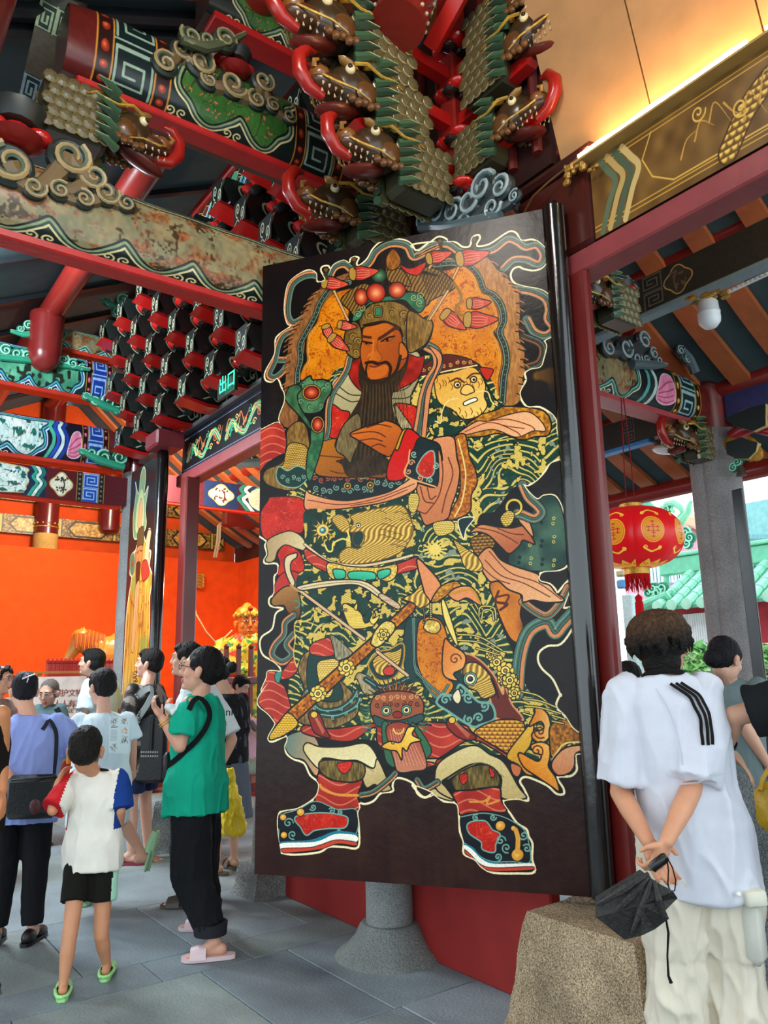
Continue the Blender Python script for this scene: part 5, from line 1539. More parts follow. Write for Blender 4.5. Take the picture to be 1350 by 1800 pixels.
 def darkband(L,H):
  return beam_canvas(L, H, [('fill', 30, '3a3630'),('key', 18, '2b2b2a', '6a665a', 2,1.3),('fill', 30, '34322e'),('med', 26, '403a34', '6a5a48'),('key', 18, '2b2b2a', '6a665a', 2,1.3),('fill', 60, '34322e'),('med', 26, '403a34', '6a5a48'),('key', 18, '2b2b2a', '6a665a', 2,1.3),('fill', 40, '34322e')], '34322e')
 imK = canvas_mat('dark_tie_paint', darkband(300,30).image('dark_tie'),.45)
 p0,p1 = onX(1100,578,4.6),onX(1350,452,4.6)
 zt = (p0.z + p1.z) / 2
 painted_beam('tie_beam', 'dark carved tie beam carrying the white light bulb', .9,3.62,4.6, zt, zt + .26,.12, imK, '3a3430', axis='Y', rnd=0, under='7f97a0', under_w=.9)
 zt2 = onX(1120,780,6.3).z
 painted_beam('tie_beam', 'small dark key-pattern tie beam with light blue underside behind the lantern cord', 4.05,6.4,6.3, zt2, zt2 + .26,.12, imK, '3a3430', axis='Y', rnd=0, under='3f8fd0', under_w=.9)
 imL = canvas_mat('blue_tie_paint', beam_canvas(150,34, [('fill', 24, '4a6a78'),('key', 30, '3c4644', '8c9a90', 2,2),('fill', 96, '3c3c6a')], '3c3c6a').image('blue_tie'),.4)
 zt3 = onX(1290,745,6.72).z
 painted_beam('tie_beam', 'blue and key-pattern tie beam right of the fluted column', 2.1,3.56,6.72, zt3, zt3 + .34,.2, imL, '4a4a66', axis='Y', rnd=0, under='3f78d8', under_w=.95)
make_beams()
def flat_board(name, label, X, y0, y1, z0, z1, th, cv, rough=.35, cat='board', group=None, tilt=0):
 """board in the gate line, picture towards -X; picture x runs from far (y1) to near (y0)"""
 t = empty(name, (X, (y0 + y1) / 2, z0), label, cat, group)
 mt = canvas_mat(name + '_paint', cv.image(name + '_picture'), rough, .05)
 f = MB()
 f.quad([(X,y1,z0),(X,y0,z0),(X + tilt,y0,z1),(X + tilt,y1,z1)],'ffffff')
 f.build('painted_side', mt, t)
 b = MB()
 b.add([(X + .002,y0,z0),(X + .002,y1,z0),(X + tilt + .002,y1,z1),(X + tilt + .002,y0,z1),(X + th,y0,z0),(X + th,y1,z0),(X + tilt + th,y1,z1),(X + tilt + th,y0,z1)],
  [(0,1,2,3),(7,6,5,4),(0,4,5,1),(1,5,6,2),(2,6,7,3),(3,7,4,0)],'241a18')
 b.build('backing', SATIN, t)
 return t
def dragon_board():
 L,H,u = 380,44,4
 cv = Canvas(L * u,H * u,'12151a',None,u)
 cv.line([(4,4),(L - 4,4),(L - 4,H - 4),(4,H - 4),(4,4)],'8a98a8',.8,smooth=False)
 cv.line([(2,2),(L - 2,2),(L - 2,H - 2),(2,H - 2),(2,2)],'1c2c50',1.4,smooth=False)
 rnd = random.Random(5)
 for k in range(4):
  x0 = 14 + k * 92
  body = [(x0,30),(x0 + 12,16),(x0 + 26,28),(x0 + 40,34),(x0 + 54,20),(x0 + 66,14),(x0 + 78,26)]
  for c_,w_ in (('0c1c14',8),('2fa878',6.4),('e8c860',3.2),('1f5c9c',1.2)):
   cv.line(body,c_,w_)
  for i in range(9):
   x = x0 + i * 9
   c_ = ['e08a4c','35b080','f0d070','d8744c'][i % 4]
   cv.line([(x,22 + 8 * math.sin(i * 1.7)),(x + 5,12 + (i % 3) * 9),(x + 12,14 + (i % 2) * 16)],c_,2.6,taper=True)
   cv.line(spiral(x + 4,30 - (i % 3) * 8,4,1.2,i,1 if i % 2 else -1),c_,1.1,smooth=False)
 return cv
def gold_board():
 L,H,u = 330,46,4
 cv = Canvas(L * u,H * u,'6e4c22',None,u)
 cv.fill([(0,0),(L,0),(L,H),(0,H)],lambda X,Y: mixc('5c3e1c','8a6430',vnoise(X,Y,30,3)),smooth=False)
 for yy in (4,6.4):
  cv.line([(0,H - yy),(L,H - yy)],'c8963c',.7,smooth=False)
  cv.line([(0,yy),(L,yy)],'c8963c',.7,smooth=False)
 for i,c_ in enumerate(('5c6a50','b89a5c','4c5c48','c8aa6c')):
  x = 14 + i * 6
  cv.line([(x - 6,4),(x,12),(x + 5,20),(x - 1,30),(x - 8,44)],c_,4)
 cv.line([(48,6),(40,18),(46,30),(60,38),(L,38)],'d8a848',.9,smooth=False)
 def sc(X,Y):
  row = np.floor(Y / 14.); xx = (X + (row % 2) * 9) % 18 - 9; yy = Y % 14
  return mixc('6a4818','f0c05c',np.clip((1 - np.hypot(xx,yy) / 10.) * 2,0,1))
 body = [(95,40),(110,24),(130,16),(150,26),(170,34),(190,22),(214,12),(240,24),(270,34),(300,20)]
 cv.line(body,'4a3010',13)
 q = smooth_pts(body,False,10)
 for i in range(0,len(q) - 2,1):
  cv.fill(np.stack([q[i][0] + 5.6 * np.cos(np.linspace(0,2 * PI,12)),q[i][1] + 5.6 * np.sin(np.linspace(0,2 * PI,12))],1),sc,smooth=False)
 for i in range(26):
  x = 66 + i * 10
  cv.line([(x,30 - (i % 4) * 5),(x + 5,22 - (i % 3) * 5),(x + 13,20 + (i % 5) * 3)],'c8923c',1.2,taper=True)
 for k in range(10):
  cv.line(spiral(80 + k * 25,12 + (k % 3) * 10,5,1.4,k,1),'e0b050',1,smooth=False)
 return cv
flat_board('lintel_board', 'black board with green and orange dragons over the far end of the gateway', 2.925,3.66,7.45,3.54,3.94,.06, dragon_board())
flat_board('lintel_board', 'brown board with a golden scaled dragon below the glowing light strip', 2.885,-.3,2.10,3.54,3.97,.08, gold_board(), tilt=0)
haze_boards = empty('haze_boards', (2.9,.9,4.02), 'smooth tan planked cove above the glowing light strip', 'ceiling panel')  # added boards catching the strip's glow where glare hides the bracket rows
nb = 5
for k in range(nb):
 y0 = -.4 + k * (2.7 / nb)
 m_ = MB(); a = Vector((2.93,y0 + .004,4.03)); b = Vector((2.93,y0 + 2.7 / nb - .004,4.03)); upv = Vector((-.42,0,1.75))
 m_.add([a,b,b + upv,a + upv,a + Vector((.03,0,0)),b + Vector((.03,0,0)),b + upv + Vector((.03,0,0)),a + upv + Vector((.03,0,0))],
  [(3,2,1,0),(4,5,6,7),(0,1,5,4),(1,2,6,5),(2,3,7,6),(3,0,4,7)],['b88a5c','b28558','bc8e60'][k % 3])
 m_.build('haze_plank', MATTE, haze_boards)
def led_strip():
 t = empty('light_strip', (2.80,1.6,3.98), 'blinding warm rope light along the top of the golden dragon board', 'light')
 em = bpy.data.materials.new('rope_light_glow'); em.use_nodes = True
 b = em.node_tree.nodes['Principled BSDF']
 b.inputs['Base Color'].default_value = (1,.8,.4,1)
 b.inputs['Emission Color'].default_value = (1.0,.66,.30,1)
 b.inputs['Emission Strength'].default_value = 60
 x = 2.83
 segs = [(2.12,1.25),(1.17,-.3)]
 for y0,y1 in segs:
  n = 12
  m_ = MB()
  pts = [(x + .002 * math.sin(i * 2.1),y0 + (y1 - y0) * i / n,3.985 + .003 * math.sin(i * 1.3)) for i in range(n + 1)]
  m_.tube(pts,.011,'ffffff',8)
  m_.build('rope_light', em, t, True)
 w_ = MB(); w_.tube([(x,2.12,3.985),(x + .02,2.2,3.99),(x,2.32,3.96),(x - .01,2.42,3.93),(2.86,2.6,3.84)],.006,'6b4a28',6)
 w_.build('lead_wire', PLASTIC, t, True)
 m_ = MB(); m_.box((x + .03,.9,3.965),(.08,2.5,.012), 'b08a4c'); m_.build('mounting_ledge', SATIN, t)
led_strip()
g = MB()
rnd = random.Random(2)
for k in range(16):
 p = Vector((2.84,2.08 + rnd.uniform(-.06,.14),3.93 + rnd.uniform(-.05,.06)))
 g.ell(p,(.016,rnd.uniform(.01,.03),rnd.uniform(.01,.025)),'a87c34',seg=6,rings=4)
o = g.build('gilt_knot', GOLD, smooth=True); at_base(o, (2.84,2.1,3.9)); tag(o, 'crumpled gilt carving at the left end of the glowing rope light', 'ornament')
# ---------------------------------------------------------------- carved ornaments
PAL = {'old': ('26302b', 'a58e62', '4f5c48', '6e5a3c'), 'jade': ('1f7a5c', 'a8e8cc', '2f9a78', '155040'), 'silver': ('2b3436', '9fb0b0', '55666a', '3a4042'),
 'olive': ('2f3a2c', '8a8460', '50583e', '5a5034')}
def curl(m_,c,r,u,v,n_,pal,d=1,a0=0.0,turns=1.45):
 """one carved cloud curl: a domed disc with a raised spiral rim"""
 dark,rim,mid,_ = PAL[pal]
 c,u,v,n_ = Vector(c),Vector(u),Vector(v),Vector(n_)
 R = Matrix((u,v,n_)).transposed()
 m_.lathe([(r,-.35 * r),(r * .98,0),(r * .8,.16 * r),(r * .45,.05 * r),(.01,.1 * r)],dark,c,18,R)
 pts,rad = [],[]
 K = 20
 for i in range(K):
  t = i / (K - 1)
  a = a0 + d * t * turns * 2 * PI
  rr = r * (.96 - .80 * t)
  pts.append(c + (u * math.cos(a) + v * math.sin(a)) * rr + n_ * r * (.12 + .16 * math.sin(t * PI)))
  rad.append(r * (.15 - .06 * t))
 m_.tube(pts,rad,rim,6)
 pts2 = [p + (c - p) * .14 - n_ * r * .03 for p in pts]
 m_.tube(pts2,[x * 1.25 for x in rad],mid,6)
 m_.ell(pts[-1],r * .15,rim,seg=8,rings=5)
def scrollwork(label, curls, plane, pal='old', name='cloud_carving', flat_cols=None, group=None, mat=None, depth=1.0, tails=()):
 """curls: (px, py, r_px, dir, start angle) laid on the plane ('Y', value) or ('X', value); tails: lists of (px,py,r_px)"""
 ax,val = plane
 if ax == 'Y':
  on = lambda x,y: onY(x,y,val); u,v,n_ = Vector((1,0,0)),Vector((0,0,1)),Vector((0,-1,0))
 else:
  on = lambda x,y: onX(x,y,val); u,v,n_ = Vector((0,-1,0)),Vector((0,0,1)),Vector((-1,0,0))
 cs = []
 for q in curls:
  c = on(q[0],q[1]); dist = (c - Vector((0,0,EYE))).dot(fw)
  cs.append((c,q[2] * dist / F_PX * 1.12,q[3],q[4]))
 base = sum((c for c, *_ in cs),Vector()) / len(cs); base.z = min(c.z - r for c,r, *_ in cs)
 t = empty(name, base, label, 'carving', group)
 for c,r,d,a0 in cs:
  m_ = MB()
  curl(m_,c - n_ * 0,r,u,v,n_,pal,d,a0)
  m_.build('cloud_curl', mat or SATIN, t, True)
 if len(cs) > 1 or tails:
  m_ = MB()
  for (c,r, *_),(c2,r2, *_2) in zip(cs[:-1],cs[1:]):
   if (c - c2).length < 2.6 * (r + r2):
    k = 6
    m_.tube([c.lerp(c2,i / k) - n_ * (-.012) * 0 - n_ * .02 + Vector((0,0,-.15 * (r + r2) * math.sin(PI * i / k))) for i in range(k + 1)],
      [r * .55 + (r2 - r) * .55 * i / k for i in range(k + 1)],PAL[pal][3],8)
  for tl_ in tails:
   ps = [on(x,y) for x,y,r in tl_]
   rs = [r * (p - Vector((0,0,EYE))).dot(fw) / F_PX for p,(x,y,r) in zip(ps,tl_)]
   m_.tube(ps,rs,PAL[pal][2],8)
   m_.tube([p + n_ * .012 + v * rr * .7 for p,rr in zip(ps,rs)],[rr * .25 for rr in rs],PAL[pal][1],6)
  m_.build('cloud_body', mat or SATIN, t, True)
 return t
A_ = lambda *q: q
scrollwork('big olive cloud carving heaped on the low landscape beam at far left', [
 A_(18,290,38,1,2.0),A_(60,330,20,-1,.5),A_(122,278,34,-1,1.0),A_(165,312,24,1,3.0),A_(105,335,18,1,1.),A_(148,350,17,-1,2.),A_(186,340,22,-1,0.5),A_(222,358,15,1,2.)],
 ('Y', 3.66), 'old')
scrollwork('olive cloud carving on top of the green plum-blossom beam', [
 A_(290,112,22,1,1.),A_(318,88,18,-1,.3),A_(352,112,26,-1,2.),A_(366,142,17,1,1.),A_(408,150,24,-1,0.),A_(450,176,17,1,2.),A_(462,145,20,-1,1.),A_(480,186,14,1,1.),A_(508,205,13,-1,.4)],
 ('Y', 3.63), 'old')
scrollwork('dark green cloud bracket with spiral ends under the thick purlin at top', [A_(335,65,19,1,2.5), A_(365,72,16,-1,.5), A_(395,70,20,1,0.)], ('Y', 3.55), 'olive', tails=[[(320,70,8),(360,84,10),(400,76,8),(430,60,5)]])
scrollwork('silvery green cloud carving above the top edge of the big painted leaf', [
 A_(745,388,16,1,1.),A_(770,375,20,-1,2.),A_(800,372,22,1,.4),A_(828,355,26,-1,1.2),A_(852,330,28,1,.4),A_(882,330,22,-1,2.),A_(815,392,15,1,0.),A_(868,366,20,-1,0.),A_(905,345,12,1,1.)],
 ('X', 2.70), 'silver', mat=LACQ, tails=[[(740,400,9),(800,398,11),(880,378,8)]])
scrollwork('dark scroll carving behind the top of the big painted leaf', [A_(722,350,16,1,1.), A_(712,376,14,-1,1.)], ('X', 2.86), 'olive')
scrollwork('jade cloud bracket under the highest blue beam at left', [A_(215,700,12,-1,1.), A_(190,708,13,1,1.), A_(168,704,9,-1,0.), A_(152,697,7,1,0.), A_(205,722,8,1,0.)], ('Y', 8.84), 'jade', tails=[[(145,693,3),(180,712,8),(222,728,6)]])
scrollwork('jade cloud bracket under the lotus beam at left', [A_(210,805,12,-1,1.), A_(182,804,13,1,1.), A_(162,797,9,-1,0.), A_(146,794,6,1,0.), A_(204,818,7,1,0.)], ('Y', 8.84), 'jade', tails=[[(138,790,3),(172,808,8),(218,822,6)]])
scrollwork('pale jade cloud crest on the highest blue beam behind the hanging post', [A_(10,616,10,1,1.), A_(30,622,10,-1,1.), A_(48,626,9,1,0.), A_(112,632,9,-1,1.), A_(128,640,9,1,1.), A_(144,646,6,1,1.)], ('Y', 8.84), 'jade', tails=[[(0,628,6),(60,634,6),(158,650,3)]])
scrollwork('small jade wing carving left of the slim red column top', [A_(216,530,12,1,1.), A_(205,548,9,-1,1.), A_(226,545,8,1,0.), A_(190,532,8,-1,2.)], ('Y', 8.84), 'jade', tails=[[(172,525,2),(195,535,6),(228,556,5)]])
scrollwork('jade triangular end carving left of the hanging post', [A_(50,572,8,1,1.), A_(36,578,6,-1,1.)], ('Y', 8.84), 'jade', tails=[[(18,582,3),(40,588,5),(60,588,6)]])
scrollwork('grey-green cloud carving above the lotus beam at right of the jamb', [
 A_(1064,582,16,1,1.),A_(1068,612,15,1,2.),A_(1097,613,19,-1,1.),A_(1130,600,17,1,.4),A_(1118,632,14,-1,1.),A_(1148,622,11,1,1.),A_(1158,636,10,-1,0.),A_(1135,634,9,1,0.)],
 ('Y', 3.60), 'silver', tails=[[(1110,640,9),(1150,642,8),(1172,642,3)]])
scrollwork('curled grey bracket tip on the left of the fluted column head', [A_(1195,616,9,1,1.), A_(1206,630,9,-1,1.)], ('Y', 3.60), 'silver', tails=[[(1198,612,6),(1212,630,8),(1222,655,9)]])
scrollwork('small scroll beside the red post above the dark tie beam', [A_(1110,505,10,1,1.), A_(1100,492,7,-1,1.)], ('X', 4.45), 'silver', tails=[[(1085,484,3),(1105,490,4),(1122,508,3)]])
def dragon_proto():
 """dragon-head bracket end; local x is the way it looks, z up"""
 t = empty('dragon_bracket', (0,0,0))
 n = MB()
 n.box((-.20,0,.02),(.30,.17,.30),'3d3a28',bev=.03)
 for s in (-1,1):
  for i in range(6):
   for j in range(5):
    c = (-.33 + i * .052 + (j % 2) * .026,s * .083,-.10 + j * .056)
    n.lathe([(.034,0),(.03,.008),(.012,.014)],'5d5436',c,8,rotx(-s * PI / 2))
    n.tube([Vector(c) + Vector((.032 * math.cos(a),s * .007,.032 * math.sin(a))) for a in (-2.4,-1.8,-1.2,-.6,-.1)],.004,'8a7c50',4)
 n.build('scaled_neck', LACQ, t)
 m_ = MB()
 for s in (-1,1):
  m_ = MB()
  for i in range(7):
   z = -.13 + i * .05
   m_.tube([(-.02,s * .09,z),(-.07,s * .115,z + .012),(-.13,s * .12,z + .03)],[.022,.018,.003],'2c4232' if i % 2 else '3c5a40',6)
   m_.tube([(-.02,s * .098,z + .014),(-.07,s * .124,z + .026),(-.13,s * .123,z + .034)],[.006,.005,.002],'93a878',4)
  m_.build('mane', LACQ, t, True)
 h = MB()
 h.ell((.05,0,.05),(.13,.095,.11),'3a2a18',seg=14,rings=10)
 h.ell((.15,0,.02),(.12,.07,.05),'4c2e1a',seg=12,rings=8)
 h.ell((.22,0,.045),(.05,.06,.045),'7a4c22',seg=10,rings=8)
 h.ell((.12,0,-.08),(.13,.055,.03),'5a1c14',R=roty(.35),seg=12,rings=6)
 for s in (-1,1):
  h.ell((.02,s * .085,.0),(.06,.03,.06),'5c3a1c',seg=8,rings=6)
  h.ell((.10,s * .06,.125),(.06,.028,.02),'8a6428',R=roty(-.35),seg=8,rings=6)
  for i in range(5):
   h.ell((-.02 + i * .03,s * (.10 - i * .004),-.06 - .01 * (i % 2)),.02,'6b4420',seg=7,rings=5)
  h.tube([(.26,s * .03,.06),(.27,s * .045,.075),(.25,s * .05,.085)],[.012,.012,.006],'9a6a2c',6)
 hd = h.build('head', LACQ, t, True)
 for s in (-1,1):
  e = MB()
  e.ell((.105,s * .078,.085),.024,'e8d8a8',seg=10,rings=8)
  e.ell((.115,s * .093,.087),.012,'14100c',seg=8,rings=6)
  e.build('eye', LACQ, hd, True)
 for s in (-1,1):
  te = MB()
  for i in range(5):
   x = .10 + i * .032
   te.tube([(x,s * .052,-.018),(x + .004,s * .054,-.036)],[.007,.001],'bfae88',5)
   te.tube([(x,s * .044,-.06),(x + .004,s * .046,-.044)],[.006,.001],'bfae88',5)
  te.build('teeth', PLASTIC, hd)
 r = MB()
 pts = [(.20,0,-.045),(.27,0,-.03),(.315,0,.03),(.32,0,.10),(.28,0,.16),(.235,0,.165)]
 r.tube(pts,[.024,.030,.034,.033,.026,.010],'9a1c14',12)
 r.build('red_curl', LACQ, hd, True)
 for s in (-1,1):
  g = MB()
  g.tube([(.03,s * .07,.14),(-.04,s * .085,.16),(-.13,s * .09,.13),(-.17,s * .1,.10)],[.014,.013,.009,.003],'b8862c',6)
  g.tube([(.09,s * .09,.115),(.04,s * .115,.12),(-.03,s * .125,.085),(-.10,s * .13,.09)],[.009,.009,.007,.003],'c8a040',6)
  g.tube([(.23,s * .05,.02),(.19,s * .09,-.02),(.10,s * .11,-.03),(.03,s * .12,-.06)],[.006,.006,.005,.002],'c8a040',5)
  g.build('gilt_whiskers', GOLD, hd, True)
 return t
DRG = dragon_proto()
def place(t, loc, yaw, s=1.0, label=None, cat=None, group=None, first=[True]):
 if first[0]:
  o = t; first[0] = False
 else:
  o = copy_tree(t)
 o.location = loc
 o.rotation_euler = (0,0,yaw)
 o.scale = (s,s,s)
 return tag(o, label, cat, group)
LX = lambda a,b: onY(a,b,2.97)
dl = [(560,75,1.28, 'left-facing dragon-head bracket with red curl, topmost of the left three', ),(598,188,1.2, 'left-facing dragon-head bracket, middle one of the left three'),
 (640,290,1.15, 'left-facing dragon-head bracket, lowest of the left three on the red post')]
for px,py,s,lab in dl:
 place(DRG, LX(px + 35, py), PI, s, lab, 'dragon bracket')
place(DRG, onY(605,385,3.60), PI, 1.25, 'dragon-head bracket just above the top left of the painted leaf', 'dragon bracket')
RXp = lambda a,b: onX(a,b,2.80)
for px, py, s, lab in [(940,15,1.1, 'hazy right-facing dragon bracket at the very top'),(935,95,1.1, 'right-facing dragon bracket with orange curl, upper of two beside the tan cove'),(915,235,1.05, 'right-facing dragon bracket, lower of two beside the tan cove')]:
 place(DRG, RXp(px - 20, py),-PI / 2, s, lab, 'dragon bracket')
place(DRG, onY(220,248,3.75) + Vector((-.05,0,0)),0,1.1, 'brown dragon head carving between the two long beams at left', 'dragon bracket')
place(DRG, onY(1205,778,3.76), PI, 1.15, 'dragon-head bracket under the lotus beam beside the fluted column', 'dragon bracket')
place(DRG, onX(1052,530,3.3), PI, .8, 'small dark dragon head peeking out right of the red jamb', 'dragon bracket')
def cushion_proto():
 t = MB()
 for s in (-1,1):
  t.ell((0,s * .052,0),(.075,.062,.036),'c01c16',seg=14,rings=8)
 t.ell((0,0,-.032),(.05,.07,.02),'8c1512',seg=12,rings=6)
 o = t.build('red_cushion', paint('red_gloss', .16,.6,0,.05,5, coat=.5), None, True)
 return o
def cluster():
 t = empty('bracket_post', (2.80,2.97,4.08), 'red bracket post with tiers of red arms above the painted leaf', 'bracket cluster')
 m_ = MB().box((2.80,2.97,4.95),(.13,.13,1.74), '8c1f18', bev=.012); m_.build('post', LACQ, t)
 zs = [onX(800,y,2.8).z for y in (352,262,175,95)]
 for k,z in enumerate(zs):
  c = MB()
  for s in (-1,1):
   c.ell((2.74 + .0,2.92 + s * .06,z),(.075,.07,.035),'c81e16',seg=14,rings=8)
   c.ell((2.76 + s * .05,2.90,z - .035),(.06,.05,.02),'2a2420',seg=10,rings=6)
  c.build('red_cushion', paint('red_gloss', .16,.6,0,.05,5, coat=.5), t, True)
 for k in range(3):
  z = zs[k] + .10
  a = MB()
  a.prism([(2.76,z),(2.10,z + .02),(2.04,z + .06),(2.10,z + .10),(2.76,z + .08)],(0,3.01,0),(1,0,0),(0,0,1),.07,'b01a16')
  a.build('bracket_arm', LACQ, t)
  a = MB()
  a.prism([(2.93,z),(2.36,z + .02),(2.30,z + .06),(2.36,z + .10),(2.93,z + .08)],(2.84,0,0),(0,1,0),(0,0,1),-.07,'b01a16')
  a.build('bracket_arm', LACQ, t)
 b = MB(); b.box((2.90,2.98,4.85),(.04,1.3,1.5), '2c1512'); b.build('back_board', SATIN, t)
 for k in range(3):
  for s in (-1,1):
   q = MB(); q.tube([(2.87,2.97 + s * (.2 + .18 * k),4.2),(2.87,2.97 + s * (.2 + .18 * k),5.5)],.03,'571815',8)
   q.build('stud_post', SATIN, t, True)
 return t
cluster()
m_ = MB()
p1,p2 = onY(735,-60,2.75),onY(700,45,2.75)
k = 7
m_.tube([p1.lerp(p2,i / k) for i in range(k + 1)],[.15] * (k + 1),'7a1d18',20)
for i,c_ in ((6.2,'b8b090'),(5.4,'3c4038'),(4.0,'b8b090')):
 c = p1.lerp(p2,i / k)
 ax = (p2 - p1).normalized(); R = frame3(ax.orthogonal(),ax)
 for j in range(18):
  a = 2 * PI * j / 18
  m_.ell(c + (R @ Vector((math.cos(a),math.sin(a),0))) * .15,.012,c_,seg=6,rings=4)
for i in (3.4,2.4):
 c = p1.lerp(p2,i / k + .0)
 for j in range(12):
  a = 2 * PI * j / 12
  e1 = (R @ Vector((math.cos(a),math.sin(a),0))); tt = ax.cross(e1)
  q = c + e1 * .152
  m_.tube([q + tt * x * .03 + ax * y * .03 for x,y in ((-1,-1),(-1,1),(1,1),(1,-.5),(-.3,-.5),(-.3,.4),(.4,.4))],.005,'8fa0a0',4)
o = m_.build('hanging_post', LACQ, smooth=True); tag(at_base(o, p2), 'banded round hanging post end with key pattern at top centre', 'post')
m_ = MB(); a,b = onX(815,-20,2.55),onX(758,85,2.55)
m_.tube([a, b], .06, 'b8201a', 4); o = m_.build('red_strut', LACQ); tag(at_base(o, b), 'bright red square strut right of the banded hanging post', 'strut')
cvk = beam_canvas(60,34, [('fill', 8, '27323a'),('key', 34, '1c2c40', 'a8c4d8', 2,2),('fill', 18, '2a3a34')], '27323a')
painted_beam('bracket_stub', 'silver-blue key-pattern beam stub left of the dragon brackets', 1.90,2.45,3.30, onY(610,125,3.3).z, onY(610,85,3.3).z, .14, canvas_mat('stub_paint', cvk.image('stub_picture'),.25), '3a4444', under='5a6a6a')
kp = empty('hanging_post', (1.84,9.0,4.3), 'red hanging post with rounded foot in front of the far blue beams', 'post')
zb = onY(80,652,8.85).z
MB().lathe([(.02, zb - .02),(.10, zb + .01),(.17, zb + .09),(.185, zb + .2),(.185, zb + .62),(.19, zb + .64),(.185, zb + .66),(.185,5.6)], '7d2220', (onY(80,600,8.85).x, 8.85,0),24).build('post_body', LACQ, kp, True)
m_ = MB(); p1,p2 = onX(108,-10,.75),onX(58,205,.75)
cvv = beam_canvas(120,20, [('fill', 12, '4a4a40'),('key', 26, '1c3432', 'a8b890', 2,1.4),('fill', 44, '5c564a'),('key', 26, '1c3432', '93a8b8', 2,1.4),('fill', 12, '2a2a2a')], '5c564a')
tt = empty('key_post', p2, 'grey square post with two key-pattern bands at upper left', 'post')
ax = (p1 - p2).normalized(); sx = Vector((0,0,0)) + rt * 1; sx = (sx - ax * sx.dot(ax)).normalized(); nz_ = sx.cross(ax)
w2 = .10
f = MB(); f.quad([p1 - sx * w2, p2 - sx * w2, p2 + sx * w2, p1 + sx * w2], 'ffffff', ((0,1),(1,1),(1,0),(0,0))); f.build('painted_side', canvas_mat('key_post_paint', cvv.image('key_post_picture'),.4), tt)
b = MB(); back = nz_ if nz_.dot(fw) > 0 else -nz_
q = [p1 - sx * w2,p2 - sx * w2,p2 + sx * w2,p1 + sx * w2]; q = [x + back * .003 for x in q]; q2 = [x + back * .16 for x in q]
b.add(q + q2, [(0,1,2,3),(7,6,5,4),(0,4,5,1),(1,5,6,2),(2,6,7,3),(3,7,4,0)], '4a443a'); b.build('post_body', SATIN, tt)
def cushion_at(px, py, rp, Y, label, group=None, ax='Y'):
 c = onY(px,py,Y) if ax == 'Y' else onX(px,py,Y)
 r = rp * (c - Vector((0,0,EYE))).dot(fw) / F_PX
 t = empty('red_cushion', c, label, 'bracket cushion', group)
 m_ = MB()
 n = 3
 for i in range(n):
  o_ = (i - 1) * r * .7
  m_.ell(c + (Vector((o_,0,0)) if ax == 'Y' else Vector((0,o_,0))),(r * .5,r * .5,r * .3),'b81a16',seg=12,rings=8)
 m_.build('lobes', paint('red_gloss', .16,.6,0,.05,5, coat=.5), t, True)
 m_ = MB(); m_.lathe([(r * .5,-r * .62),(r * .95,-r * .3),(r * .6,-r * .2)], '8a1a16', c, 16); m_.build('foot', LACQ, t, True)
 m_ = MB(); m_.lathe([(r * .7, r * .2),(r * .95, r * .7),(r * .95, r * .8)], '252a28', c, 12); m_.build('cup', SATIN, t, True)
cushion_at(28,232,52,3.7, 'wide red lobed cushion above the big cloud carving at far left')
cushion_at(412,116,32,3.66, 'red lobed cushion on the cloud carving above the green beam')
cushion_at(1095,516,22,4.1, 'red lobed cushion beside the dark tie beam, right of the jamb', ax='X')
cushion_at(1098,578,19,3.7, 'small bright red cushion on the grey cloud carving at right')
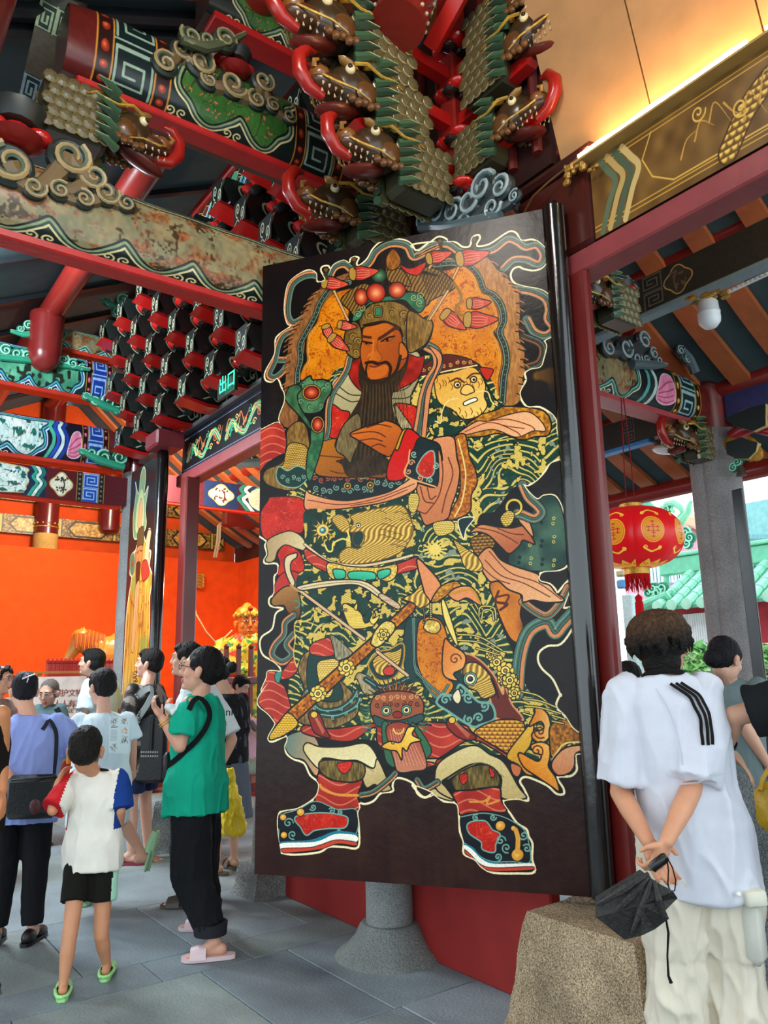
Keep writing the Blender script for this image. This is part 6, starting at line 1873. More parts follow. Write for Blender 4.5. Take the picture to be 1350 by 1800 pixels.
# ---------------------------------------------------------------- honeycomb of small brackets over the gateway
def bracket_wall():
 t = empty('bracket_wall', (2.9,6.2,3.95), 'honeycomb of small red and black brackets with white curls over the gateway', 'bracket wall')
 MB().box((3.02,6.2,4.7),(.05,4.7,1.5), '191d1f').build('back_board', SATIN, t)
 MB().box((2.93,6.2,3.965),(.14,4.9,.05), '45484a', bev=.01).build('base_rail', SATIN, t)
 cv = Canvas(180,110,'1a2422',None,1)
 for cx,cy,r,d in ((58,40,34,1),(128,72,32,-1)):
  cv.line(spiral(cx,cy,r,1.5,PI / 2,d,26),'c6cba8',7,smooth=False)
 cv.line([(8,100),(60,84),(100,100),(172,30)],'c6cba8',5)
 cm = canvas_mat('curl_paint', cv.image('curl_picture'),.3)
 step = .62
 arm0 = None
 prof = [(-.23,.10),(-.17,.02),(-.08,-.05),(0,-.075),(.08,-.05),(.17,.02),(.23,.10),(.23,.16),(.12,.10),(0,.075),(-.12,.10),(-.23,.16)]
 rg = paint('red_gloss', .16,.6,0,.05,5, coat=.5)
 for row in range(5):
  z = 4.12 + row * .305
  x = 2.84 - row * .06
  yy = 4.05 + (row % 2) * step / 2
  while yy < 8.6:
   if arm0 is None:
    m_ = MB(); m_.prism([(a, b) for a, b in prof], (0,0,0),(0,1,0),(0,0,1),-.06, '1c2524'); arm0 = m_.build('bowed_arm', SATIN, t)
    m_ = MB()
    hw,hh = .075,.085
    pf = [(-.20,.09),(-.22,.02),(-.17,-.07),(-.05,-.09),(.12,-.09),(.12,.09)]
    m_.prism(pf,(0,hw,0),(1,0,0),(0,0,1),hw * 2,'1a2422')
    m_.quad([(-.222,-hw,.02),(-.222,hw,.02),(-.202,hw,.092),(-.202,-hw,.092)][::-1],'c6cba8')
    blk0 = m_.build('jutting_arm', SATIN, t)
    m_ = MB()
    m_.quad([(-.10,-hw - .002,-.088),(.10,-hw - .002,-.088),(.10,-hw - .002,.088),(-.2,-hw - .002,.088)],'ffffff')
    m_.quad([(-.225,hw,-.07),(-.225,-hw,-.07),(-.225,-hw,.09),(-.225,hw,.09)],'ffffff')
    fac0 = m_.build('curled_face', cm, t)
    m_ = MB(); m_.prism([(-.23,-.075),(-.05,-.10),(.12,-.10),(.12,-.12),(-.06,-.125),(-.25,-.09)], (0, hw, 0),(1,0,0),(0,0,1), hw * 2, 'c01c18'); red0 = m_.build('red_underside', LACQ, t)
    m_ = MB()
    for s in (-1,1):
     m_.ell((0,s * .055,0),(.07,.06,.032),'c8201a',seg=12,rings=7)
    m_.ell((0,0,-.03),(.05,.08,.015),'2a2a28',seg=10,rings=5)
    cus0 = m_.build('red_cushion', rg, t, True)
    m_ = MB()
    for s in (-1,1):
     m_.lathe([(.03,0),(.045,.05),(.045,.10)],'2c3436',(0,s * .045,.0),8)
    cup0 = m_.build('cup', SATIN, t, True)
    L = [arm0,blk0,fac0,red0,cus0,cup0]
   else:
    L = []
    for q in (arm0,blk0,fac0,red0,cus0,cup0):
     c = q.copy(); C.objects.link(c); L.append(c)
   base = Vector((x,yy,z))
   offs = [Vector((0,0,0)),Vector((0,0,.0)),Vector((0,0,.0)),Vector((0,0,.0)),Vector((-.10,step / 2,-.01)),Vector((-.10,step / 2,.02))]
   for q,of in zip(L,offs):
    q.scale = (1.38,1.38,1.38); q.location = (base + of) * 1.0 + Vector(t.location) * .38
   yy += step
 return t
bracket_wall()
ex = onX(396,680,2.55); xt = empty('exit_sign', ex, 'small glowing green exit sign hung before the bracket honeycomb', 'sign')
MB().box(ex + Vector((.02,0,0)),(.03,.34,.15), '14241e', bev=.005).build('sign_case', PLASTIC, xt)
GE = paint('green_glow', .4,.4,0,0,5, emit=2.2)
L_c,u_c = 240,5
cvc = Canvas(L_c * u_c,30 * u_c,'171c22',None,u_c)
for k in range(24):
 for j in range(2):
  c_ = ['2a9478','1d2024','5a2a24'][(k + j) % 3]
  cvc.fill([(k * 10 + j * 5,6 + j * 10),(k * 10 + 6 + j * 5,1 + j * 10),(k * 10 + 12 + j * 5,6 + j * 10),(k * 10 + 6 + j * 5,13 + j * 10)],c_,'c8b050',.5,smooth=False)
for k in range(5):
 x = 30 + k * 50
 for c_,w_ in (('cfe8e0',9),('2a60b0',7),('3fb894',4.4),('171c22',2)):
  cvc.line([(x - 16,24),(x - 8,12),(x,6),(x + 8,12),(x + 16,24)],c_,w_)
 cvc.line(spiral(x,20,5,1.3,0,1),'e88a94',1.4,smooth=False)
cvc.line([(0,28.5),(L_c,28.5)],'c01c18',3,smooth=False); cvc.line([(0,26),(L_c,26)],'3f90d0',1.2,smooth=False)
t = flat_board('cornice_board', 'bright cornice board with green diamonds and blue clouds above the bracket honeycomb', 2.52,4.2,7.8,5.48,5.76,.05, cvc)
m_ = MB(); m_.box((2.55,6.0,5.80),(.14,3.7,.08), 'b01c18', bev=.01); m_.build('red_lip', LACQ, t)
m_ = MB(); p1,p2 = onX(262,590,2.75),onX(335,520,2.75)
m_.tube([p1,p1.lerp(p2,.15),p2],[.085,.09,.09],'a81c18',14);
for k in range(3):
 m_.tube([p1.lerp(p2,.1 + .05 * k) + Vector((.0,0,0))] * 1 + [p1.lerp(p2,.13 + .05 * k)],.094,['1c4c44','a8d0b0','1c4c44'][k],14)
for k in range(5):
 q = p1.lerp(p2,.35 + .09 * k) + Vector((-.085,-.02,.0))
 m_.ell(q,(.02,.035,.03),'c89a3c',seg=8,rings=5)
o = m_.build('painted_purlin_end', LACQ, smooth=True); tag(at_base(o, p1), 'red painted log end with gold blossoms beside the slim column', 'log end')
def frieze(label, z0, z1, y, dark=False, x0=-1.5, x1=6.4):
 Lc = int((x1 - x0) * 100); Hc = int((z1 - z0) * 100)
 cv = Canvas(Lc * 2,Hc * 2,'4a3014' if dark else '7a5220',None,2)
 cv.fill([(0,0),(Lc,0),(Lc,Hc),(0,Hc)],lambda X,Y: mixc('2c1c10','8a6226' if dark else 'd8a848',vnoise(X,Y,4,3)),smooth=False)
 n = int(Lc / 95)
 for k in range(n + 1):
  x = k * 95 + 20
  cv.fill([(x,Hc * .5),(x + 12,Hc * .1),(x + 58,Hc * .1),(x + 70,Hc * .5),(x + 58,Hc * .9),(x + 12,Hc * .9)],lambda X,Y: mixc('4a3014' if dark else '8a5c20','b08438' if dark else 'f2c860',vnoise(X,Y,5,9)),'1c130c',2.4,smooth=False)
  cv.fill([(x + 78,0),(x + 84,0),(x + 84,Hc),(x + 78,Hc)],'c8a848','2c3c20',1.4,smooth=False)
 t = empty('gilded_frieze', ((x0 + x1) / 2, y, z0), label, 'frieze')
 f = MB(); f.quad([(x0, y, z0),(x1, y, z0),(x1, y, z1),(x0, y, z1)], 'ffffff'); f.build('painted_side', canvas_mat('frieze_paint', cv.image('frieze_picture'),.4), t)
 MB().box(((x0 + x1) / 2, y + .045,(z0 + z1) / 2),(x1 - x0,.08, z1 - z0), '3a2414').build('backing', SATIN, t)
zy = lambda px,py: onY(px,py,13.99).z
frieze('bright gilded frieze right above the orange hall wall', zy(110,944), zy(110,912),13.99)
frieze('gilded frieze just under the medallion beam, above the bright one', zy(110,888), zy(110,860),13.99)
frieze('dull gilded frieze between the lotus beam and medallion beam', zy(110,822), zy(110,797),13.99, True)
def pipe_bundle():
 t = empty('wall_pipe', (6.0,13.4,3.6), 'looped white cable on the post in the hall corner', 'cable')
 m_ = MB()
 for k in (0,1):
  pts = [onY(376 + 4 * k,980,13.4),onY(382 + 4 * k,950,13.4),onY(383 + 4 * k,925,13.4),onY(390 + 3 * k,917 + k * 3,13.4),onY(400,916 + k * 3,13.4)]
  m_.tube([Vector(p) for p in pts],.02,'d8c09a',6)
 m_.build('cable_run', PLASTIC, t, True)
pipe_bundle()
def rect_on_Y(name, label, cat, pxs, Y, th, col, mat=SATIN, bev=0.0):
 (a,b),(c,d) = pxs
 p,q = onY(a,b,Y),onY(c,d,Y)
 o = MB().box(((p.x + q.x) / 2,Y,(p.z + q.z) / 2),(abs(q.x - p.x),th,abs(p.z - q.z)),col,bev=bev).build(name,mat)
 return tag(at_base(o, ((p.x + q.x) / 2, Y, min(p.z, q.z))), label, cat)
imM = canvas_mat('inner_beam_paint', beam_canvas(300,46, [('fill', 96, '4a1a22'),('med', 50, 'ddd2a8', '5a2c2c'),('wave', 30, ['4fa890', '20406c', 'd8e8d8', '2f8070'], -1, '4a1a22'),('panel', 120, lambda X, Y: mixc('cfc8a8', 'e0dcc4', vnoise(X, Y, 30,3)), 'e8e0b0')], '1c2c50').image('inner_beam'),.4)
xa,xb = onY(300,880,11).x - .6,onY(470,880,11).x + 1.2
zi0,zi1 = onY(400,896,11).z,onY(400,851,11).z
painted_beam('painted_beam', 'inner hall beam with a flower medallion seen through the gateway', xa, xb, 11.0, zi0, zi1,.16, imM, '4a1a22', rnd=0, under='c8321e')
scrollwork('grey cloud carving high in the gateway opening', [A_(428,806,10,1,1.), A_(446,800,12,-1,1.), A_(412,812,7,1,0.)], ('Y', 10.4), 'silver', tails=[[(400,812,3),(430,815,8),(465,812,10)]])
rect_on_Y('hall_beam', 'dark red beam crossing the hall above the orange wall corner', 'beam', ((392,925),(470,908)),12.6,.2, '7a241c', LACQ, .03)
# ---------------------------------------------------------------- people
def pd(px,py,D):
 """point on the sight ray of a picture point, D metres away measured along the ground"""
 d = pix(px,py)
 return Vector((0,0,EYE)) + d * (D / math.hypot(d.x,d.y))
def cone(m_,p0,p1,r0,r1,n=12):
 p0,p1 = Vector(p0),Vector(p1)
 d = p1 - p0
 K = 3
 m_.tube([p0 + d * (i / K) for i in range(K + 1)],[r0 + (r1 - r0) * i / K for i in range(K + 1)],'ffffff',n)
 m_.ell(p0,r0 * 1.0,'ffffff',seg=n,rings=8)
 m_.ell(p1,r1 * 1.0,'ffffff',seg=n,rings=8)
def loft(m_,rings,M,n=24,p=2.4):
 """rings: (z, cx, cy, rx, ry) in the frame M (4x4)"""
 vs,fs = [],[]
 for z,cx,cy,rx,ry in rings:
  for j in range(n):
   a = 2 * PI * j / n
   ca,sa = math.cos(a),math.sin(a)
   x = math.copysign(abs(ca) ** (2 / p),ca) * rx
   y = math.copysign(abs(sa) ** (2 / p),sa) * ry
   vs.append(M @ Vector((cx + x,cy + y,z)))
 k = len(rings)
 for i in range(k - 1):
  for j in range(n):
   fs.append((i * n + j,i * n + (j + 1) % n,(i + 1) * n + (j + 1) % n,(i + 1) * n + j))
 fs.append(tuple(reversed(range(n)))); fs.append(tuple(range((k - 1) * n,k * n)))
 m_.add(vs,fs,'ffffff')
def fuse(m_,name,mat,parent,colf,voxel=.009,it=3,folds=0.0,fscale=7.0,fstretch=(1,1,.35),lim=None,strands=0.0,seed=0):
 """melt overlapping closed shapes into one continuous skin, then colour it by place"""
 me = m_.mesh('tmp')
 o = bpy.data.objects.new('tmp', me)
 C.objects.link(o)
 r = o.modifiers.new('r', 'REMESH'); r.mode = 'VOXEL'; r.voxel_size = voxel
 if it:
  s = o.modifiers.new('s', 'SMOOTH'); s.factor = .5; s.iterations = it
 dg = bpy.context.evaluated_depsgraph_get()
 e = o.evaluated_get(dg)
 src = e.to_mesh()
 nv = len(src.vertices)
 co = np.empty(nv * 3, np.float32); src.vertices.foreach_get('co', co); co = co.reshape(-1,3)
 no = np.empty(nv * 3, np.float32); src.vertices.foreach_get('normal', no); no = no.reshape(-1,3)
 faces = [tuple(p.vertices) for p in src.polygons]
 e.to_mesh_clear()
 bpy.data.objects.remove(o); bpy.data.meshes.remove(me)
 if folds or strands:
  sx,sy,sz = fstretch
  d = np.empty(nv)
  for i in range(nv):
   q = Vector((co[i,0] * sx * fscale + seed * 3.1,co[i,1] * sy * fscale,co[i,2] * sz * fscale))
   v = noise.noise(q)
   w = noise.noise(q * 2.3 + Vector((5,2,1)))
   d[i] = folds * (.75 * max(0,1 - 3 * abs(v)) ** 1.5 + .45 * max(0,1 - 3 * abs(w)) ** 1.5 + .5 * v - .35) if folds else 0
   if strands:
    d[i] += strands * noise.noise(Vector((co[i,0] * 90,co[i,1] * 90,co[i,2] * 14)))
  co = co + no * d[:, None]
 inv = mw(parent).inverted() if parent else Matrix.Identity(4)
 out = bpy.data.meshes.new(name)
 M = np.array(inv)
 loc = co @ M[:3, :3].T + M[:3,3]
 out.from_pydata(loc.tolist(),[],faces)
 cen = np.array([[sum(co[k][a] for k in f) / len(f) for a in range(3)] for f in faces]) if callable(colf) else None
 ca = out.color_attributes.new('Col', 'FLOAT_COLOR', 'CORNER')
 cnt = np.array([len(f) for f in faces])
 if callable(colf):
  cols = colf(cen)
  arr = np.ones((len(out.loops),4),np.float32); arr[:, :3] = np.repeat(cols,cnt,axis=0)
 else:
  arr = np.ones((len(out.loops),4),np.float32); arr[:, :3] = lin(colf)
 ca.data.foreach_set('color', arr.ravel())
 for q in (mat if isinstance(mat,(list,tuple)) else [mat]):
  out.materials.append(q)
 out.shade_smooth()
 ob = bpy.data.objects.new(name,out)
 C.objects.link(ob)
 if parent:
  ob.parent = parent
 return ob
def hand(m_,wrist,dirv,palm_n,s=1.0,curl=.6,side=1,thumb=.5):
 """palm and five separate fingers; dirv: wrist to knuckles, palm_n: out of the palm"""
 d = Vector(dirv).normalized(); n_ = Vector(palm_n); n_ = (n_ - d * n_.dot(d)).normalized()
 x = d.cross(n_) * side         # towards the thumb side
 w_ = Vector(wrist)
 c = w_ + d * .045 * s
 R = Matrix((x,d,n_)).transposed()
 m_.ell(c,(.038 * s,.052 * s,.017 * s),'ffffff',R,12,8)
 lens = [.068,.076,.070,.056]
 for i in range(4):
  b = w_ + d * (.082 + (.006 if i in (1,2) else 0)) * s + x * (.029 - i * .0195) * s
  L = lens[i] * s
  a = curl * (.55 + .06 * i)
  p = b
  r = .0088 * s
  for k,f_ in enumerate((.46,.30,.24)):
   ang = a * (k + .6)
   q = p + (d * math.cos(ang) + n_ * math.sin(ang)) * L * f_ + x * (.001 * (1.5 - i)) * s
   cone(m_,p,q,r,r * .9,8)
   p = q; r *= .9
 b = w_ + d * .022 * s + x * .030 * s
 q1 = b + (d * .55 + x * .75 + n_ * thumb * .6).normalized() * .034 * s
 q2 = q1 + (d * .85 + x * .2 + n_ * thumb).normalized() * .028 * s
 cone(m_,b,q1,.0125 * s,.0105 * s,8); cone(m_,q1,q2,.0102 * s,.0082 * s,8)
def foot(m_,a,fdir,s=1.0):
 """foot blob below an ankle"""
 f = Vector(fdir); f.z = 0; f.normalize(); x = f.cross(Vector((0,0,1)))
 a = Vector(a); g = Vector((a.x,a.y,a.z - .075 * s))
 cone(m_,g + Vector((0,0,.035 * s)) - f * .035 * s,g + f * .10 * s + Vector((0,0,.028 * s)),.031 * s,.026 * s)
 cone(m_,a,g + f * .04 * s + Vector((0,0,.045 * s)),.033 * s,.033 * s)
 cone(m_,g + f * .10 * s + Vector((0,0,.02 * s)) - x * .02 * s,g + f * .10 * s + Vector((0,0,.02 * s)) + x * .02 * s,.022 * s,.022 * s)
 for i in range(5):
  t = (i - 2) / 2
  b = g + f * (.125 - .012 * abs(t + .5)) * s + x * t * .033 * s + Vector((0,0,.014 * s))
  cone(m_,b,b + f * (.034 - .004 * i) * s,.0105 * s,.0085 * s,8)
def sole_outline(s=1.0,wd=1.0):
 return [(-.035 * wd,-.09),(-.045 * wd,0),(-.052 * wd,.10),(-.045 * wd,.155),(-.02 * wd,.178),(.015 * wd,.178),(.042 * wd,.15),(.05 * wd,.09),(.042 * wd,0),(.036 * wd,-.09),(.018 * wd,-.115),(-.018 * wd,-.115)]
def shoe(kind, a, fdir, col, parent, s=1.0, pitch=0.0, name=None, label=None):
 """kind: slide, clog, sandal, shoe; a: ankle point"""
 f = Vector(fdir); f.z = 0; f.normalize(); x = f.cross(Vector((0,0,1)))
 a = Vector(a); g = Vector((a.x,a.y,a.z - .088 * s)) + f * .005
 up_ = Vector((0,0,1))
 if pitch:
  Rp = Matrix.Rotation(pitch,3,x); f = Rp @ f; up_ = Rp @ up_; g = a - up_ * .088 * s
 t = empty(name or {'slide': 'slipper', 'clog': 'slipper', 'sandal': 'sandal', 'shoe': 'shoe'}[kind], g) if False else None
 out = [(u * s,v * s) for u,v in sole_outline(s)]
 m_ = MB()
 m_.prism(out,g + up_ * (-.0),x,f,.022 * s,col)
 if m_.v:      # make sure the sole grows upwards
  if (x.cross(f)).dot(up_) < 0:
   m_ = MB(); m_.prism(out,g + up_ * .022 * s,x,f,.022 * s,col)
 if kind in ('slide', 'clog', 'sandal'):
  K = 9
  spans = {'slide': [(.045,.125)], 'clog': [(.02,.17)], 'sandal': [(.03,.07),(.085,.125)]}[kind]
  for y0,y1 in spans:
   rows = []
   for yy in np.linspace(y0,y1,5):
    hgt = (.062 - .20 * max(0,yy - .06)) * s
    hgt = max(hgt,.036 * s)
    rows.append([g + f * yy * s + x * (math.cos(PI * k / (K - 1)) * .052 * s) + up_ * (.012 * s + hgt * math.sin(PI * k / (K - 1))) for k in range(K)])
   vs = [p for r_ in rows for p in r_]
   vs2 = [p + (p - (g + f * .08 * s)).normalized() * .006 * s for p in vs]
   fs = []
   n = len(rows)
   for i in range(n - 1):
    for k in range(K - 1):
     q = (i * K + k,i * K + k + 1,(i + 1) * K + k + 1,(i + 1) * K + k)
     fs.append(q); fs.append(tuple(n * K + z for z in reversed(q)))
   for k in range(K - 1):
    fs.append((k,n * K + k,n * K + k + 1,k + 1)); b_ = (n - 1) * K
    fs.append((b_ + k,b_ + k + 1,n * K + b_ + k + 1,n * K + b_ + k))
   m_.add(vs + vs2,fs,col)
  if kind == 'clog':
   m_.tube([g + f * yy * s + x * xx * s + up_ * .034 * s for xx,yy in ((-.05,.04),(-.044,-.04),(-.03,-.10),(0,-.118),(.03,-.10),(.044,-.04),(.05,.04))],.012 * s,col,8)
 else:
  m_.ell(g + f * .10 * s + up_ * .035 * s,(.05 * s,.085 * s,.036 * s),col,Matrix((x,f,up_)).transposed())
  m_.ell(g - f * .04 * s + up_ * .045 * s,(.042 * s,.07 * s,.05 * s),col,Matrix((x,f,up_)).transposed())
 o = m_.build({'slide': 'slipper', 'clog': 'slipper', 'sandal': 'sandal', 'shoe': 'shoe'}[kind], LEATHER if kind in ('shoe', 'sandal') else PLASTIC, parent, True, 50)
 if label: o['label'] = label
 return o
def head_mesh(m_,Mh,s=1.0,jaw=1.0,face=True):
 P_ = lambda x,y,z: Mh @ Vector((x * s,y * s,z * s))
 R = Mh.to_3x3()
 E_ = lambda c,r,seg=14,rings=10: m_.ell(P_(*c),tuple(k * s for k in r),'ffffff',R,seg,rings)
 E_((0,-.012,.028),(.074,.094,.090),18,12)
 E_((0,.022,-.038),(.062 * jaw,.066,.078),16,12)
 E_((0,.045,-.085),(.034 * jaw,.034,.026))
 E_((0,.062,.022),(.052,.030,.040))
 for q in (-1,1):
  E_((q * .040,.048,-.022),(.026,.030,.030))
  E_((q * .080,-.006,-.012),(.011,.020,.033))
  E_((q * .087,-.014,.0),(.009,.016,.022))
 if face:
  cone(m_,P_(0,.090,.018),P_(0,.108,-.022),.0085 * s,.0125 * s,8)
  for q in (-1,1):
   E_((q * .012,.098,-.026),(.009,.011,.008),8,6)
   E_((q * .030,.083,.036),(.024,.012,.008),10,6)
   E_((q * .030,.080,.012),(.016,.010,.010),10,6)
  E_((0,.092,-.056),(.023,.010,.0065),10,6)
  E_((0,.090,-.068),(.019,.011,.0070),10,6)
  E_((0,.080,-.094),(.020,.016,.014),10,6)
def person(S):
 """S: dict of the figure; joints as world points or from pixels"""
 h = S['h']; s = h / 1.70
 base = Vector(S['at']); yaw = math.radians(-36.6 + S['phi'])
 t = empty('person', base, S['label'], 'person', S.get('group'), yaw)
 M = mw(t) @ Matrix.Translation((0,0, S.get('dz', 0)))
 W_ = lambda x,y,z: M @ Vector((x * s,y * s,z * s))
 bk = S.get('bulk', 1.0)
 lean = Vector(S.get('lean', (0,0)))           # top of the torso shifted, local metres
 if S.get('chest') is not None:
  q = M.inverted() @ Vector(S['chest']); lean = Vector((q.x / s, q.y / s))
 hipc = Vector((S.get('hip', (0,0))[0], S.get('hip', (0,0))[1], 0))
 tz = lambda z: (z - .92) / (1.42 - .92)
 tor = lambda x,y,z: W_(x + hipc.x + lean.x * tz(z),y + hipc.y + lean.y * tz(z),z)
 skin = S.get('skin', 'c68d6c')
 vox = S.get('vox', .009)
 sh = [tor(-.165 * bk,0,1.385),tor(.165 * bk,0,1.385)]
 arms = S.get('arms', [None, None])
 A = []
 for i,a in enumerate(arms):
  q = -1 if i == 0 else 1
  if a is None:
   el = tor(q * .235 * bk,-.02,1.12); wr = tor(q * .24 * bk,.05,.88); hd = wr - el; pn = tor(-q * 1,0,.9) - tor(0,0,.9)
   A.append((el,wr,hd,pn,.5))
  else:
   el,wr = Vector(a[0]),Vector(a[1])
   hd = Vector(a[2]) if len(a) > 2 and a[2] is not None else wr - el
   pn = Vector(a[3]) if len(a) > 3 and a[3] is not None else (tor(0,.3,1.1) - wr)
   A.append((el,wr,hd,pn,a[4] if len(a) > 4 else .7))
 legs = S.get('legs', [None, None])
 Lg = []
 for i,l in enumerate(legs):
  q = -1 if i == 0 else 1
  if l is None:
   kn = W_(q * .095 + hipc.x * .5,.02 + hipc.y * .5,.50); an = W_(q * .11,-.01,.088); fd = W_(q * .14,1,0) - W_(0,0,0)
  else:
   kn,an,fd = Vector(l[0]),Vector(l[1]),Vector(l[2])
  Lg.append((kn,an,fd))
 hips = [tor(-.09 * bk,0,.90),tor(.09 * bk,0,.90)]
 hc = S.get('head')
 hyaw, hpit, hrol = [math.radians(k) for k in S.get('turn', (0,0,0))]
 hpos = Vector(hc) if hc else tor(S.get('hx', 0),.02,1.575)
 Mh = Matrix.Translation(hpos) @ Matrix.Rotation(yaw + hyaw,4,'Z') @ Matrix.Rotation(hpit,4,'X') @ Matrix.Rotation(hrol,4,'Y')
 hs = S.get('hs', 1.0) * s ** .6
 m_ = MB()
 head_mesh(m_, Mh, hs, S.get('jaw', 1.0), S.get('face', True))
 cone(m_,tor(0,-.005,1.40),Mh @ Vector((0,-.018 * hs,-.06 * hs)),.058 * s,.050 * s)
 loft(m_,[(z,hipc.x + lean.x * tz(z / 1),hipc.y + lean.y * tz(z),rx * bk,ry * bk) for z,rx,ry in ((.86,.13,.10),(.95,.145,.10),(1.08,.12,.09),(1.25,.14,.10),(1.36,.145,.085),(1.415,.08,.06))],M @ Matrix.Scale(s,4))
 for i in (0,1):
  el,wr,hd,pn,cu = A[i]
  cone(m_,sh[i],el,.047 * s * bk ** .5,.037 * s * bk ** .5); cone(m_,el,el.lerp(wr,.35),.037 * s,.037 * s); cone(m_,el.lerp(wr,.35),wr,.037 * s,.024 * s)
  hand(m_, wr, hd, pn, s * .98, cu, side=(1 if i == 0 else -1) * S.get('thumb', (1,1))[i])
  kn,an,fd = Lg[i]
  cone(m_,hips[i],kn,.078 * s * bk ** .5,.052 * s); cone(m_,kn,kn.lerp(an,.35),.050 * s,.052 * s); cone(m_,kn.lerp(an,.35),an,.052 * s,.031 * s)
  foot(m_,an,fd,s)
 inv = Mh.inverted()
 I3 = np.array(inv)
 sk = np.array(lin(skin)); lipc = np.array(lin(S.get('lips', 'a85a50'))); scalp = np.array(lin(S.get('scalp', S.get('hair_col', '14110f'))))
 shave = S.get('shave', False)
 def colf(c):
  out = np.repeat(sk[None],len(c),0)
  l = c @ I3[:3, :3].T + I3[:3,3]
  l = l / hs
  lip = (np.abs(l[:, 0]) < .024) & (l[:, 2] > -.075) & (l[:, 2] < -.048) & (l[:, 1] > .082)
  out[lip] = lipc
  r = np.linalg.norm(l,axis=1) < .16
  if shave:
   k = r & (l[:, 2] > -.055) & (l[:, 1] < .035 + l[:, 2] * .3) & (np.abs(l[:, 0]) < .074) & ~((np.abs(l[:, 0]) > .068) & (l[:, 2] < .03))
   out[k] = out[k] * .35 + scalp * .65
  return out
 body = fuse(m_, 'body', SKIN, t, colf, vox, 2)
 if S.get('face', True):
  for q in (-1,1):
   e = MB()
   R = Mh.to_3x3()
   e.ell(Mh @ Vector((q * .030 * hs,.0835 * hs,.0145 * hs)),(.012 * hs,.0075 * hs,.0052 * hs),'e9e2da',R,10,6)
   e.ell(Mh @ Vector((q * .031 * hs,.0895 * hs,.0145 * hs)),(.0052 * hs,.003 * hs,.0052 * hs),'1a100c',R,8,6)
   e.build('eye', PLASTIC, body, True)
  for q in (-1,1):
   e = MB()
   e.tube([Mh @ (Vector((q * x, y, z)) * hs) for x, y, z in ((.012,.094,.032),(.030,.095,.038),(.050,.080,.032))], [.0032 * hs, .0036 * hs, .0016 * hs], S.get('brow', '1c1410'),6)
   e.tube([Mh @ (Vector((q * x,y,z)) * hs) for x,y,z in ((.018,.090,.0185),(.030,.0915,.0205),(.043,.084,.0175))],.0014 * hs,'1c1410',5)
   e.build('eyebrow', HAIR, body, True)
 hk = S.get('hair', 'short')
 hcol = S.get('hair_col', '14110f')
 if hk != 'none':
  m_ = MB(); R = Mh.to_3x3()
  E_ = lambda c,r: m_.ell(Mh @ (Vector(c) * hs),tuple(k * hs for k in r),'ffffff',R,16,10)
  if hk in ('short', 'bun', 'pony', 'boy', 'crop'):
   th = {'short': .010, 'bun': .006, 'pony': .006, 'boy': .007, 'crop': .003}[hk]
   E_((0,-.022,.044),(.076 + th,.090 + th,.080 + th))
   E_((0,-.042,.004),(.072 + th,.066 + th,.070 + th))
   if hk in ('short',):
    E_((0,.035,.092),(.060,.042,.030)); E_((-.02,.060,.078),(.040,.028,.018))
    for q in (-1,1):
     E_((q * .070,.012,.030),(.012,.034,.040))
   if hk in ('bun', 'pony'):
    E_((0,-.05,-.015),(.064,.058,.060))
    for q in (-1,1):
     E_((q * .062,-.010,.03),(.020,.060,.045))
   if hk == 'bun':
    bx = S.get('bunpos', (0,-.125,.02))
    E_(bx,(.050,.042,.048))
    E_((bx[0],bx[1] - .012,bx[2] + .01),(.036,.034,.036))
  elif hk == 'mop':
   E_((0,-.018,.055),(.108,.116,.080))
   E_((0,-.034,.012),(.100,.088,.070))
   E_((0,-.050,-.050),(.068,.056,.062))
   E_((0,.060,.070),(.080,.050,.042))
   rr = random.Random(4)
   for k in range(120):
    a = rr.uniform(0,2 * PI); top = rr.uniform(.02,.11)
    c0 = Vector((math.cos(a) * .05,math.sin(a) * .06 - .02,top))
    rad = .110
    c1 = Vector((math.cos(a + .2) * rad,math.sin(a + .2) * rad * 1.06 - .022,rr.uniform(.0,.05)))
    if math.sin(a) > .25:
     c1.z = rr.uniform(.035,.06)
    c2 = Vector((c1.x * .93,c1.y * .93,c1.z - rr.uniform(.02,.045)))
    m_.tube([Mh @ (q * hs) for q in (c0,c0.lerp(c1,.6) + Vector((0,0,.02)),c1,c2)],[.012 * hs,.012 * hs,.009 * hs,.002 * hs],'ffffff',6)
  elif hk == 'curly':
   rr = random.Random(9)
   for k in range(60):
    a = rr.uniform(0,2 * PI); z = rr.uniform(-.08,.11)
    rad = .092 * math.sqrt(max(.1,1 - (z / .14) ** 2))
    y = math.sin(a) * rad * 1.15 - .02
    if y > .03 and z < .06: continue
    E_((math.cos(a) * rad,y,z),(.02,.02,.02))
   E_((0,-.025,.03),(.088,.098,.09))
  if hk in ('mop',):
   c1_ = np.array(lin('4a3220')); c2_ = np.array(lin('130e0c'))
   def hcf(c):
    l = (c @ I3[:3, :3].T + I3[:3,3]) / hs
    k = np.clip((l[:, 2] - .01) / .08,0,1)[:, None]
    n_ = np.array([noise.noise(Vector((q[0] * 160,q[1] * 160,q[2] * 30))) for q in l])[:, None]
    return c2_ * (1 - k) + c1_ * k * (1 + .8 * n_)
   o = fuse(m_, 'hair', HAIR, t, hcf, .0045,1, strands=.004)
  else:
   o = fuse(m_, 'hair', HAIR, t, hcol, .0065 if s > .8 else .006,2, strands=.0045 if hk != 'crop' else .001)
 top = S.get('top')
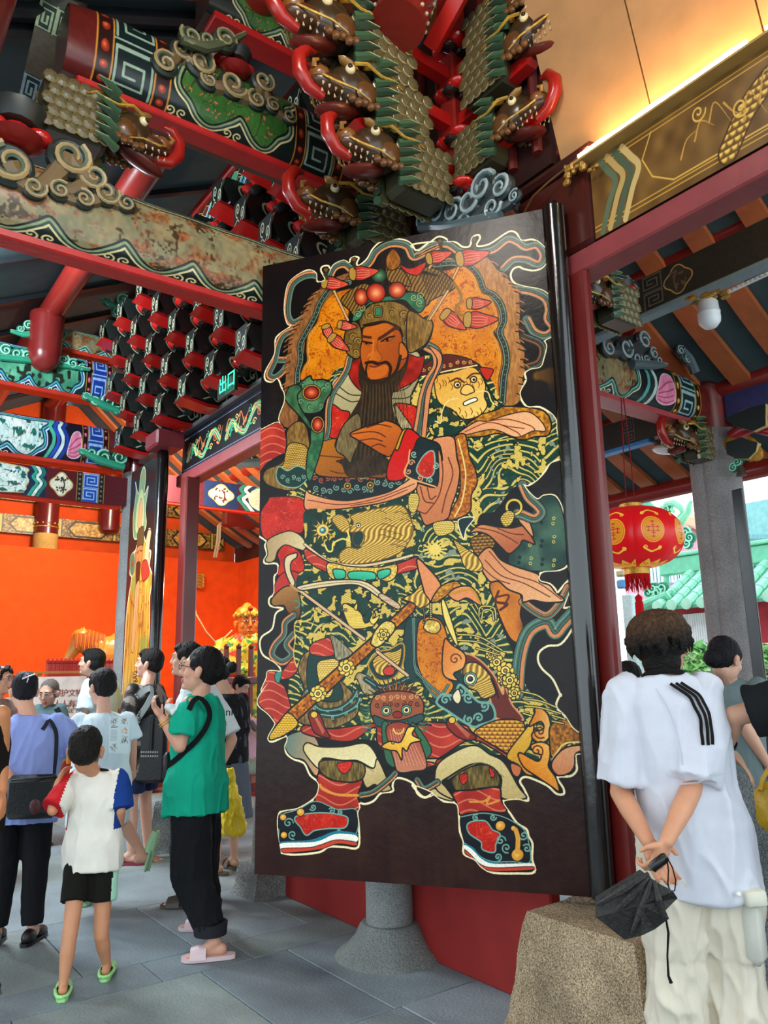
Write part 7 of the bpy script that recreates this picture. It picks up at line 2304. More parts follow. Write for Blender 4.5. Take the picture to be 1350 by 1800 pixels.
 if top:
  m_ = MB()
  hem = top.get('hem', .82); ease = top.get('ease', 1.12); w0 = top.get('w0', 1.0)
  rs = [(hem,.165 * w0,.125 * w0),(.92,.165 * w0,.125 * w0),(1.05,.155 * w0 ** .5,.118),(1.22,.165,.120),(1.33,.165,.108),(1.395,.135,.082),(1.43,.07,.062)]
  rs = [q for q in rs if q[0] >= hem]
  loft(m_,[(z,hipc.x + lean.x * tz(z),hipc.y + lean.y * tz(z),rx * bk * ease,ry * bk * ease) for z,rx,ry in rs],M @ Matrix.Scale(s,4))
  sl = top.get('sleeve', .75)
  for i in (0,1):
   el,wr = A[i][0],A[i][1]
   if sl <= 0: continue
   pth = [sh[i],sh[i].lerp(el,min(sl,1))]
   sw = top.get('sw', 1.0); rr_ = [.052 * s, .060 * s * sw ** .3,.062 * s * sw, .066 * s * sw, .070 * s * sw]
   inn = sh[i].lerp(sh[1 - i],.10)
   m_.tube([inn,sh[i].lerp(pth[1],.12) + Vector((0,0,.004)),sh[i].lerp(pth[1],.45),sh[i].lerp(pth[1],.8),pth[1]],rr_,'ffffff',16)
   m_.ell(sh[i] - Vector((0,0,.004)),.060 * s,'ffffff',seg=14,rings=10)
   if sl > 1:
    cone(m_,el,el,.068 * s * sw,.068 * s * sw); m_.tube([el,el.lerp(wr,sl - 1)],[.068 * s * sw,.06 * s * sw],'ffffff',14)
  cf = top['col']
  if callable(cf):
   base_f = cf
   MI = np.array(M.inverted())
   def cff(c):
    l = (c @ MI[:3, :3].T + MI[:3,3]) / s
    return base_f(l,c)
   cf = cff
  o = fuse(m_, top.get('name', 'shirt'), CLOTH, t, cf, max(vox, .008),7, folds=top.get('folds', .008) * s, fscale=top.get('fs', 8), seed=S['h'])
  S['_shirt'] = o
  if top.get('collar'):
   cm = MB(); ring = []
   for k in range(20):
    a = 2 * PI * k / 20
    ring.append(tor(.075 * math.cos(a) * bk ** .5,.066 * math.sin(a),1.425 - .02 * math.sin(a)))
   cm.tube(ring, .011 * s, top['collar'], 8, closed=True)
   cm.build('collar', CLOTH, o, True)
 bot = S.get('bottom')
 if bot:
  m_ = MB()
  ln = bot.get('len', 2.0); bw = bot.get('w', 1.0)
  loft(m_,[(z,hipc.x + lean.x * tz(z) * .5,hipc.y + lean.y * tz(z) * .5,rx * bk,ry * bk) for z,rx,ry in ((.80,.150,.115),(.88,.152,.115),(.96,.135,.10))],M @ Matrix.Scale(s,4))
  if bot.get('skirt'):
   loft(m_, [(z, hipc.x * .8, hipc.y * .8, rx * bk, ry * bk) for z, rx, ry in ((bot['skirt'], .21,.18),(.70,.19,.155),(.9,.165,.125))], M @ Matrix.Scale(s, 4))
  else:
   for i in (0,1):
    kn,an,fd = Lg[i]
    e1 = hips[i].lerp(kn,min(ln,1)); r1 = .088 * s * min(bw,1.12) * bk ** .5
    m_.tube([hips[i] + Vector((0,0,.02)),hips[i].lerp(e1,.5),e1],[r1,.088 * s * bw,.084 * s * bw],'ffffff',16)
    m_.ell(hips[i],r1,'ffffff')
    if ln > 1:
     e_ = kn.lerp(an,ln - 1)
     m_.ell(kn, .082 * s * bw, 'ffffff'); m_.tube([kn, kn.lerp(e_, .5), e_], [.080 * s * bw, .072 * s * bw, bot.get('cuff', .062) * s * bw], 'ffffff', 16)
  o = fuse(m_, bot.get('name', 'trousers'), CLOTH, t, bot['col'], max(vox, .009),2, folds=bot.get('folds', .008) * s, fscale=9, seed=S['h'] + 1)
  S['_bottom'] = o
 sho = S.get('shoes')
 if sho:
  for i in (0,1):
   kn,an,fd = Lg[i]
   shoe(sho[0],an,fd,sho[1],t,s,pitch=(sho[2][i] if len(sho) > 2 else 0))
 S['_t'] = t; S['_A'] = A; S['_Mh'] = Mh; S['_hs'] = hs; S['_M'] = M; S['_s'] = s; S['_L'] = Lg; S['_sh'] = sh; S['_tor'] = tor
 return S
_bvh = {}
def bvh_of(o):
 if o.name not in _bvh:
  M = mw(o)
  me = o.data
  _bvh[o.name] = BVHTree.FromPolygons([M @ v.co for v in me.vertices],[tuple(p.vertices) for p in me.polygons])
 return _bvh[o.name]
def onto(o,p,d=None):
 """nearest point of a garment's surface (or first hit along d), lifted a little"""
 b = bvh_of(o)
 if d is not None:
  d = Vector(p) - Vector((0,0,EYE))
  hit = b.ray_cast(Vector(p),d.normalized())
  if hit[0] is not None:
   return hit[0],hit[1]
 hit = b.find_nearest(Vector(p))
 return hit[0],hit[1]
def ribbon_on(o, pts, wd, col, name, parent, lift=.004, mat=None, n=28, d=None, th=.003, label=None):
 """band laid on a surface through the given world points"""
 pts = [Vector(p) for p in pts]
 seg = [0]
 for a,b in zip(pts[:-1],pts[1:]): seg.append(seg[-1] + (b - a).length)
 P_,N_ = [],[]
 for i in range(n):
  t = seg[-1] * i / (n - 1)
  k = max(j for j in range(len(seg) - 1) if seg[j] <= t + 1e-9)
  f = (t - seg[k]) / max(seg[k + 1] - seg[k],1e-9)
  q = pts[k].lerp(pts[k + 1],min(f,1))
  h,nn = onto(o,q,d)
  P_.append(h + nn * lift); N_.append(nn)
 if d is not None:
  dv = Vector(d).normalized()
  dp = [q.dot(dv) for q in P_]
  md = sorted(dp)[n // 2]
  dp2 = [min(min(dp[max(0,i - 3):i + 4]),md + .12) for i in range(n)]
  for _ in range(6):
   dp2 = [dp2[0]] + [(dp2[i - 1] + dp2[i] + dp2[i + 1]) / 3 for i in range(1,n - 1)] + [dp2[-1]]
  P_ = [q + dv * (b_ - a_) for q,a_,b_ in zip(P_,dp,dp2)]
  nm = sum(N_,Vector()).normalized()
  N_ = [(q * .4 + nm).normalized() for q in N_]
 for _ in range(2):
  P_ = [P_[0]] + [(P_[i - 1] + P_[i] * 2 + P_[i + 1]) / 4 for i in range(1,n - 1)] + [P_[-1]]
 vs,fs = [],[]
 for i in range(n):
  tdir = (P_[min(i + 1,n - 1)] - P_[max(i - 1,0)]).normalized()
  s_ = tdir.cross(N_[i]).normalized() * wd / 2
  for a_,b_ in ((-1,0),(1,0),(1,1),(-1,1)):
   vs.append(P_[i] + s_ * a_ + N_[i] * th * b_)
 for i in range(n - 1):
  for k in range(4):
   fs.append((i * 4 + k,i * 4 + (k + 1) % 4,(i + 1) * 4 + (k + 1) % 4,(i + 1) * 4 + k))
 fs.append((3,2,1,0)); fs.append(tuple((n - 1) * 4 + k for k in range(4)))
 ob = MB().add(vs,fs,col).build(name,mat or CLOTH,parent,True,40)
 if label: ob['label'] = label
 return ob
def decal_on(o,corners,cv,name,parent,d,n=14,lift=.003,rough=.8):
 """picture laid on cloth: corners tl,tr,br,bl in world, pushed along d onto the surface"""
 tl_,tr_,br_,bl_ = [Vector(c) for c in corners]
 vs,uv,fs = [],[],[]
 for i in range(n + 1):
  for j in range(n + 1):
   u,v = j / n,i / n
   p = tl_.lerp(tr_,u).lerp(bl_.lerp(br_,u),v)
   h,nn = onto(o,p,d)
   if (h - p).length > .25: h = p
   vs.append(h + nn * lift - Vector(d).normalized() * .001); uv.append((u,1 - v))
 for i in range(n):
  for j in range(n):
   a = i * (n + 1) + j
   fs.append((a,a + n + 1,a + n + 2,a + 1))
 m_ = MB().add(vs,fs,'ffffff',uv)
 return m_.build(name,canvas_mat(name,cv.image(name),rough),parent,True,60)
VIEW = Vector((fw.x,fw.y,0)).normalized()
SIDE = r0.copy()
ZUP = Vector((0,0,1))
def g0(px,D):
 p = pd(px,1185,D)
 return Vector((p.x,p.y,0))
# ---- the man in white at lower right,seen from behind
D1 = 3.15
_b = pd(1224,1530,D1)
man = person(dict(h=1.73, at=(_b.x, _b.y, 0), phi=-8, chest=pd(1172,1235, D1 - .02), label='person in a white shirt with black shoulder stripes, hands clasped behind the back',
 bulk=.90, vox=.006, skin='cf9270', hair='mop', hs=1.06, head=pd(1163,1136, D1 + .03), turn=(-24,4,-6),
 arms=[(pd(1090,1392,D1 - .06),pd(1140,1480,D1 - .24),pd(1172,1545,D1 - .24) - pd(1140,1480,D1 - .24),-VIEW,.9),
  (pd(1215,1388,D1 - .12),pd(1172,1478,D1 - .31),pd(1144,1540,D1 - .31) - pd(1172,1478,D1 - .31),VIEW * .8 - SIDE * .5,1.7)],
 thumb=(-1,1),
 top=dict(col='cdcdd6',hem=.68,ease=1.14,w0=1.12,sleeve=.92,sw=1.3,collar='14110f',folds=.024,fs=5),
 bottom=dict(col='d6cbb8', len=1.9, w=1.35, cuff=.08, folds=.028, name='cargo_trousers'), shoes=('shoe', 'e4e2dc')))
T = man['_shirt']; SHT = man['_shirt']; BT = man['_bottom']
for k,(x0,y0,x1,y1,x2,y2,x3,y3) in enumerate(((1176,1202,1212,1226,1228,1260,1236,1310),(1185,1201,1221,1224,1237,1258,1245,1310),(1194,1200,1229,1222,1244,1255,1252,1309))):
 ribbon_on(SHT, [pd(x0, y0, D1 - .4), pd(x1, y1, D1 - .4), pd(x2, y2, D1 - .4), pd(x3, y3, D1 - .4)], .011, '14110f', 'shoulder_stripe', T, d=VIEW, n=26, lift=.002, th=.0015)
ribbon_on(SHT, [pd(1150,1210, D1 - .4), pd(1172,1240, D1 - .4), pd(1188,1290, D1 - .4), pd(1200,1345, D1 - .4)], .003, 'b8b8c0', 'raglan_seam', T, d=VIEW, n=20, lift=.001, th=.001)
ribbon_on(SHT, [pd(1190,1376, D1 - .4), pd(1225,1372, D1 - .4), pd(1264,1358, D1 - .4)], .006, 'c2c2c8', 'cuff_seam', T, d=VIEW, n=14, lift=.001, th=.001)
pk = MB(); c = pd(1318,1625,D1 - .03)
pk.box(c, (.07,.13,.24), 'c9c6ba', R=rotz(math.radians(-36.6)), bev=.03); pk.build('cargo_pocket', CLOTH, T, True, 50)
pk = MB(); pk.box(pd(1316,1572, D1 - .05),(.07,.13,.05), 'd9d5c2', R=rotz(math.radians(-36.6)) @ roty(-.05), bev=.006); pk.build('pocket_flap', CLOTH, T, True, 50)
bt_ = MB(); bt_.ell(pd(1298,1572, D1 - .14),(.009,.009,.009), 'e8e6dc'); bt_.build('button', PLASTIC, T, True)
DU = D1 - .40
um = empty('umbrella', pd(1120,1590, DU), 'loosely folded black umbrella held behind the back, hanging over the door stone', 'umbrella')
m_ = MB()
rr = random.Random(6)
hd_ = pd(1148,1535,DU)
ax0 = pd(1050,1605,DU - .02);
outl = [(1125,1528),(1048,1578),(1050,1612),(1098,1651),(1118,1646),(1130,1643),(1150,1634),(1176,1614),(1171,1600),(1190,1580),(1182,1566),(1150,1550)]
for lay in range(4):
 vs = []
 dd = DU - .045 + lay * .03
 k_ = 1 - lay * .06
 cx,cy = 1125,1592
 pts = [(cx + (x - cx) * k_ + rr.uniform(-2,2),cy + (y - cy) * k_ + rr.uniform(-2,2)) for x,y in outl]
 n = len(pts)
 ctr = pd(cx,cy,dd - .02)
 front = [pd(x,y,dd + .012 * math.sin(i * 2.3)) for i,(x,y) in enumerate(pts)]
 back_ = [p + VIEW * .008 for p in front]
 cback = ctr + VIEW * .010
 vs = front + [ctr] + back_ + [cback]
 fs = []
 for i in range(n):
  j = (i + 1) % n
  fs += [(n,j,i),(2 * n + 1,n + 1 + i,n + 1 + j),(i,j,n + 1 + j,n + 1 + i)]
 m_.add(vs,fs,['23201e','1b1818','282422','161414'][lay])
m_.build('canopy_fold', paint('nylon', .55,.4,0,.2,20,.4,60), um, False)
for (a,b) in (((1140,1535),(1050,1590)),((1142,1540),(1072,1612)),((1146,1545),(1110,1640)),((1150,1548),(1165,1612))):
 q = MB(); q.tube([pd(a[0], a[1], DU - .05), pd((a[0] + b[0]) / 2,(a[1] + b[1]) / 2 + 2, DU - .075), pd(b[0], b[1], DU - .05)], [.006,.012,.005], '2b2725', 6); q.build('fold_ridge', MATS['nylon'], um, True)
q = MB(); q.tube([pd(1146,1528, DU + .0), pd(1150,1522, DU - .0), pd(1168,1508, DU - .0), pd(1172,1505, DU)], [.014,.016,.0165,.012], '14120f', 14); q.build('handle', PLASTIC, um, True)
q = MB(); q.tube([pd(x, y, DU - .02) for x, y in ((1172,1508),(1175,1530),(1174,1555),(1178,1566),(1186,1566),(1188,1548),(1182,1525),(1173,1508))], .0022, '12100f', 6); q.build('wrist_cord', CLOTH, um, True)
q = MB(); q.tube([pd(x, y, DU - .03) for x, y in ((1170,1612),(1175,1640),(1173,1680),(1175,1715),(1180,1728))], [.003,.004,.003,.004,.006], '12100f', 5); q.build('closing_strap', CLOTH, um, True)
# ---- woman in green
DG = 4.82
wg = person(dict(h=1.64, at=g0(352, DG), phi=84, label='person in a green blouse with glasses and black cropped trousers, hands raised',
 bulk=1.04, lean=(0,.0), vox=.0075, skin='d39b82', hair='bun', bunpos=(0,-.095,.0), turn=(4,6,0), hair_col='120f10', head=pd(354,1178, DG), hs=1.16,
 arms=[(pd(316,1312,DG - .20),pd(285,1262,DG - .18),pd(268,1238,DG - .18) - pd(285,1262,DG - .18),SIDE,1.1),
  (pd(318,1316,DG + .14),pd(300,1262,DG + .05),None,SIDE,1.0)],
 legs=[(onZ(338,1690,.5) * 0 + pd(336,1540,DG - .10),pd(345,1668,DG - .36) * 0 + Vector((1.93,4.20,.088)),-SIDE - VIEW * .15),(pd(350,1530,DG + .12),Vector((2.10,4.68,.088)),-SIDE + VIEW * .1)],
 top=dict(col='0f9f80', hem=.75, ease=1.18, w0=1.16, sleeve=.74, sw=1.25, folds=.023, fs=6, name='blouse'), bottom=dict(col='131418', len=1.80, w=1.38, cuff=.066, folds=.012), shoes=('slide', 'd9bdc0')))
T = wg['_t']
ribbon_on(wg['_shirt'], [pd(350,1216, DG - .5), pd(362,1226, DG - .5), pd(369,1242, DG - .5), pd(370,1260, DG - .5), pd(363,1280, DG - .5), pd(345,1303, DG - .5), pd(300,1345, DG - .5)], .030, '121214', 'shoulder_strap', T, d=VIEW, n=26)
MhG = wg['_Mh']; hsG = wg['_hs']
def glasses(Mh,hs,parent,col='3a1c1c'):
 m_ = MB()
 for q in (-1,1):
  m_.tube([Mh @ (Vector((q * .034 + .023 * math.cos(a),.104,.012 + .018 * math.sin(a))) * hs) for a in np.linspace(0,2 * PI,14,endpoint=False)],.0019 * hs,col,6,closed=True)
  m_.tube([Mh @ (Vector(p) * hs) for p in ((q * .057,.102,.016),(q * .076,.06,.014),(q * .080,.0,.008))],.0019 * hs,col,6)
 m_.tube([Mh @ (Vector(p) * hs) for p in ((-.011,.106,.014),(0,.109,.017),(.011,.106,.014))],.0018 * hs,col,6)
 m_.build('glasses', PLASTIC, parent, True)
glasses(MhG,hsG,T)
m_ = MB()
for k in range(5):
 m_.ell(pd(298 + k * 5,1243 + (k % 3) * 5,DG - .16 + .02 * (k % 2)),(.03,.02,.022),'e8eef0',seg=8,rings=6)
tis = fuse(m_, 'tissue', CLOTH, None, 'e6ecef', .008,1, folds=.008, fscale=30); tag(tis, 'crumpled white tissue in the raised hand of the person in green', 'tissue')
m_ = MB(); c0 = wg['_A'][0][1].lerp(wg['_A'][0][0], .12); axd = (wg['_A'][0][0] - wg['_A'][0][1]).normalized(); R = frame3(axd.orthogonal(), axd)
for dz in (0,.014):
 m_.tube([c0 + axd * dz + R @ Vector((.034 * math.cos(a),.034 * math.sin(a),0)) for a in np.linspace(0,2 * PI,16,endpoint=False)],.003,'d8a83c',6,closed=True)
m_.build('bracelet', GOLD, T, True)
for i in (0,1):     # patterned cuff
 kn, an, fd = wg['_L'][i]
 e_ = kn.lerp(an, .80); m_ = MB(); m_.lathe([(.06,-.03),(.088,-.03),(.092,.03),(.07,.03)], '26262c', e_, 18); m_.build('trouser_cuff', CLOTH, T, True)
bg_ = empty('shoulder_bag', pd(296,1345, DG - .05), 'black flat shoulder bag strap-hung in front of the person in green', 'bag')
MB().box(pd(300,1345, DG + .02),(.05,.20,.16), '141416', R=rotz(math.radians(-36.6)), bev=.02).build('bag_body', LEATHER, bg_, True)
# ---- boy in raglan shirt
DB = 4.47
red_,blu_,whi = lin('c01c24'),lin('173a80'),lin('e2dcd0')
def raglan(l,c):
 out = np.repeat(np.array(whi)[None],len(l),0)
 out[(l[:, 0] < -.168) & (l[:, 2] > 1.03)] = red_
 out[(l[:, 0] > .168) & (l[:, 2] > 1.03)] = blu_
 return out
B0 = pd(140,1560,4.47)
def shorts_col(c):
 u = (c - np.array(B0)) @ np.array(SIDE)
 out = np.repeat(np.array(lin('14130f'))[None],len(c),0); out[(u < -.15) | (u > .155)] = lin('a9d8bc')
 return out
boy = person(dict(h=1.20, at=(1.30,4.34,0), phi=2, label='child in a white shirt with one red and one blue sleeve and black shorts',
 bulk=.98, vox=.007, skin='c78a66', hair='boy', hair_col='17130f', hs=1.24, head=pd(151,1320, DB - .02), turn=(6,-4,0), shave=True,
 arms=[(pd(92,1425,DB - .03),pd(102,1374,DB + .06),pd(118,1345,DB + .08) - pd(102,1374,DB + .06),SIDE,1.0),(pd(212,1425,DB - .02),pd(206,1475,DB + .10))],
 legs=[(pd(122,1650,DB - .08),Vector((1.15,4.20,.065)),VIEW - SIDE * .35),(pd(178,1645,DB + .0),Vector((1.39,4.32,.065)),VIEW - SIDE * .2)],
 top=dict(col=raglan, hem=.74, ease=1.2, w0=1.1, sleeve=.95, sw=1.4, folds=.016, fs=7, collar='1a1414'), bottom=dict(col=shorts_col, len=.62, w=1.12, name='shorts'), shoes=('clog', '9fdc8c')))
T = boy['_t']
m_ = MB(); m_.box(pd(121,1334, DB + .08),(.03,.012,.05), 'd89020', R=rotz(.4), bev=.004); o = m_.build('snack_packet', PLASTIC); tag(o, 'small orange snack packet held at the face of the raglan-shirt child', 'snack')
# ---- woman in blue with a bun
DW = 5.32
wb = person(dict(h=1.52, at=g0(58, DW), phi=8, label='person in a pale blue top with a hair bun and clip, seen from behind', bulk=1.1, vox=.0085,
 skin='d9a286', hair='bun', bunpos=(.02,-.10,.045), hair_col='15131a', turn=(26,-16,0), head=pd(42,1216, DW + .02),
 arms=[(pd(6,1335,DW - .02),pd(20,1372,DW - .16),SIDE,-VIEW,.5),(pd(132,1318,DW + .02),pd(98,1338,DW + .16),None,ZUP,.9)],
 top=dict(col='8f9fdc', hem=.74, ease=1.2, w0=1.02, sleeve=.95, sw=1.4, folds=.018, fs=6, name='blouse'), bottom=dict(col='17171b', len=1.95, w=1.05), shoes=('shoe', '111012')))
T = wb['_t']
Mh, hs = wb['_Mh'], wb['_hs']
m_ = MB()
m_.tube([Mh @ (Vector(p) * hs) for p in ((-.035,-.138,.045),(.0,-.152,.058),(.04,-.145,.075))],.004,'b8b8c4',6)
m_.tube([Mh @ (Vector(p) * hs) for p in ((.0,-.150,.05),(-.008,-.148,.02))],.003,'d8d8e0',6)
for k in range(5): m_.ell(Mh @ (Vector((-.03 + k * .016,-.146 - .004 * (k % 2),.048 + k * .006)) * hs),.005,'e4e4ec',seg=6,rings=4)
m_.build('hair_clip', PLASTIC, T, True)
hb = empty('shoulder_bag', pd(58,1400, DW - .22), 'black handbag hanging on the back hip of the person in pale blue', 'bag')
MB().box(pd(57,1400, DW - .22),(.30,.10,.24), '17191a', R=rotz(math.radians(-30)), bev=.035).build('bag_body', LEATHER, hb, True)
m_ = MB(); m_.tube([pd(20,1372, DW - .28), pd(57,1368, DW - .30), pd(96,1364, DW - .27)], .006, '2c3030', 6); m_.build('zip', LEATHER, hb, True)
m_ = MB(); m_.ell(pd(62,1418, DW - .275),(.035,.01,.045), '4a1c1e', rotz(math.radians(-30))); m_.build('bag_patch', LEATHER, hb, True)
ribbon_on(wb['_shirt'], [pd(92,1246, DW - .6), pd(100,1290, DW - .6), pd(98,1330, DW - .6), pd(94,1362, DW - .6)], .022, '2a2e34', 'shoulder_strap', hb, d=VIEW, n=20)
# ---- person cut by the left edge
p2 = person(dict(h=1.62, at=g0(-38,4.55), phi=-20, label='person in a black sleeveless top cut off by the left edge of the picture', bulk=1.1, vox=.01, skin='c98558', hair='short',
 arms=[None, (pd(2,1340,4.5), pd(4,1392,4.42), None, -SIDE, .5)], top=dict(col='16130f', hem=.8, sleeve=0), bottom=dict(col='121216', len=1.95), shoes=('shoe', '141414')))
# ---- curly hair with glasses,far left
p3 = person(dict(h=1.60, at=g0(-4,7.0), phi=-100, label='person with curly brown hair and glasses at the far left edge', bulk=1.1, vox=.0095, skin='c98f74', hair='curly', hair_col='241712',
 head=pd(2,1196,7.0), arms=[None, None], top=dict(col='8a7468', hem=.75, sleeve=1.5), bottom=dict(col='3a3434', len=1.9), shoes=('shoe', '2a2420')))
glasses(p3['_Mh'], p3['_hs'], p3['_t'], '5a4a44')
# ---- elderly man facing us
p4 = person(dict(h=1.50, at=g0(84,8.15), phi=168, label='elderly person with thin glasses and cropped grey hair, facing the camera', bulk=1.12, vox=.0085, skin='c08e78', hair='crop', hair_col='5c5450',
 turn=(8,-14,0), head=pd(86,1219,8.1), shave=True, scalp='4c4642', hs=1.12, arms=[None, None], top=dict(col='4e6468', hem=.78, sleeve=.8), bottom=dict(col='2c3034', len=1.5), shoes=('sandal', '2c201a')))
glasses(p4['_Mh'], p4['_hs'], p4['_t'], '9a9288')
ribbon_on(p4['_shirt'], [pd(100,1245,7.5), pd(108,1262,7.5), pd(112,1290,7.5)], .05, '1a1c20', 'shoulder_strap', p4['_t'], d=VIEW, n=12)
# ---- young man in profile
p5 = person(dict(h=1.77, at=g0(178,8.35), phi=74, label='young person in profile with short black hair and a plain white shirt', bulk=1.0, vox=.0085, skin='c79a82', hair='short', hair_col='100e0e',
 turn=(14,6,0), head=pd(161,1165,8.3), hs=1.08, arms=[None, None], top=dict(col='c8dfe6', hem=.76, ease=1.2, sleeve=.9, sw=1.25), bottom=dict(col='34425c', len=1.95), shoes=('shoe', 'e6ebe8')))
# ---- teenager with printed shirt,one foot lifted behind
D6 = 5.85
p6 = person(dict(h=1.49, at=g0(186, D6), phi=24, label='teenager in a white shirt with a printed back, one green slipper lifted behind', bulk=1.06, vox=.008, skin='cf9c84', hair='short', hair_col='151210',
 head=pd(179,1208,D6),turn=(30,-8,0),hs=1.08,arms=[(pd(138,1300,D6 + .1),pd(140,1345,D6 + .15)),(pd(232,1305,D6),pd(234,1350,D6 + .1))],
 legs=[(pd(170,1475,D6 + .1),Vector((g0(172,D6 + .15).x,g0(172,D6 + .15).y,.08)),VIEW - SIDE * .3),(pd(208,1432,D6 + .0),pd(250,1500,D6 - .05),VIEW * .15 + SIDE * .5)],
 top=dict(col='cfe2e8', hem=.60, ease=1.22, w0=1.08, sleeve=.9, sw=1.3, folds=.013, fs=6), bottom=dict(col='2a3038', len=.9, w=1.15, name='shorts'), shoes=('clog', '8fb88c', (0,1.35))))
cv = Canvas(200,320,'cfe2e8',None,1)
rr = random.Random(8)
for k in range(9):
 cv.line([(18,120 + k * 11),(80,118 + k * 11)],'8a9098',3.2,smooth=False)
cv.line([(22,96),(84,90)],'6a1c34',6,smooth=False); cv.line([(24,84),(60,80)],'3a3038',5,smooth=False)
for cx,cy,n_,c0_ in ((48,40,26,'3c3c44'),(150,40,22,'6a2c2c'),(150,120,18,'c88a2c'),(150,200,30,'30343c'),(50,270,22,'3c3428')):
 for k in range(n_):
  a = rr.uniform(0,6.28); q = (cx + rr.uniform(-24,24),cy + rr.uniform(-28,28))
  cv.line([q,(q[0] + 11 * math.cos(a),q[1] + 11 * math.sin(a)),(q[0] + 16 * math.cos(a + 1),q[1] + 16 * math.sin(a + 1))],c0_ if k % 3 else '9a8a70',2.2)
dd = D6 - .5
decal_on(p6['_shirt'], [pd(192,1260, dd), pd(228,1260, dd), pd(226,1324, dd), pd(190,1324, dd)], cv, 'back_print', p6['_t'], VIEW)
# ---- patterned shirt,navy shorts
D8 = 7.25
def camo(l,c):
 out = np.zeros((len(l),3))
 a,b_,c_ = np.array(lin('4a4340')),np.array(lin('8c8078')),np.array(lin('2a2526'))
 n_ = np.array([noise.noise(Vector(q) * 14) for q in l])
 out[:] = a; out[n_ > .12] = b_; out[n_ < -.15] = c_
 return out
p8 = person(dict(h=1.70, at=(2.38,6.72,0), phi=72, label='person in a dark leaf-patterned shirt with a black bag and navy shorts', bulk=1.08, vox=.008, skin='d5a28c', hair='short', hair_col='1c1614',
 head=pd(262,1167, D8), turn=(16,4,0), hs=1.08, arms=[None, None], top=dict(col=camo, hem=.72, ease=1.2, sleeve=1.1, sw=1.25), bottom=dict(col='232c4c', len=.85, w=1.2, name='shorts'), shoes=('slide', '8c2438')))
cv = Canvas(300,40,'1c2426',None,1)
bagw = empty('crossbody_bag', pd(266,1340, D8 - .32), 'black quilted crossbody bag with a white-lettered strap on the patterned-shirt person', 'bag')
m_ = MB(); m_.box(pd(266,1315, D8 - .30),(.27,.10,.55), '161618', R=rotz(math.radians(-36.6)), bev=.03); m_.build('bag_body', LEATHER, bagw, True)
m_ = MB(); m_.tube([pd(268,1262, D8 - .36), pd(266,1290, D8 - .365), pd(265,1318, D8 - .36)], .014, '26282a', 8); m_.build('front_pocket', LEATHER, bagw, True)
m_ = MB()
for r_ in (0,1):
 for k in range(9):
  m_.ell(pd(249 + k * 4,1322 + r_ * 7,D8 - .365),(.008,.005,.009),'b8b8b8',seg=6,rings=4)
m_.build('stud', PLASTIC, bagw)
st = ribbon_on(p8['_shirt'], [pd(291,1194, D8 - .7), pd(272,1218, D8 - .7), pd(256,1244, D8 - .7), pd(240,1270, D8 - .7)], .05, 'b9c4c4', 'lettered_strap', bagw, d=VIEW, n=22)
def letters(txt, size, origin, xdir, ydir, col, parent, name='lettering', mat=None, ext=.001, align='LEFT', space=1.0):
 cu = bpy.data.curves.new('t', 'FONT'); cu.body = txt; cu.size = size; cu.extrude = ext; cu.align_x = align; cu.space_character = space; cu.resolution_u = 3
 o = bpy.data.objects.new('t', cu); C.objects.link(o)
 dg = bpy.context.evaluated_depsgraph_get()
 me = bpy.data.meshes.new_from_object(o.evaluated_get(dg))
 bpy.data.objects.remove(o)
 x = Vector(xdir).normalized(); y = Vector(ydir); y = (y - x * y.dot(x)).normalized(); z = x.cross(y)
 M = Matrix((x,y,z)).transposed().to_4x4(); M.translation = Vector(origin)
 if parent: M = mw(parent).inverted() @ M
 me.transform(M)
 ca = me.color_attributes.new('Col', 'FLOAT_COLOR', 'CORNER')
 arr = np.ones((len(me.loops),4),np.float32); arr[:, :3] = lin(col)
 ca.data.foreach_set('color', arr.ravel())
 me.materials.clear(); me.materials.append(mat or MATTE)
 ob = bpy.data.objects.new(name,me); C.objects.link(ob)
 if parent: ob.parent = parent
 return ob
a, nn = onto(p8['_shirt'], pd(243,1268, D8 - .7), VIEW); b, _n = onto(p8['_shirt'], pd(290,1197, D8 - .7), VIEW)
xd = (b - a).normalized(); yd = (-SIDE * .6 + ZUP * .5)
letters('BAG KUCHEN BAG', .050, a + nn * .022 - xd * .0 - (yd - xd * yd.dot(xd)).normalized() * .015 - VIEW * .03, xd, yd, '14181a', bagw, space=.95)
# ---- man in white behind
D9 = 5.75
p9 = person(dict(h=1.70, at=g0(352, D9), phi=80, label='person in a white shirt and black shorts behind the person in green', bulk=1.04, vox=.0085, skin='c99a80', hair='short', hair_col='141110',
 head=pd(327,1160,D9),turn=(6,4,0),arms=[(pd(345,1300,D9 - .2),pd(330,1350,D9 - .25)),(pd(408,1300,D9 + .1),pd(392,1340,D9))],
 legs=[None, None], top=dict(col='dbe6e8', hem=.72, ease=1.2, sleeve=.9, sw=1.25), bottom=dict(col='1a1918', len=1.0, w=1.2, name='shorts'), shoes=('slide', '4a4038')))
nk = letters('nki', .075, pd(396,1258, D9 - .22), SIDE, ZUP, '22282c', p9['_t'], ext=.002)
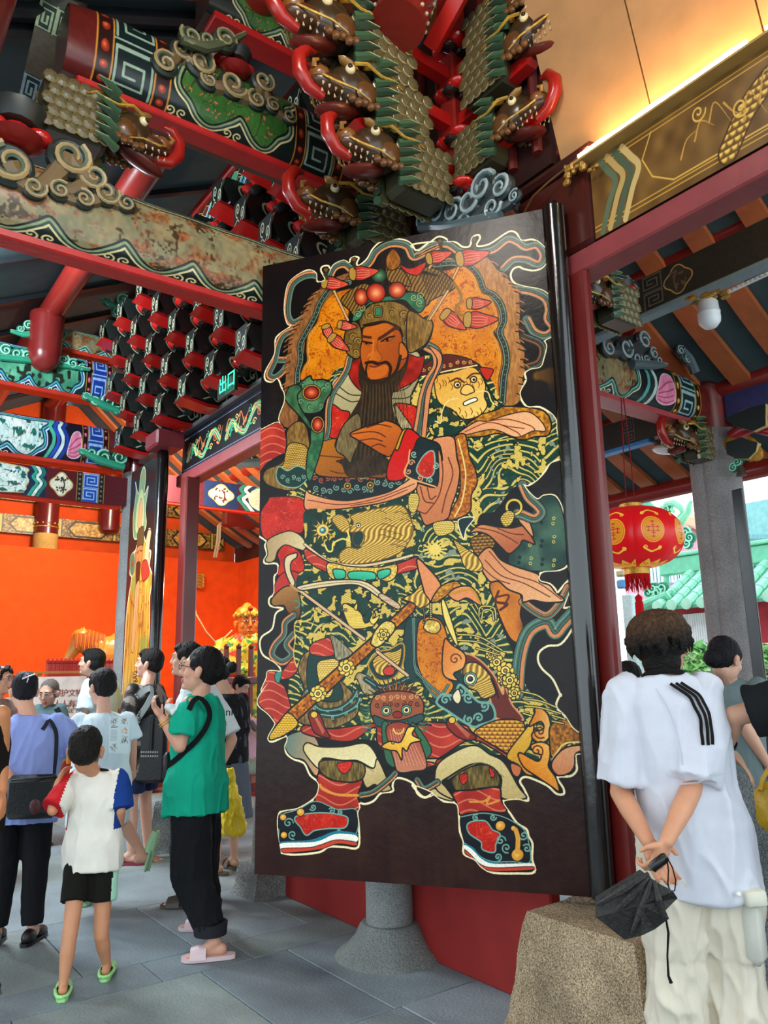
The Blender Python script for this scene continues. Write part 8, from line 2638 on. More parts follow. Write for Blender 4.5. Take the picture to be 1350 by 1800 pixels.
# ---- woman with scrunchie behind
D11 = 6.55
def blk(l,c):
 n_ = np.array([noise.noise(Vector((q[0] * 30,q[1] * 30,q[2] * 9))) for q in l])
 out = np.repeat(np.array(lin('1b1a1e'))[None],len(l),0); out[n_ > .3] = lin('4a4c54')
 return out
p11 = person(dict(h=1.60, at=g0(402, D11), phi=60, label='person in a black flecked top with a scrunchie ponytail, half hidden behind others', bulk=1.1, vox=.009, skin='c99a80', hair='bun', bunpos=(0,-.15,.03), hair_col='131012',
 head=pd(384,1180, D11), arms=[None, (pd(420,1290, D11), pd(410,1345, D11 - .1))], top=dict(col=blk, hem=.86, sleeve=.9, sw=1.3), bottom=dict(col=camo if False else '59606c', skirt=.42, name='skirt'), shoes=('sandal', '5a4a3c')))
m_ = MB(); mh = p11['_Mh']; m_.tube([mh @ Vector((.03 * math.cos(a),-.125,.03 + .03 * math.sin(a))) for a in np.linspace(0,2 * PI, 12, endpoint=False)], .014, '6f747c', 8, closed=True); m_.build('scrunchie', CLOTH, p11['_t'], True)
yb = empty('plastic_bag', pd(412,1460,6.1), 'bright yellow plastic carrier bag hanging behind the person in green', 'bag')
m_ = MB(); c = pd(410,1425,6.1)
loft(m_,[(-.17,0,0,.07,.04),(-.15,0,0,.10,.06),(-.03,0,0,.085,.05),(.10,-.01,0,.06,.035),(.20,-.02,0,.03,.02),(.30,-.03,0,.02,.012)],Matrix.Translation(c) @ Matrix.Rotation(math.radians(-36.6),4,'Z'))
fuse(m_, 'bag_body', paint('thin_plastic', .35,.5,0,.1,12), yb, 'e8c818', .007,1, folds=.014, fscale=18, fstretch=(1,1,.4))
# ---- seated woman in pink
D12 = 9.3
st_ = empty('stool', g0(430, D12), 'red plastic stool under the seated person in pink', 'stool')
zs = .46
m_ = MB(); m_.box(Vector((0,0, zs)) + g0(430, D12),(.34,.34,.04), 'c41f2c', R=rotz(.3), bev=.015); m_.build('seat', PLASTIC, st_, True)
for sx in (-1,1):
 for sy in (-1,1):
  b0 = g0(430,D12); Rz = rotz(.3)
  m_ = MB(); m_.tube([b0 + Rz @ Vector((sx * .13, sy * .13, zs - .01)), b0 + Rz @ Vector((sx * .19, sy * .19,0))], [.02,.024], 'c41f2c', 4); m_.build('leg', PLASTIC, st_)
 m_ = MB(); m_.box(b0 + Rz @ Vector((sx * .165,0,.16)),(.02,.32,.04), 'c41f2c', R=Rz); m_.build('stretcher', PLASTIC, st_)
bp = g0(430,D12)
fwd = (SIDE * .9 - VIEW * .45).normalized()
kb = [bp + fwd * .42 + q * .10 * SIDE.cross(ZUP) + Vector((0,0,.50)) for q in (1,-1)]
ab = [k + fwd * -.02 + Vector((0,0,-.41)) for k in kb]
p12 = person(dict(h=1.60, at=bp - fwd * .02, phi=-112, dz=-.36, label='seated person in a pink top looking down at a phone on a red stool', bulk=1.05, vox=.0095, skin='d8a890', hair='short', hair_col='17131a', lean=(0,.10),
 head=pd(424,1206,D12),turn=(0,-25,0),arms=[(pd(428,1270,D12 - .1),pd(442,1283,D12 - .2)),(pd(432,1268,D12 + .1),pd(446,1281,D12 - .05))],
 legs=[(kb[1], ab[1], fwd),(kb[0], ab[0], fwd)], top=dict(col='dba9b8', hem=.82, sleeve=.8, sw=1.2), bottom=dict(col='b4bda8', len=1.9), shoes=('shoe', '24242a')))
m_ = MB(); m_.box(pd(446,1276, D12 - .2),(.08,.015,.15), '2a2c34', R=rotz(.4) @ rotx(-.7), bev=.005); o = m_.build('phone', PLASTIC); tag(o, 'dark phone held by the seated person in pink', 'phone')
# ---- right side: woman in grey,black sleeve,plaid shoulder
D14 = 4.85
p14 = person(dict(h=1.68, at=g0(1278, D14), phi=-50, label='person in a fitted grey top with tied black hair, looking down at right', bulk=.98, vox=.0075, skin='d0a088', hair='bun', bunpos=(0,-.105,-.03), hair_col='121016',
 head=pd(1275,1160,D14 - .05),turn=(-10,-22,0),hs=1.02,lean=(0,.02),arms=[(pd(1240,1300,D14 + .2),pd(1260,1350,D14 + .1)),(pd(1306,1272,D14 - .12),pd(1350,1345,D14 - .1))],
 top=dict(col='6d7d7e', hem=.86, ease=1.04, sleeve=.45, sw=1.0, folds=.006), bottom=dict(col='20242c', skirt=.35, name='skirt'), shoes=('shoe', '222222')))
D15 = 3.02
sh0 = pd(1392,1240,D15)
p15 = person(dict(h=1.70, at=g0(1500, D15 + .25), phi=-150, label='person in a black shirt at the right edge, wristbanded hand resting on the drum stone', bulk=1.0, vox=.007, skin='c8987e', hair='short', face=True,
 arms=[None,(pd(1292,1258,D15 + .12),pd(1277,1312,D15 + .22),pd(1302,1340,D15 + .22) - pd(1277,1312,D15 + .22),-ZUP,.35)],
 top=dict(col='15171a', hem=.8, ease=1.15, sleeve=.84, sw=1.35), bottom=dict(col='2a2c34', len=1.95), shoes=('shoe', '222222')))
m_ = MB(); w1, e1 = p15['_A'][1][1], p15['_A'][1][0]; ax_ = (e1 - w1).normalized(); R = frame3(ax_.orthogonal(), ax_); c0 = w1 + ax_ * .015
m_.lathe([(.027,-.011),(.034,-.011),(.034,.011),(.027,.011)], '121212', c0,18, R); m_.build('wristband', LEATHER, p15['_t'], True)
def plaid(l,c):
 out = np.repeat(np.array(lin('8a7a9a'))[None],len(l),0)
 k = (np.sin(l[:, 2] * 160) > .4) | (np.sin(l[:, 0] * 160) > .4)
 out[k] = lin('4a3c5c')
 return out
p16 = person(dict(h=1.50, at=g0(1092,4.9), phi=-10, label='person in a purple plaid shirt almost hidden between the jamb and the man in white', bulk=.95, vox=.010, skin='c99a80', hair='short', head=pd(1102,1168,4.9) + Vector((0,0,-.1)),
 top=dict(col=plaid, hem=.8, sleeve=.8), bottom=dict(col='30343c', len=1.9), shoes=('shoe', '222222')))
yb2 = empty('handbag', pd(1342,1420,3.6), 'mustard yellow handbag at the right edge beside the drum stone', 'bag')
m_ = MB(); m_.box(pd(1356,1420,3.72),(.14,.12,.2), 'c8a020', R=rotz(.5) @ roty(.25), bev=.04); m_.build('bag_body', LEATHER, yb2, True)
m_ = MB(); m_.tube([pd(1336,1390,3.66), pd(1340,1370,3.7), pd(1352,1350,3.75)], .008, 'c8a020', 6); m_.build('handle', LEATHER, yb2, True)
letters('出口', .16, onX(384,693,2.53),(0,-1,0), ZUP, '1fe0a0', xt, 'glowing_characters', GE)
# ---------------------------------------------------------------- lantern,lamps,things under the eave
def lantern():
 c = onX(1114,946,4.6); dep = (c - Vector((0,0,EYE))).dot(fw)
 R_,Hh = 84 * dep / F_PX,53 * dep / F_PX
 t = empty('paper_lantern', c - Vector((0,0, Hh)), 'round red festive lantern with gold medallions and a fringe, hung under the eave', 'lantern')
 cv = Canvas(1600,400,'c41218',None,1)
 for k in range(8):
  x = 100 + k * 200
  cv.dot(x,195,62,'d89a2c',None,'e8b048'); cv.dot(x,195,50,'c8801c')
  t_ = np.linspace(0,2 * PI,30)
  cv.line(np.stack([x + 54 * np.cos(t_),195 + 54 * np.sin(t_)],1),'b83018',3,smooth=False)
  for dx,dy in ((-24,0),(24,0),(0,-26),(0,26),(0,0)):
   cv.line([(x + dx - 9,195 + dy - 8),(x + dx + 9,195 + dy - 8)],'b02418',5,smooth=False); cv.line([(x + dx,195 + dy - 13),(x + dx,195 + dy + 12)],'b02418',4,smooth=False)
   cv.line([(x + dx - 9,195 + dy + 9),(x + dx + 9,195 + dy + 9)],'b02418',4,smooth=False)
  for sy,yy in ((1,285),(-1,108)):
   cv.line([(x - 50,yy - sy * 8),(x - 30,yy + sy * 4),(x,yy + sy * 14),(x + 30,yy + sy * 4),(x + 50,yy - sy * 8)],'e0b43c',9)
   for d in (-1,1): cv.line(spiral(x + d * 42,yy - sy * 6,12,1.2,0,d),'e8c04c',4,smooth=False)
  for dx in (0,100):
   cv.fill([(x + dx - 46,399),(x + dx - 50,372),(x + dx - 22,352),(x + dx,338),(x + dx + 22,352),(x + dx + 50,372),(x + dx + 46,399)],'e0ac38','c41218',3)
   for d in (-1,1): cv.line(spiral(x + dx + d * 18,375,12,1.3,0,d),'b83018',4,smooth=False)
 K,n = 22,96
 vs,uv,fs = [],[],[]
 base_a = math.atan2(-c.y,-c.x)
 for i in range(K + 1):
  v = i / K; ph = -PI / 2 * .88 + PI * .88 * v
  for j in range(n + 1):
   a = 2 * PI * j / n
   rib = 1 - .022 * abs(math.sin(a * 16)) ** .5 * 0 - .016 * (1 - abs(math.sin(a * 14)) ** .4)
   r = R_ * math.cos(ph) ** .72 * rib
   vs.append(c + Vector((r * math.cos(a + base_a),r * math.sin(a + base_a),Hh * math.sin(ph) / math.sin(PI / 2 * .88)))); uv.append((j / n,v))
 for i in range(K):
  for j in range(n):
   a = i * (n + 1) + j; fs.append((a,a + 1,a + n + 2,a + n + 1))
 mt = canvas_mat('lantern_paper', cv.image('lantern_print'),.35)
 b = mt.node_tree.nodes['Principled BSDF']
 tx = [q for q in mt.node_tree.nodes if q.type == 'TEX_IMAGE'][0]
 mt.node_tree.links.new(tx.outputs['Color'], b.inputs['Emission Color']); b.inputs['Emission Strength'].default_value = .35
 MB().add(vs, fs, 'ffffff', uv).build('paper_shade', mt, t, True, 80)
 for s,zz in ((1,Hh),(-1,-Hh)):
  MB().lathe([(R_ * .24,-.012),(R_ * .24,.03),(R_ * .20,.034)] if s > 0 else [(R_ * .26,-.045),(R_ * .26,.01),(R_ * .2,.012)], 'c8982c', c + Vector((0,0, zz)),24).build('gilt_ring', GOLD, t, True, 30)
 f = MB(); rr = random.Random(3)
 for k in range(60):
  a = 2 * PI * k / 60; p = c + Vector((R_ * .235 * math.cos(a),R_ * .235 * math.sin(a),-Hh - .04))
  f.tube([p,p + Vector((rr.uniform(-.006,.006),rr.uniform(-.006,.006),-.05)),p + Vector((rr.uniform(-.012,.012),rr.uniform(-.012,.012),-.105 - rr.uniform(0,.02)))],[.006,.005,.002],'c81018' if k % 3 else 'a80c14',4)
 o = f.build('fringe', CLOTH, t); o['kind'] = 'stuff'
 for k in (-1,1):
  q = MB(); top = onX(1094 + k * 2,700,4.6); top.z = min(top.z,zr(4.6) - .1)
  q.tube([c + Vector((0,0,Hh + .03)) + SIDE * k * .03,c.lerp(top,.5) + SIDE * k * .02 + Vector((0,0,Hh * .5)),Vector((top.x,top.y,top.z))],.004,'7a1c20',5)
  q.build('cord', CLOTH, t, True)
 q = MB(); p = onX(1122,1045,4.6)
 q.lathe([(.008,.0),(.026,-.02),(.022,-.05),(.028,-.055),(.030,-.20),(.02,-.205)], 'c81018', p, 12); q.build('tassel', CLOTH, t, True)
 q = MB(); q.tube([p, c - Vector((0,0, Hh + .05))], .003, '8a1418', 5); q.build('cord', CLOTH, t, True)
lantern()
def bulb():
 c = onX(1247,560,4.46)
 t = empty('light_bulb', c, 'big white bulb hanging from the dark tie beam by a gilt fitting', 'light bulb')
 d = (c - Vector((0,0,EYE))).dot(fw) / F_PX
 r = 19 * d
 MB().lathe([(.01,-r * .95),(r * .6,-r * .85),(r * .95,-r * .4),(r, 0),(r * .98, r * .5)], 'eceff0', c, 24).build('diffuser', PLASTIC, t, True)
 MB().lathe([(r * 1.02, r * .5),(r * 1.02, r * .62),(r * .94, r * .64),(r * .9, r * 1.5),(r * .7, r * 1.85)], 'cdd0d0', c, 24).build('housing', PLASTIC, t, True)
 m_ = MB(); rr = random.Random(1)
 for k in range(14): m_.ell(c + Vector((rr.uniform(-r,r),rr.uniform(-r * 1.4,r * 1.4),r * 2.1 + rr.uniform(-.02,.03))),(.02,.035,.016),'b08838',seg=6,rings=4)
 m_.build('gilt_fitting', GOLD, t, True)
 p0,p1 = onX(1278,514,4.52),onX(1352,480,4.52)
 rl = empty('light_rail', p0, 'thin unlit white light tube fixed below the dark tie beam', 'light rail')
 MB().tube([p0, p1], .014, 'dfe6e8', 8).build('tube', PLASTIC, rl, True)
 m_ = MB()
 for k in range(9): m_.ell(p0.lerp(p1,(k + .5) / 9) - Vector((.014,0,0)),(.006,.012,.01),'a8b4b8',seg=6,rings=4)
 m_.build('diode_row', PLASTIC, rl)
 s = empty('detector', onX(1178,792,6.2), 'small white oval detector on the rafters behind the lantern', 'detector')
 MB().ell(onX(1176,790,6.2),(.10,.17,.05), 'e4e6e6', rotx(.2)).build('casing', PLASTIC, s, True)
bulb()
m_ = MB(); p = onX(1296,860,6.45); m_.box((6.45, p.y, p.z / 2),(.03,.10, p.z), '15191d', bev=.008); o = m_.build('dark_post', LACQ); at_base(o, (6.45, p.y, 0)); tag(o, 'tall thin blackish board post right of the fluted column', 'post')
ch = onX(1303,832,6.5); m_ = MB(); m_.lathe([(.01,.07),(.03,.05),(.04,0),(.05,-.02),(.01,-.03)],'5a5048',ch,10); m_.tube([ch + Vector((0,0,.07)),ch + Vector((0,0,.28))],.006,'4a4038',4)
o = m_.build('wind_chime', GOLD, smooth=True); tag(at_base(o, ch), 'tiny dark wind chime under the eave right of the fluted column', 'chime')
def plaque(label, pts, X, gold, jade=None, red=None):
 P3 = [onX(x,y,X) for x,y in pts]
 c = sum(P3,Vector()) / len(P3)
 t = empty('carved_bracket', c, label, 'carving')
 m_ = MB(); m_.prism([(-p.y,p.z) for p in P3],(X,0,0),(0,-1,0),(0,0,1),.06,'15211f','c8b070');
 m_.build('bracket_plate', SATIN, t)
 g = MB()
 for x,y,r in gold:
  g.ell(onX(x,y,X) - Vector((.01,0,0)),(.02,r * .006,r * .009),'b8842c',rotx(.5 + x),8,6)
 g.build('gilt_leaf', GOLD, t, True)
 for x,y,r in (jade or []):
  q = MB(); curl(q, onX(x, y, X) - Vector((.015,0,0)), r * .0055,(0,-1,0),(0,0,1),(-1,0,0), 'jade'); q.build('cloud_curl', SATIN, t, True)
plaque('black carved bracket with gilt leaves, lower one beside the fluted column head', [(1282,780),(1310,770),(1322,775),(1338,780),(1335,795),(1322,808),(1300,808),(1284,800)], 6.5,
 [(1290,785,12),(1296,792,11),(1303,786,10),(1314,790,13),(1322,786,10),(1328,794,11),(1318,800,9)],[(1308,802,8)])
plaque('black carved bracket with gilt fruit under the blue tie beam at right', [(1278,738),(1320,720),(1352,712),(1352,750),(1330,760),(1300,752)], 6.5,
 [(1318,736,14),(1324,730,12),(1335,742,9),(1346,736,8)],[(1298,742,9),(1310,746,7)])
m_ = MB(); a, b = onX(1286,768,6.6), onX(1356,758,6.6); m_.tube([a, a.lerp(b, .3) + Vector((0,0,.05)), a.lerp(b, .6) + Vector((0,0,.06)), b], [.06,.07,.05,.05], 'b02a34', 10); o = m_.build('red_cloud_arm', LACQ, smooth=True); tag(at_base(o, a), 'pinkish red curved arm between the two gilt carved brackets at right', 'carving')
scrollwork('green leafy curl carving below the gilt bracket beside the column', [A_(1290,822,8,1,1.), A_(1296,812,8,-1,1.)], ('X', 6.5), 'jade')
# ---------------------------------------------------------------- courtyard beyond the eave
PINK,CYAN,GRN,TILE = 'e0a0b0','bce4e0','74c8a4','62ac92'
def boxX(m_,x0,y0,x1,y1,X,th,col):
 a,b = onX(x0,y0,X),onX(x1,y1,X)
 m_.box((X + th / 2,(a.y + b.y) / 2,(a.z + b.z) / 2),(th,abs(a.y - b.y),abs(a.z - b.z)),col)
 return m_
def pavilion():
 X = 13.0
 base = onX(1200,1100, X); t = empty('garden_pavilion', (X, base.y, 0), 'small red pavilion with green glazed tile roof behind the man in white', 'pavilion')
 zt = onX(1240,1062,X).z
 yl,yr = onX(1150,1090,X).y,-4.5
 MB().box((X + .3,(yl + yr) / 2, zt / 2),(.3, yl - yr, zt), 'b03a44').build('wall', MATTE, t)
 g = MB(); gy0,gy1 = onX(1200,1100,X).y,onX(1236,1100,X).y
 zz0,zz1 = onX(1220,1150,X).z,onX(1220,1078,X).z
 for k in range(10):
  y = gy0 + (gy1 - gy0) * k / 9
  b = MB(); b.box((X + .1, y, (zz0 + zz1) / 2),(.05,.04, zz1 - zz0), 'dfe6e8'); b.build('window_bar', MATTE, t)
 MB().box((X + .13,(gy0 + gy1) / 2,(zz0 + zz1) / 2),(.02, abs(gy0 - gy1) + .1, zz1 - zz0), '7c8a90').build('window_back', MATTE, t)
 ez = onX(1210,1066,X).z; rz_ = onX(1210,1040,X + .9).z + .35
 y0,y1 = onX(1168,1062,X).y,-4.5
 e0,r0_ = Vector((X - .35,0,ez)),Vector((X + .9,0,rz_))
 m_ = MB(); m_.add([(e0.x,y0,e0.z),(e0.x,y1,e0.z),(r0_.x,y1,r0_.z),(r0_.x,y0 - .2,r0_.z)] + [(e0.x,y0,e0.z - .06),(e0.x,y1,e0.z - .06),(r0_.x,y1,r0_.z - .06),(r0_.x,y0 - .2,r0_.z - .06)],[(0,1,2,3),(7,6,5,4),(0,4,5,1),(3,2,6,7),(0,3,7,4)],TILE)
 m_.build('roof_bed', SATIN, t)
 first = None
 y = y0 - .1
 while y > y1:
  if first is None:
   m_ = MB()
   for k in range(5):
    a = e0.lerp(r0_,k / 5); b = e0.lerp(r0_,(k + 1) / 5)
    m_.tube([Vector((a.x,y,a.z + .03)),Vector((b.x,y,b.z + .03))],[.10,.085],'9ad8bc',8)
   m_.lathe([(.105,0),(.105,.03),(.08,.035)],'a4dcc0',(e0.x - .02,y,e0.z + .02),12,roty(-PI / 2))
   first = m_.build('tile_row', SATIN, t, True); yy0 = y
  else:
   q = first.copy(); C.objects.link(q); q.location = (0,y - yy0,0); q.location += first.location
  y -= .30
 first = None
 for k in range(9):
  x = X - .3 + k * .22
  a = Vector((x,y0 + .45,ez + .02)); b = Vector((x + .1,y0 - .2,rz_ - .5 + .06 * k))
  m_ = MB(); m_.tube([a, b], [.10,.08], '6cbc98', 8); m_.build('tile_row', SATIN, t, True)
 rg = MB(); rg.box((r0_.x, (y0 + y1) / 2 + .2, r0_.z + .18),(.18, y0 - y1 + .8,.34), GRN, bev=.03); rg.build('ridge', SATIN, t)
 rg = MB(); rg.box((r0_.x, (y0 + y1) / 2 + .2, r0_.z + .40),(.26, y0 - y1 + .8,.08), '8cd8b4', bev=.02); rg.build('ridge_cap', SATIN, t)
 hn = MB(); p = onX(1172,1035, X + .9); hn.tube([p + Vector((0,0,-.3)), p + Vector((0,0,.1)), p + Vector((0,-.05,.42))], [.09,.07,.03], GRN, 8); hn.build('ridge_horn', SATIN, t, True)
 for k in range(4):
  q = MB(); curl(q, onX(1140 + k * 8,1042 - (k % 2) * 8, X + .8),.13,(0,-1,0),(0,0,1),(-1,0,0), 'jade', 1 if k % 2 else -1, k); q.build('ridge_scroll', SATIN, t, True)
pavilion()
def pink_house():
 X = 20.0
 b0 = onX(1210,1000,X)
 t = empty('pink_house', (X + .5, b0.y, 0), 'tall pink wall and windows of the house behind the red lantern', 'building')
 ya,yb_ = onX(1085,950,X).y,onX(1262,950,X).y
 zt = onX(1215,905,X).z
 MB().box((X + .7,(ya + yb_) / 2, zt / 2),(1, ya - yb_, zt), PINK).build('wall', MATTE, t)
 for x0,x1,n in ((1138,1192,9),(1194,1214,3),(1226,1240,2)):
  f = MB(); boxX(f, x0,978, x1,1024, X + .1,.12, '8fb8c4'); wn_ = f.build('window', MATTE, t)
  for k in range(n + 1):
   g = MB(); boxX(g, x0 + (x1 - x0) * k / n - .5,978, x0 + (x1 - x0) * k / n + .7,1024, X + .04,.05, 'eaf2f2'); g.build('window_bar', MATTE, wn_)
 m_ = MB(); boxX(m_, 1185,1020,1262,1030, X - .1,.3, 'd8e8e4'); m_.build('sill_band', MATTE, t)
 for x0,x1 in ((1206,1212),):
  q = MB(); boxX(q, x0,918, x1,945, X - .1,.3, 'e0a090'); q.build('stub_pillar', MATTE, t)
 r = MB(); a = onX(1195,910, X); b = onX(1262,928, X); r.tube([a, b], .2, 'e0b898', 6); r.build('gable_edge', MATTE, t)
pink_house()
def roofs():
 X = 16.0
 a = onX(1060,880,X); b = onX(1150,890,X)
 t = empty('temple_roof', a, 'turquoise temple roof with horned ridge and a pale green curling dragon-tail finial', 'roof')
 m_ = MB(); m_.box((X, (a.y + b.y) / 2, a.z - .1),(.3, a.y - b.y, .26), '7cd0bc'); m_.build('ridge', SATIN, t)
 m_ = MB(); m_.tube([onX(1118,893, X), onX(1130,884, X), onX(1126,874, X)], [.10,.09,.07], '6cc8a8', 8); m_.build('ridge_horn', SATIN, t, True)
 m_ = MB(); m_.tube([onX(1126,886, X), onX(1140,885, X), onX(1152,892, X)], [.07,.06,.03], '6cc8a8', 8); m_.build('ridge_tail', SATIN, t, True)
 f = t
 X = 15.0
 m_ = MB()
 for s,r in ((((1190,925),(1200,912),(1210,898),(1212,886),(1216,880)),(.10,.09,.07,.05,.03)),(((1166,893),(1172,886),(1184,884),(1196,892),(1200,902),(1192,908)),(.05,.07,.08,.07,.05,.02)),
    (((1172,900),(1178,908),(1188,914),(1198,912)),(.03,.06,.07,.05)),(((1165,890),(1163,898),(1168,905)),(.06,.05,.02)),(((1185,900),(1180,896),(1182,890)),(.04,.04,.02))):
  m_.tube([onX(x,y,X) for x,y in s],list(r),'8cd8ac',8)
 m_.build('tail_scroll', SATIN, f, True)
 for k,(x,y) in enumerate(((1205,935),(1213,945),(1208,955),(1170,895))):
  m_ = MB(); curl(m_, onX(x, y, X),.13,(0,-1,0),(0,0,1),(-1,0,0), 'jade', 1, k); m_.build('scroll', SATIN, f, True)
 X = 17.5
 a = onX(1310,915,X); b = onX(1420,915,X)
 h = empty('turquoise_house', (X, (a.y + b.y) / 2,0), 'turquoise walled house with a window right of the fluted column', 'building')
 MB().box((X + .6,(a.y + b.y) / 2, a.z / 2),(1, abs(a.y - b.y), a.z), CYAN).build('wall', MATTE, h)
 m_ = MB(); boxX(m_, 1310,885,1420,945, X - .2,.3, '8cc8c8'); m_.build('roof_slope', SATIN, h)
 for k in range(9):
  m_ = MB(); p = onX(1312 + k * 7,952, X - .35); m_.tube([p, p + Vector((.5,0,.3))], .09, '7aa8ac', 6); m_.build('tile_row', SATIN, h)
 m_ = MB(); boxX(m_, 1322,986,1345,1020, X, .1, '7ca8b0'); m_.build('window', MATTE, h)
 for k in range(4):
  m_ = MB(); boxX(m_, 1323 + k * 6,986,1324.2 + k * 6,1020, X - .05,.05, 'e4f0f0'); m_.build('window_bar', MATTE, h)
 X = 9.5
 p = onX(1108,1060,X)
 s = empty('marble_pillar', (X, p.y, 0), 'white marble pillar with a small blue lamp box, between jamb and lantern', 'pillar')
 MB().box((X, p.y, onX(1108,1045, X).z / 2),(.17,.17, onX(1108,1045, X).z), 'c8dcdc', bev=.015).build('shaft', GRANITE, s)
 MB().box((X, onX(1095,1027, X).y, onX(1095,1027, X).z),(.16,.13,.13), '4a8cc0', bev=.02).build('lamp_box', PLASTIC, s)
 m_ = MB(); m_.box((X, onX(1094,1008, X).y, onX(1094,1008, X).z),(.14,.15,.10), 'b8b48c', bev=.02); m_.build('gilt_cap', GOLD, s)
roofs()
def bush(label, px, py0, py1, wpx, X, seed):
 a,b = onX(px,py0,X),onX(px,py1,X)
 rr = random.Random(seed)
 t = empty('garden_bush', (a.x, a.y, 0), label, 'bush')
 W_ = wpx * a.length / F_PX / 2
 m_ = MB()
 hgt = a.z
 for k in range(900):
  th = rr.uniform(0,2 * PI); ph = rr.uniform(-.4,1) ; r = rr.uniform(.75,1)
  q = Vector((a.x + W_ * r * math.cos(th) * math.cos(ph),a.y + W_ * r * math.sin(th) * math.cos(ph),hgt * .55 + hgt * .45 * r * math.sin(ph)))
  u = Vector((rr.uniform(-1,1),rr.uniform(-1,1),rr.uniform(-.6,.6))).normalized() * .11; v = u.orthogonal().normalized() * .045
  m_.add([q - u,q - v,q + u,q + v],[(0,1,2,3)],rr.choice(['88c470','a4d88c','68aa60','bce4a0']))
 o = m_.build('foliage', LEAFY, t); o['kind'] = 'stuff'
 MB().tube([(a.x, a.y, 0),(a.x, a.y, hgt * .6)], [.06,.04], '5a4a34', 8).build('stem', MATTE, t)
bush('bright green garden bush left of the fluted column', 1222,1112,1200,62,9.6,1)
bush('green garden bush at the right edge behind the black sleeve', 1342,1112,1205,50,9.2,2)
m_ = MB(); a = onX(1200,1180,10.5); m_.box((10.5, a.y, .8),(.12,1.3,1.6), 'b82c34'); o = m_.build('red_wall_panel', MATTE); at_base(o, (10.5, a.y, 0)); tag(o, 'low red garden wall panel behind the man in white', 'wall')
# ---------------------------------------------------------------- inside the hall: statue,horse,fences,notice board
def statue():
 Y = 10.0
 D = onY(432,1110,Y); k = (D - Vector((0,0,EYE))).dot(fw) / F_PX
 hc = onY(434,1096,Y)
 t = empty('temple_statue', (hc.x, Y, .6), 'orange-faced temple statue in golden robes with one hand raised', 'statue')
 ang = math.atan2(-hc.x,-Y) ; Mh = Matrix.Translation(hc) @ Matrix.Rotation(math.atan2(-hc.y,-hc.x) - PI / 2 + .25,4,'Z')
 hs = 1.95
 m_ = MB(); head_mesh(m_,Mh,hs,1.12)
 fuse(m_, 'head', SATIN, t, 'e0701c', .008,2)
 e = MB()
 for q in (-1,1):
  e.tube([Mh @ (Vector((q * x,y,z)) * hs) for x,y,z in ((.010,.097,.030),(.032,.097,.040),(.056,.080,.044))],.004 * hs,'4a1408',6)
  e.ell(Mh @ (Vector((q * .030,.090,.012)) * hs),(.016 * hs,.006,.005 * hs),'f0e0c0',Mh.to_3x3()); e.ell(Mh @ (Vector((q * .030,.096,.012)) * hs),(.006 * hs,.005,.006 * hs),'1a0c08',Mh.to_3x3())
 e.ell(Mh @ (Vector((0,.096,-.060)) * hs),(.020 * hs,.008,.006 * hs),'a81c10',Mh.to_3x3())
 e.build('face_paint', LACQ, t, True)
 c = MB()
 pts = [(.118,.03),(.122,.06),(.112,.10),(.09,.13),(.05,.155),(.03,.185),(.0,.20)]
 c.lathe([(r * hs * .72,(.03 + z * .62) * hs) for r,z in pts],'e0982c',Mh.to_translation(),20)
 for i in range(11):
  a = PI * i / 10; c.ell(Mh @ (Vector((math.cos(a) * .088,math.sin(a) * .098 - .01,.055 + .012 * (i % 2))) * hs),.016 * hs,'f0b83c',seg=8,rings=6)
 c.ell(Mh @ (Vector((0,.10,.10)) * hs),.02 * hs,'c02c14')
 c.build('crown', GOLD, t, True)
 b = MB(); B = Mh.to_3x3(); o = hc
 Q = lambda x,y,z: o + B @ Vector((x,y,z))
 loft(b,[(-1.5,0,0,.52,.42),(-1.1,0,0,.46,.38),(-.75,0,0,.40,.30),(-.45,0,0,.36,.24),(-.25,0,0,.30,.19),(-.14,0,0,.13,.12)],Matrix.Translation(o) @ B.to_4x4())
 cone(b,Q(-.34,0,-.34),Q(-.46,.16,-.62),.13,.12); cone(b,Q(-.46,.16,-.62),Q(-.30,.32,-.22),.11,.07)
 cone(b,Q(.34,0,-.34),Q(.44,.18,-.66),.13,.12); cone(b,Q(.44,.18,-.66),Q(.12,.36,-.66),.10,.07)
 def rb(cn):
  out = np.zeros((len(cn),3)); g,y,r,gr = [np.array(lin(x)) for x in ('e8b41c','f4d838','d8341c','3c9438')]
  n_ = np.array([noise.noise(Vector(q) * 7) for q in cn]); n2 = np.array([noise.noise(Vector(q) * 19 + Vector((3,3,3))) for q in cn])
  out[:] = g; out[n_ > .1] = y; out[n_ < -.18] = r; out[n2 > .22] = gr
  return out
 fuse(b, 'robe', SATIN, t, rb, .018,2, folds=.03, fscale=5)
 h = MB(); hand(h, Q(-.30,.32,-.20),(0,0,1), B @ Vector((.4,1,0)),1.9,1.3,1); fuse(h, 'hand', LACQ, t, 'e07828', .009,1)
 w_ = MB(); w_.box(Q(0,.1,-1.75),(1.1,.9,.5), '8a3a1c', R=B); w_.build('pedestal', LACQ, t)
statue()
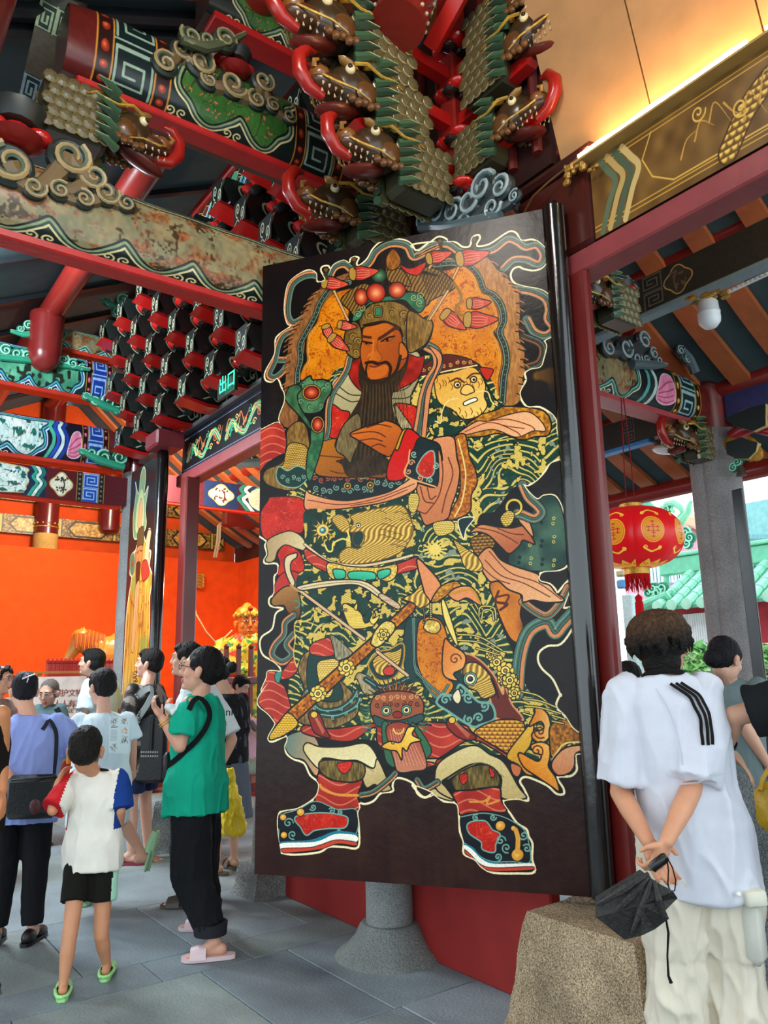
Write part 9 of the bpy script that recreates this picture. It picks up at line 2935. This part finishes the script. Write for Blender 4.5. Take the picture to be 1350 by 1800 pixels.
def horse():
 Y = 11.2
 t = empty('horse_statue', onY(190,1200, Y) * 1, 'brown horse statue with yellow and green saddle cloth, against the orange wall', 'statue')
 t.location.z = .4
 o = onY(178,1138,Y)
 V = lambda x,z,y=0: o + Vector((x,y,z))
 b = MB()
 b.ell(V(.28,-.10),(.52,.26,.28),'ffffff',seg=18,rings=12)
 cone(b,V(-.05,-.02),V(-.28,.12),.20,.14); cone(b,V(-.28,.12),V(-.42,-.12),.12,.07); cone(b,V(-.42,-.12),V(-.46,-.22),.07,.055)
 for x in (-.1,.62):
  for y in (-.14,.14):
   cone(b,V(x,-.25,y),V(x + .02,-.72,y),.11,.06); cone(b,V(x + .02,-.72,y),V(x - .02,-1.15,y),.055,.05)
 for y in (-.06,.06): cone(b,V(-.26,.20,y),V(-.27,.29,y),.03,.008)
 fuse(b, 'body', LACQ, t, 'd88430', .014,2)
 m_ = MB()
 for k in range(16):
  x = -.36 + k * .026
  m_.tube([V(x,.24 - abs(k - 6) * .008,-.02),V(x - .04,.16,-.13),V(x - .05,.0 - (k % 3) * .02,-.19)],[.02,.024,.006],'c8641c' if k % 2 else 'a04c14',6)
 m_.build('mane', LACQ, t, True)
 m_ = MB(); m_.ell(V(.26,-.06),(.22,.275,.27), 'f0c828', seg=16, rings=10); m_.build('saddle_cloth', LACQ, t, True)
 m_ = MB(); m_.ell(V(.26,-.09),(.226,.285,.05), '58b040', seg=16, rings=8); m_.ell(V(.27,.12),(.16,.2,.10), 'c88c2c'); m_.build('saddle', LACQ, t, True)
 m_ = MB(); m_.box((o.x + .2, Y, .15),(1.3,.6,.3), '7a3018'); m_.build('pedestal', LACQ, t)
 return t
horse()
sp = onY(343,1020,13.38); t = empty('gilt_ornament', sp, 'gilt curled ornament on the orange wall right of the far jamb', 'ornament')
m_ = MB()
for k in range(4): m_.tube([sp + Vector((.16 * math.cos(a),-.05 * k * 0,-.09 + k * .06 + .03 * math.sin(a * 2))) for a in np.linspace(-1.6,1.4,9)],[.02,.03,.035,.035,.035,.035,.03,.02,.01],'c88a34',8)
m_.build('curl', GOLD, t, True)
m_ = MB(); pts = [onY(x,y,11.0) for x,y in ((335,1040),(345,1080),(362,1110),(378,1128),(396,1120),(408,1108))]; m_.tube(pts,.012,'d8b088',6)
o = m_.build('rope_swag', CLOTH, smooth=True); tag(at_base(o, pts[0]), 'pale cord looping in front of the orange wall beside the statue', 'cord')
def fence(label, x0, x1, ytop, yrail, Y, n, low=0.0, col='a8281c'):
 a,b = onY(x0,ytop,Y),onY(x1,ytop,Y)
 t = empty('red_fence', ((a.x + b.x) / 2, Y, 0), label, 'fence')
 zr_ = onY((x0 + x1) / 2,yrail,Y).z
 for k in range(n):
  x = a.x + (b.x - a.x) * k / (n - 1)
  m_ = MB(); m_.box((x, Y, (a.z + low) / 2),(.055,.055, a.z - low), col, bev=.008); m_.lathe([(.035,0),(.04,.03),(.01,.06)], col, (x, Y, a.z),8); m_.build('baluster', LACQ, t)
 for z in (zr_,max(zr_ - .75,.12)):
  MB().box(((a.x + b.x) / 2, Y, z),(abs(b.x - a.x) + .06,.075,.09), col, bev=.01).build('rail', LACQ, t)
fence('red fence with closely set balusters in front of the orange wall at left', 86,216,1166,1186,10.3,19)
fence('dull red fence in front of the golden statue', 398,462,1140,1196,9.35,4, col='7c2826')
def notice():
 Y = 9.75
 a,b = onY(62,1190,Y),onY(152,1192,Y); zb = onY(110,1330,Y).z
 t = empty('notice_board', ((a.x + b.x) / 2, Y, 0), 'white notice board with brown characters about protecting relics', 'sign')
 w = b.x - a.x; cx = (a.x + b.x) / 2
 pn_ = MB().box((cx, Y, (a.z + zb) / 2),(w, .03, a.z - zb), 'e6d4c8', bev=.006).build('panel', SATIN, t)
 MB().box((cx, Y, a.z + .05),(w + .1,.04,.03), 'b07030').build('top_rail', SATIN, t)
 for x in (a.x + .05,b.x - .05):
  m_ = MB(); m_.box((x, Y + .02, a.z / 2 + .03),(.04,.04, a.z + .06), 'b07030'); m_.build('leg', SATIN, t)
 e = .022
 X_ = Vector((1,0,0))
 per = onY(139,1217,Y).x
 s1 = 15 * (a - Vector((0,0,EYE))).dot(fw) / F_PX
 for txt, py, sz in (('保护文物', 1223, s1),('人人有责', 1242, s1)):
  for i,chx in enumerate(txt):
   px_ = (139 - 13 * (3 - i)) - 6
   letters(chx, sz * .92, onY(px_ - 1, py, Y - e), X_, ZUP, '8a4438', pn_, 'character')
 letters('PROTECT CULTURAL RELICS', .075, onY(72,1249, Y - e), X_, ZUP, '8a5a50', t, 'small_lettering')
 letters('EVERYONE IS RESPONSIBLE', .070, onY(75,1255, Y - e), X_, ZUP, '8a5a50', t, 'small_lettering')
notice()
GROUPS = {'dragon bracket': 'dragon-head brackets under the roof', 'beam': 'painted beams', 'frieze': 'gilded friezes of the far hall', 'carving': 'carved cloud and leaf ornaments', 'bracket cushion': 'red lobed bracket cushions', 'person': 'visitors in the temple gate', 'bush': 'garden bushes'}
for ob in list(C.objects):
 if ob.parent is None and ob.get('category') in GROUPS and not ob.get('group'):
  ob['group'] = GROUPS[ob['category']]
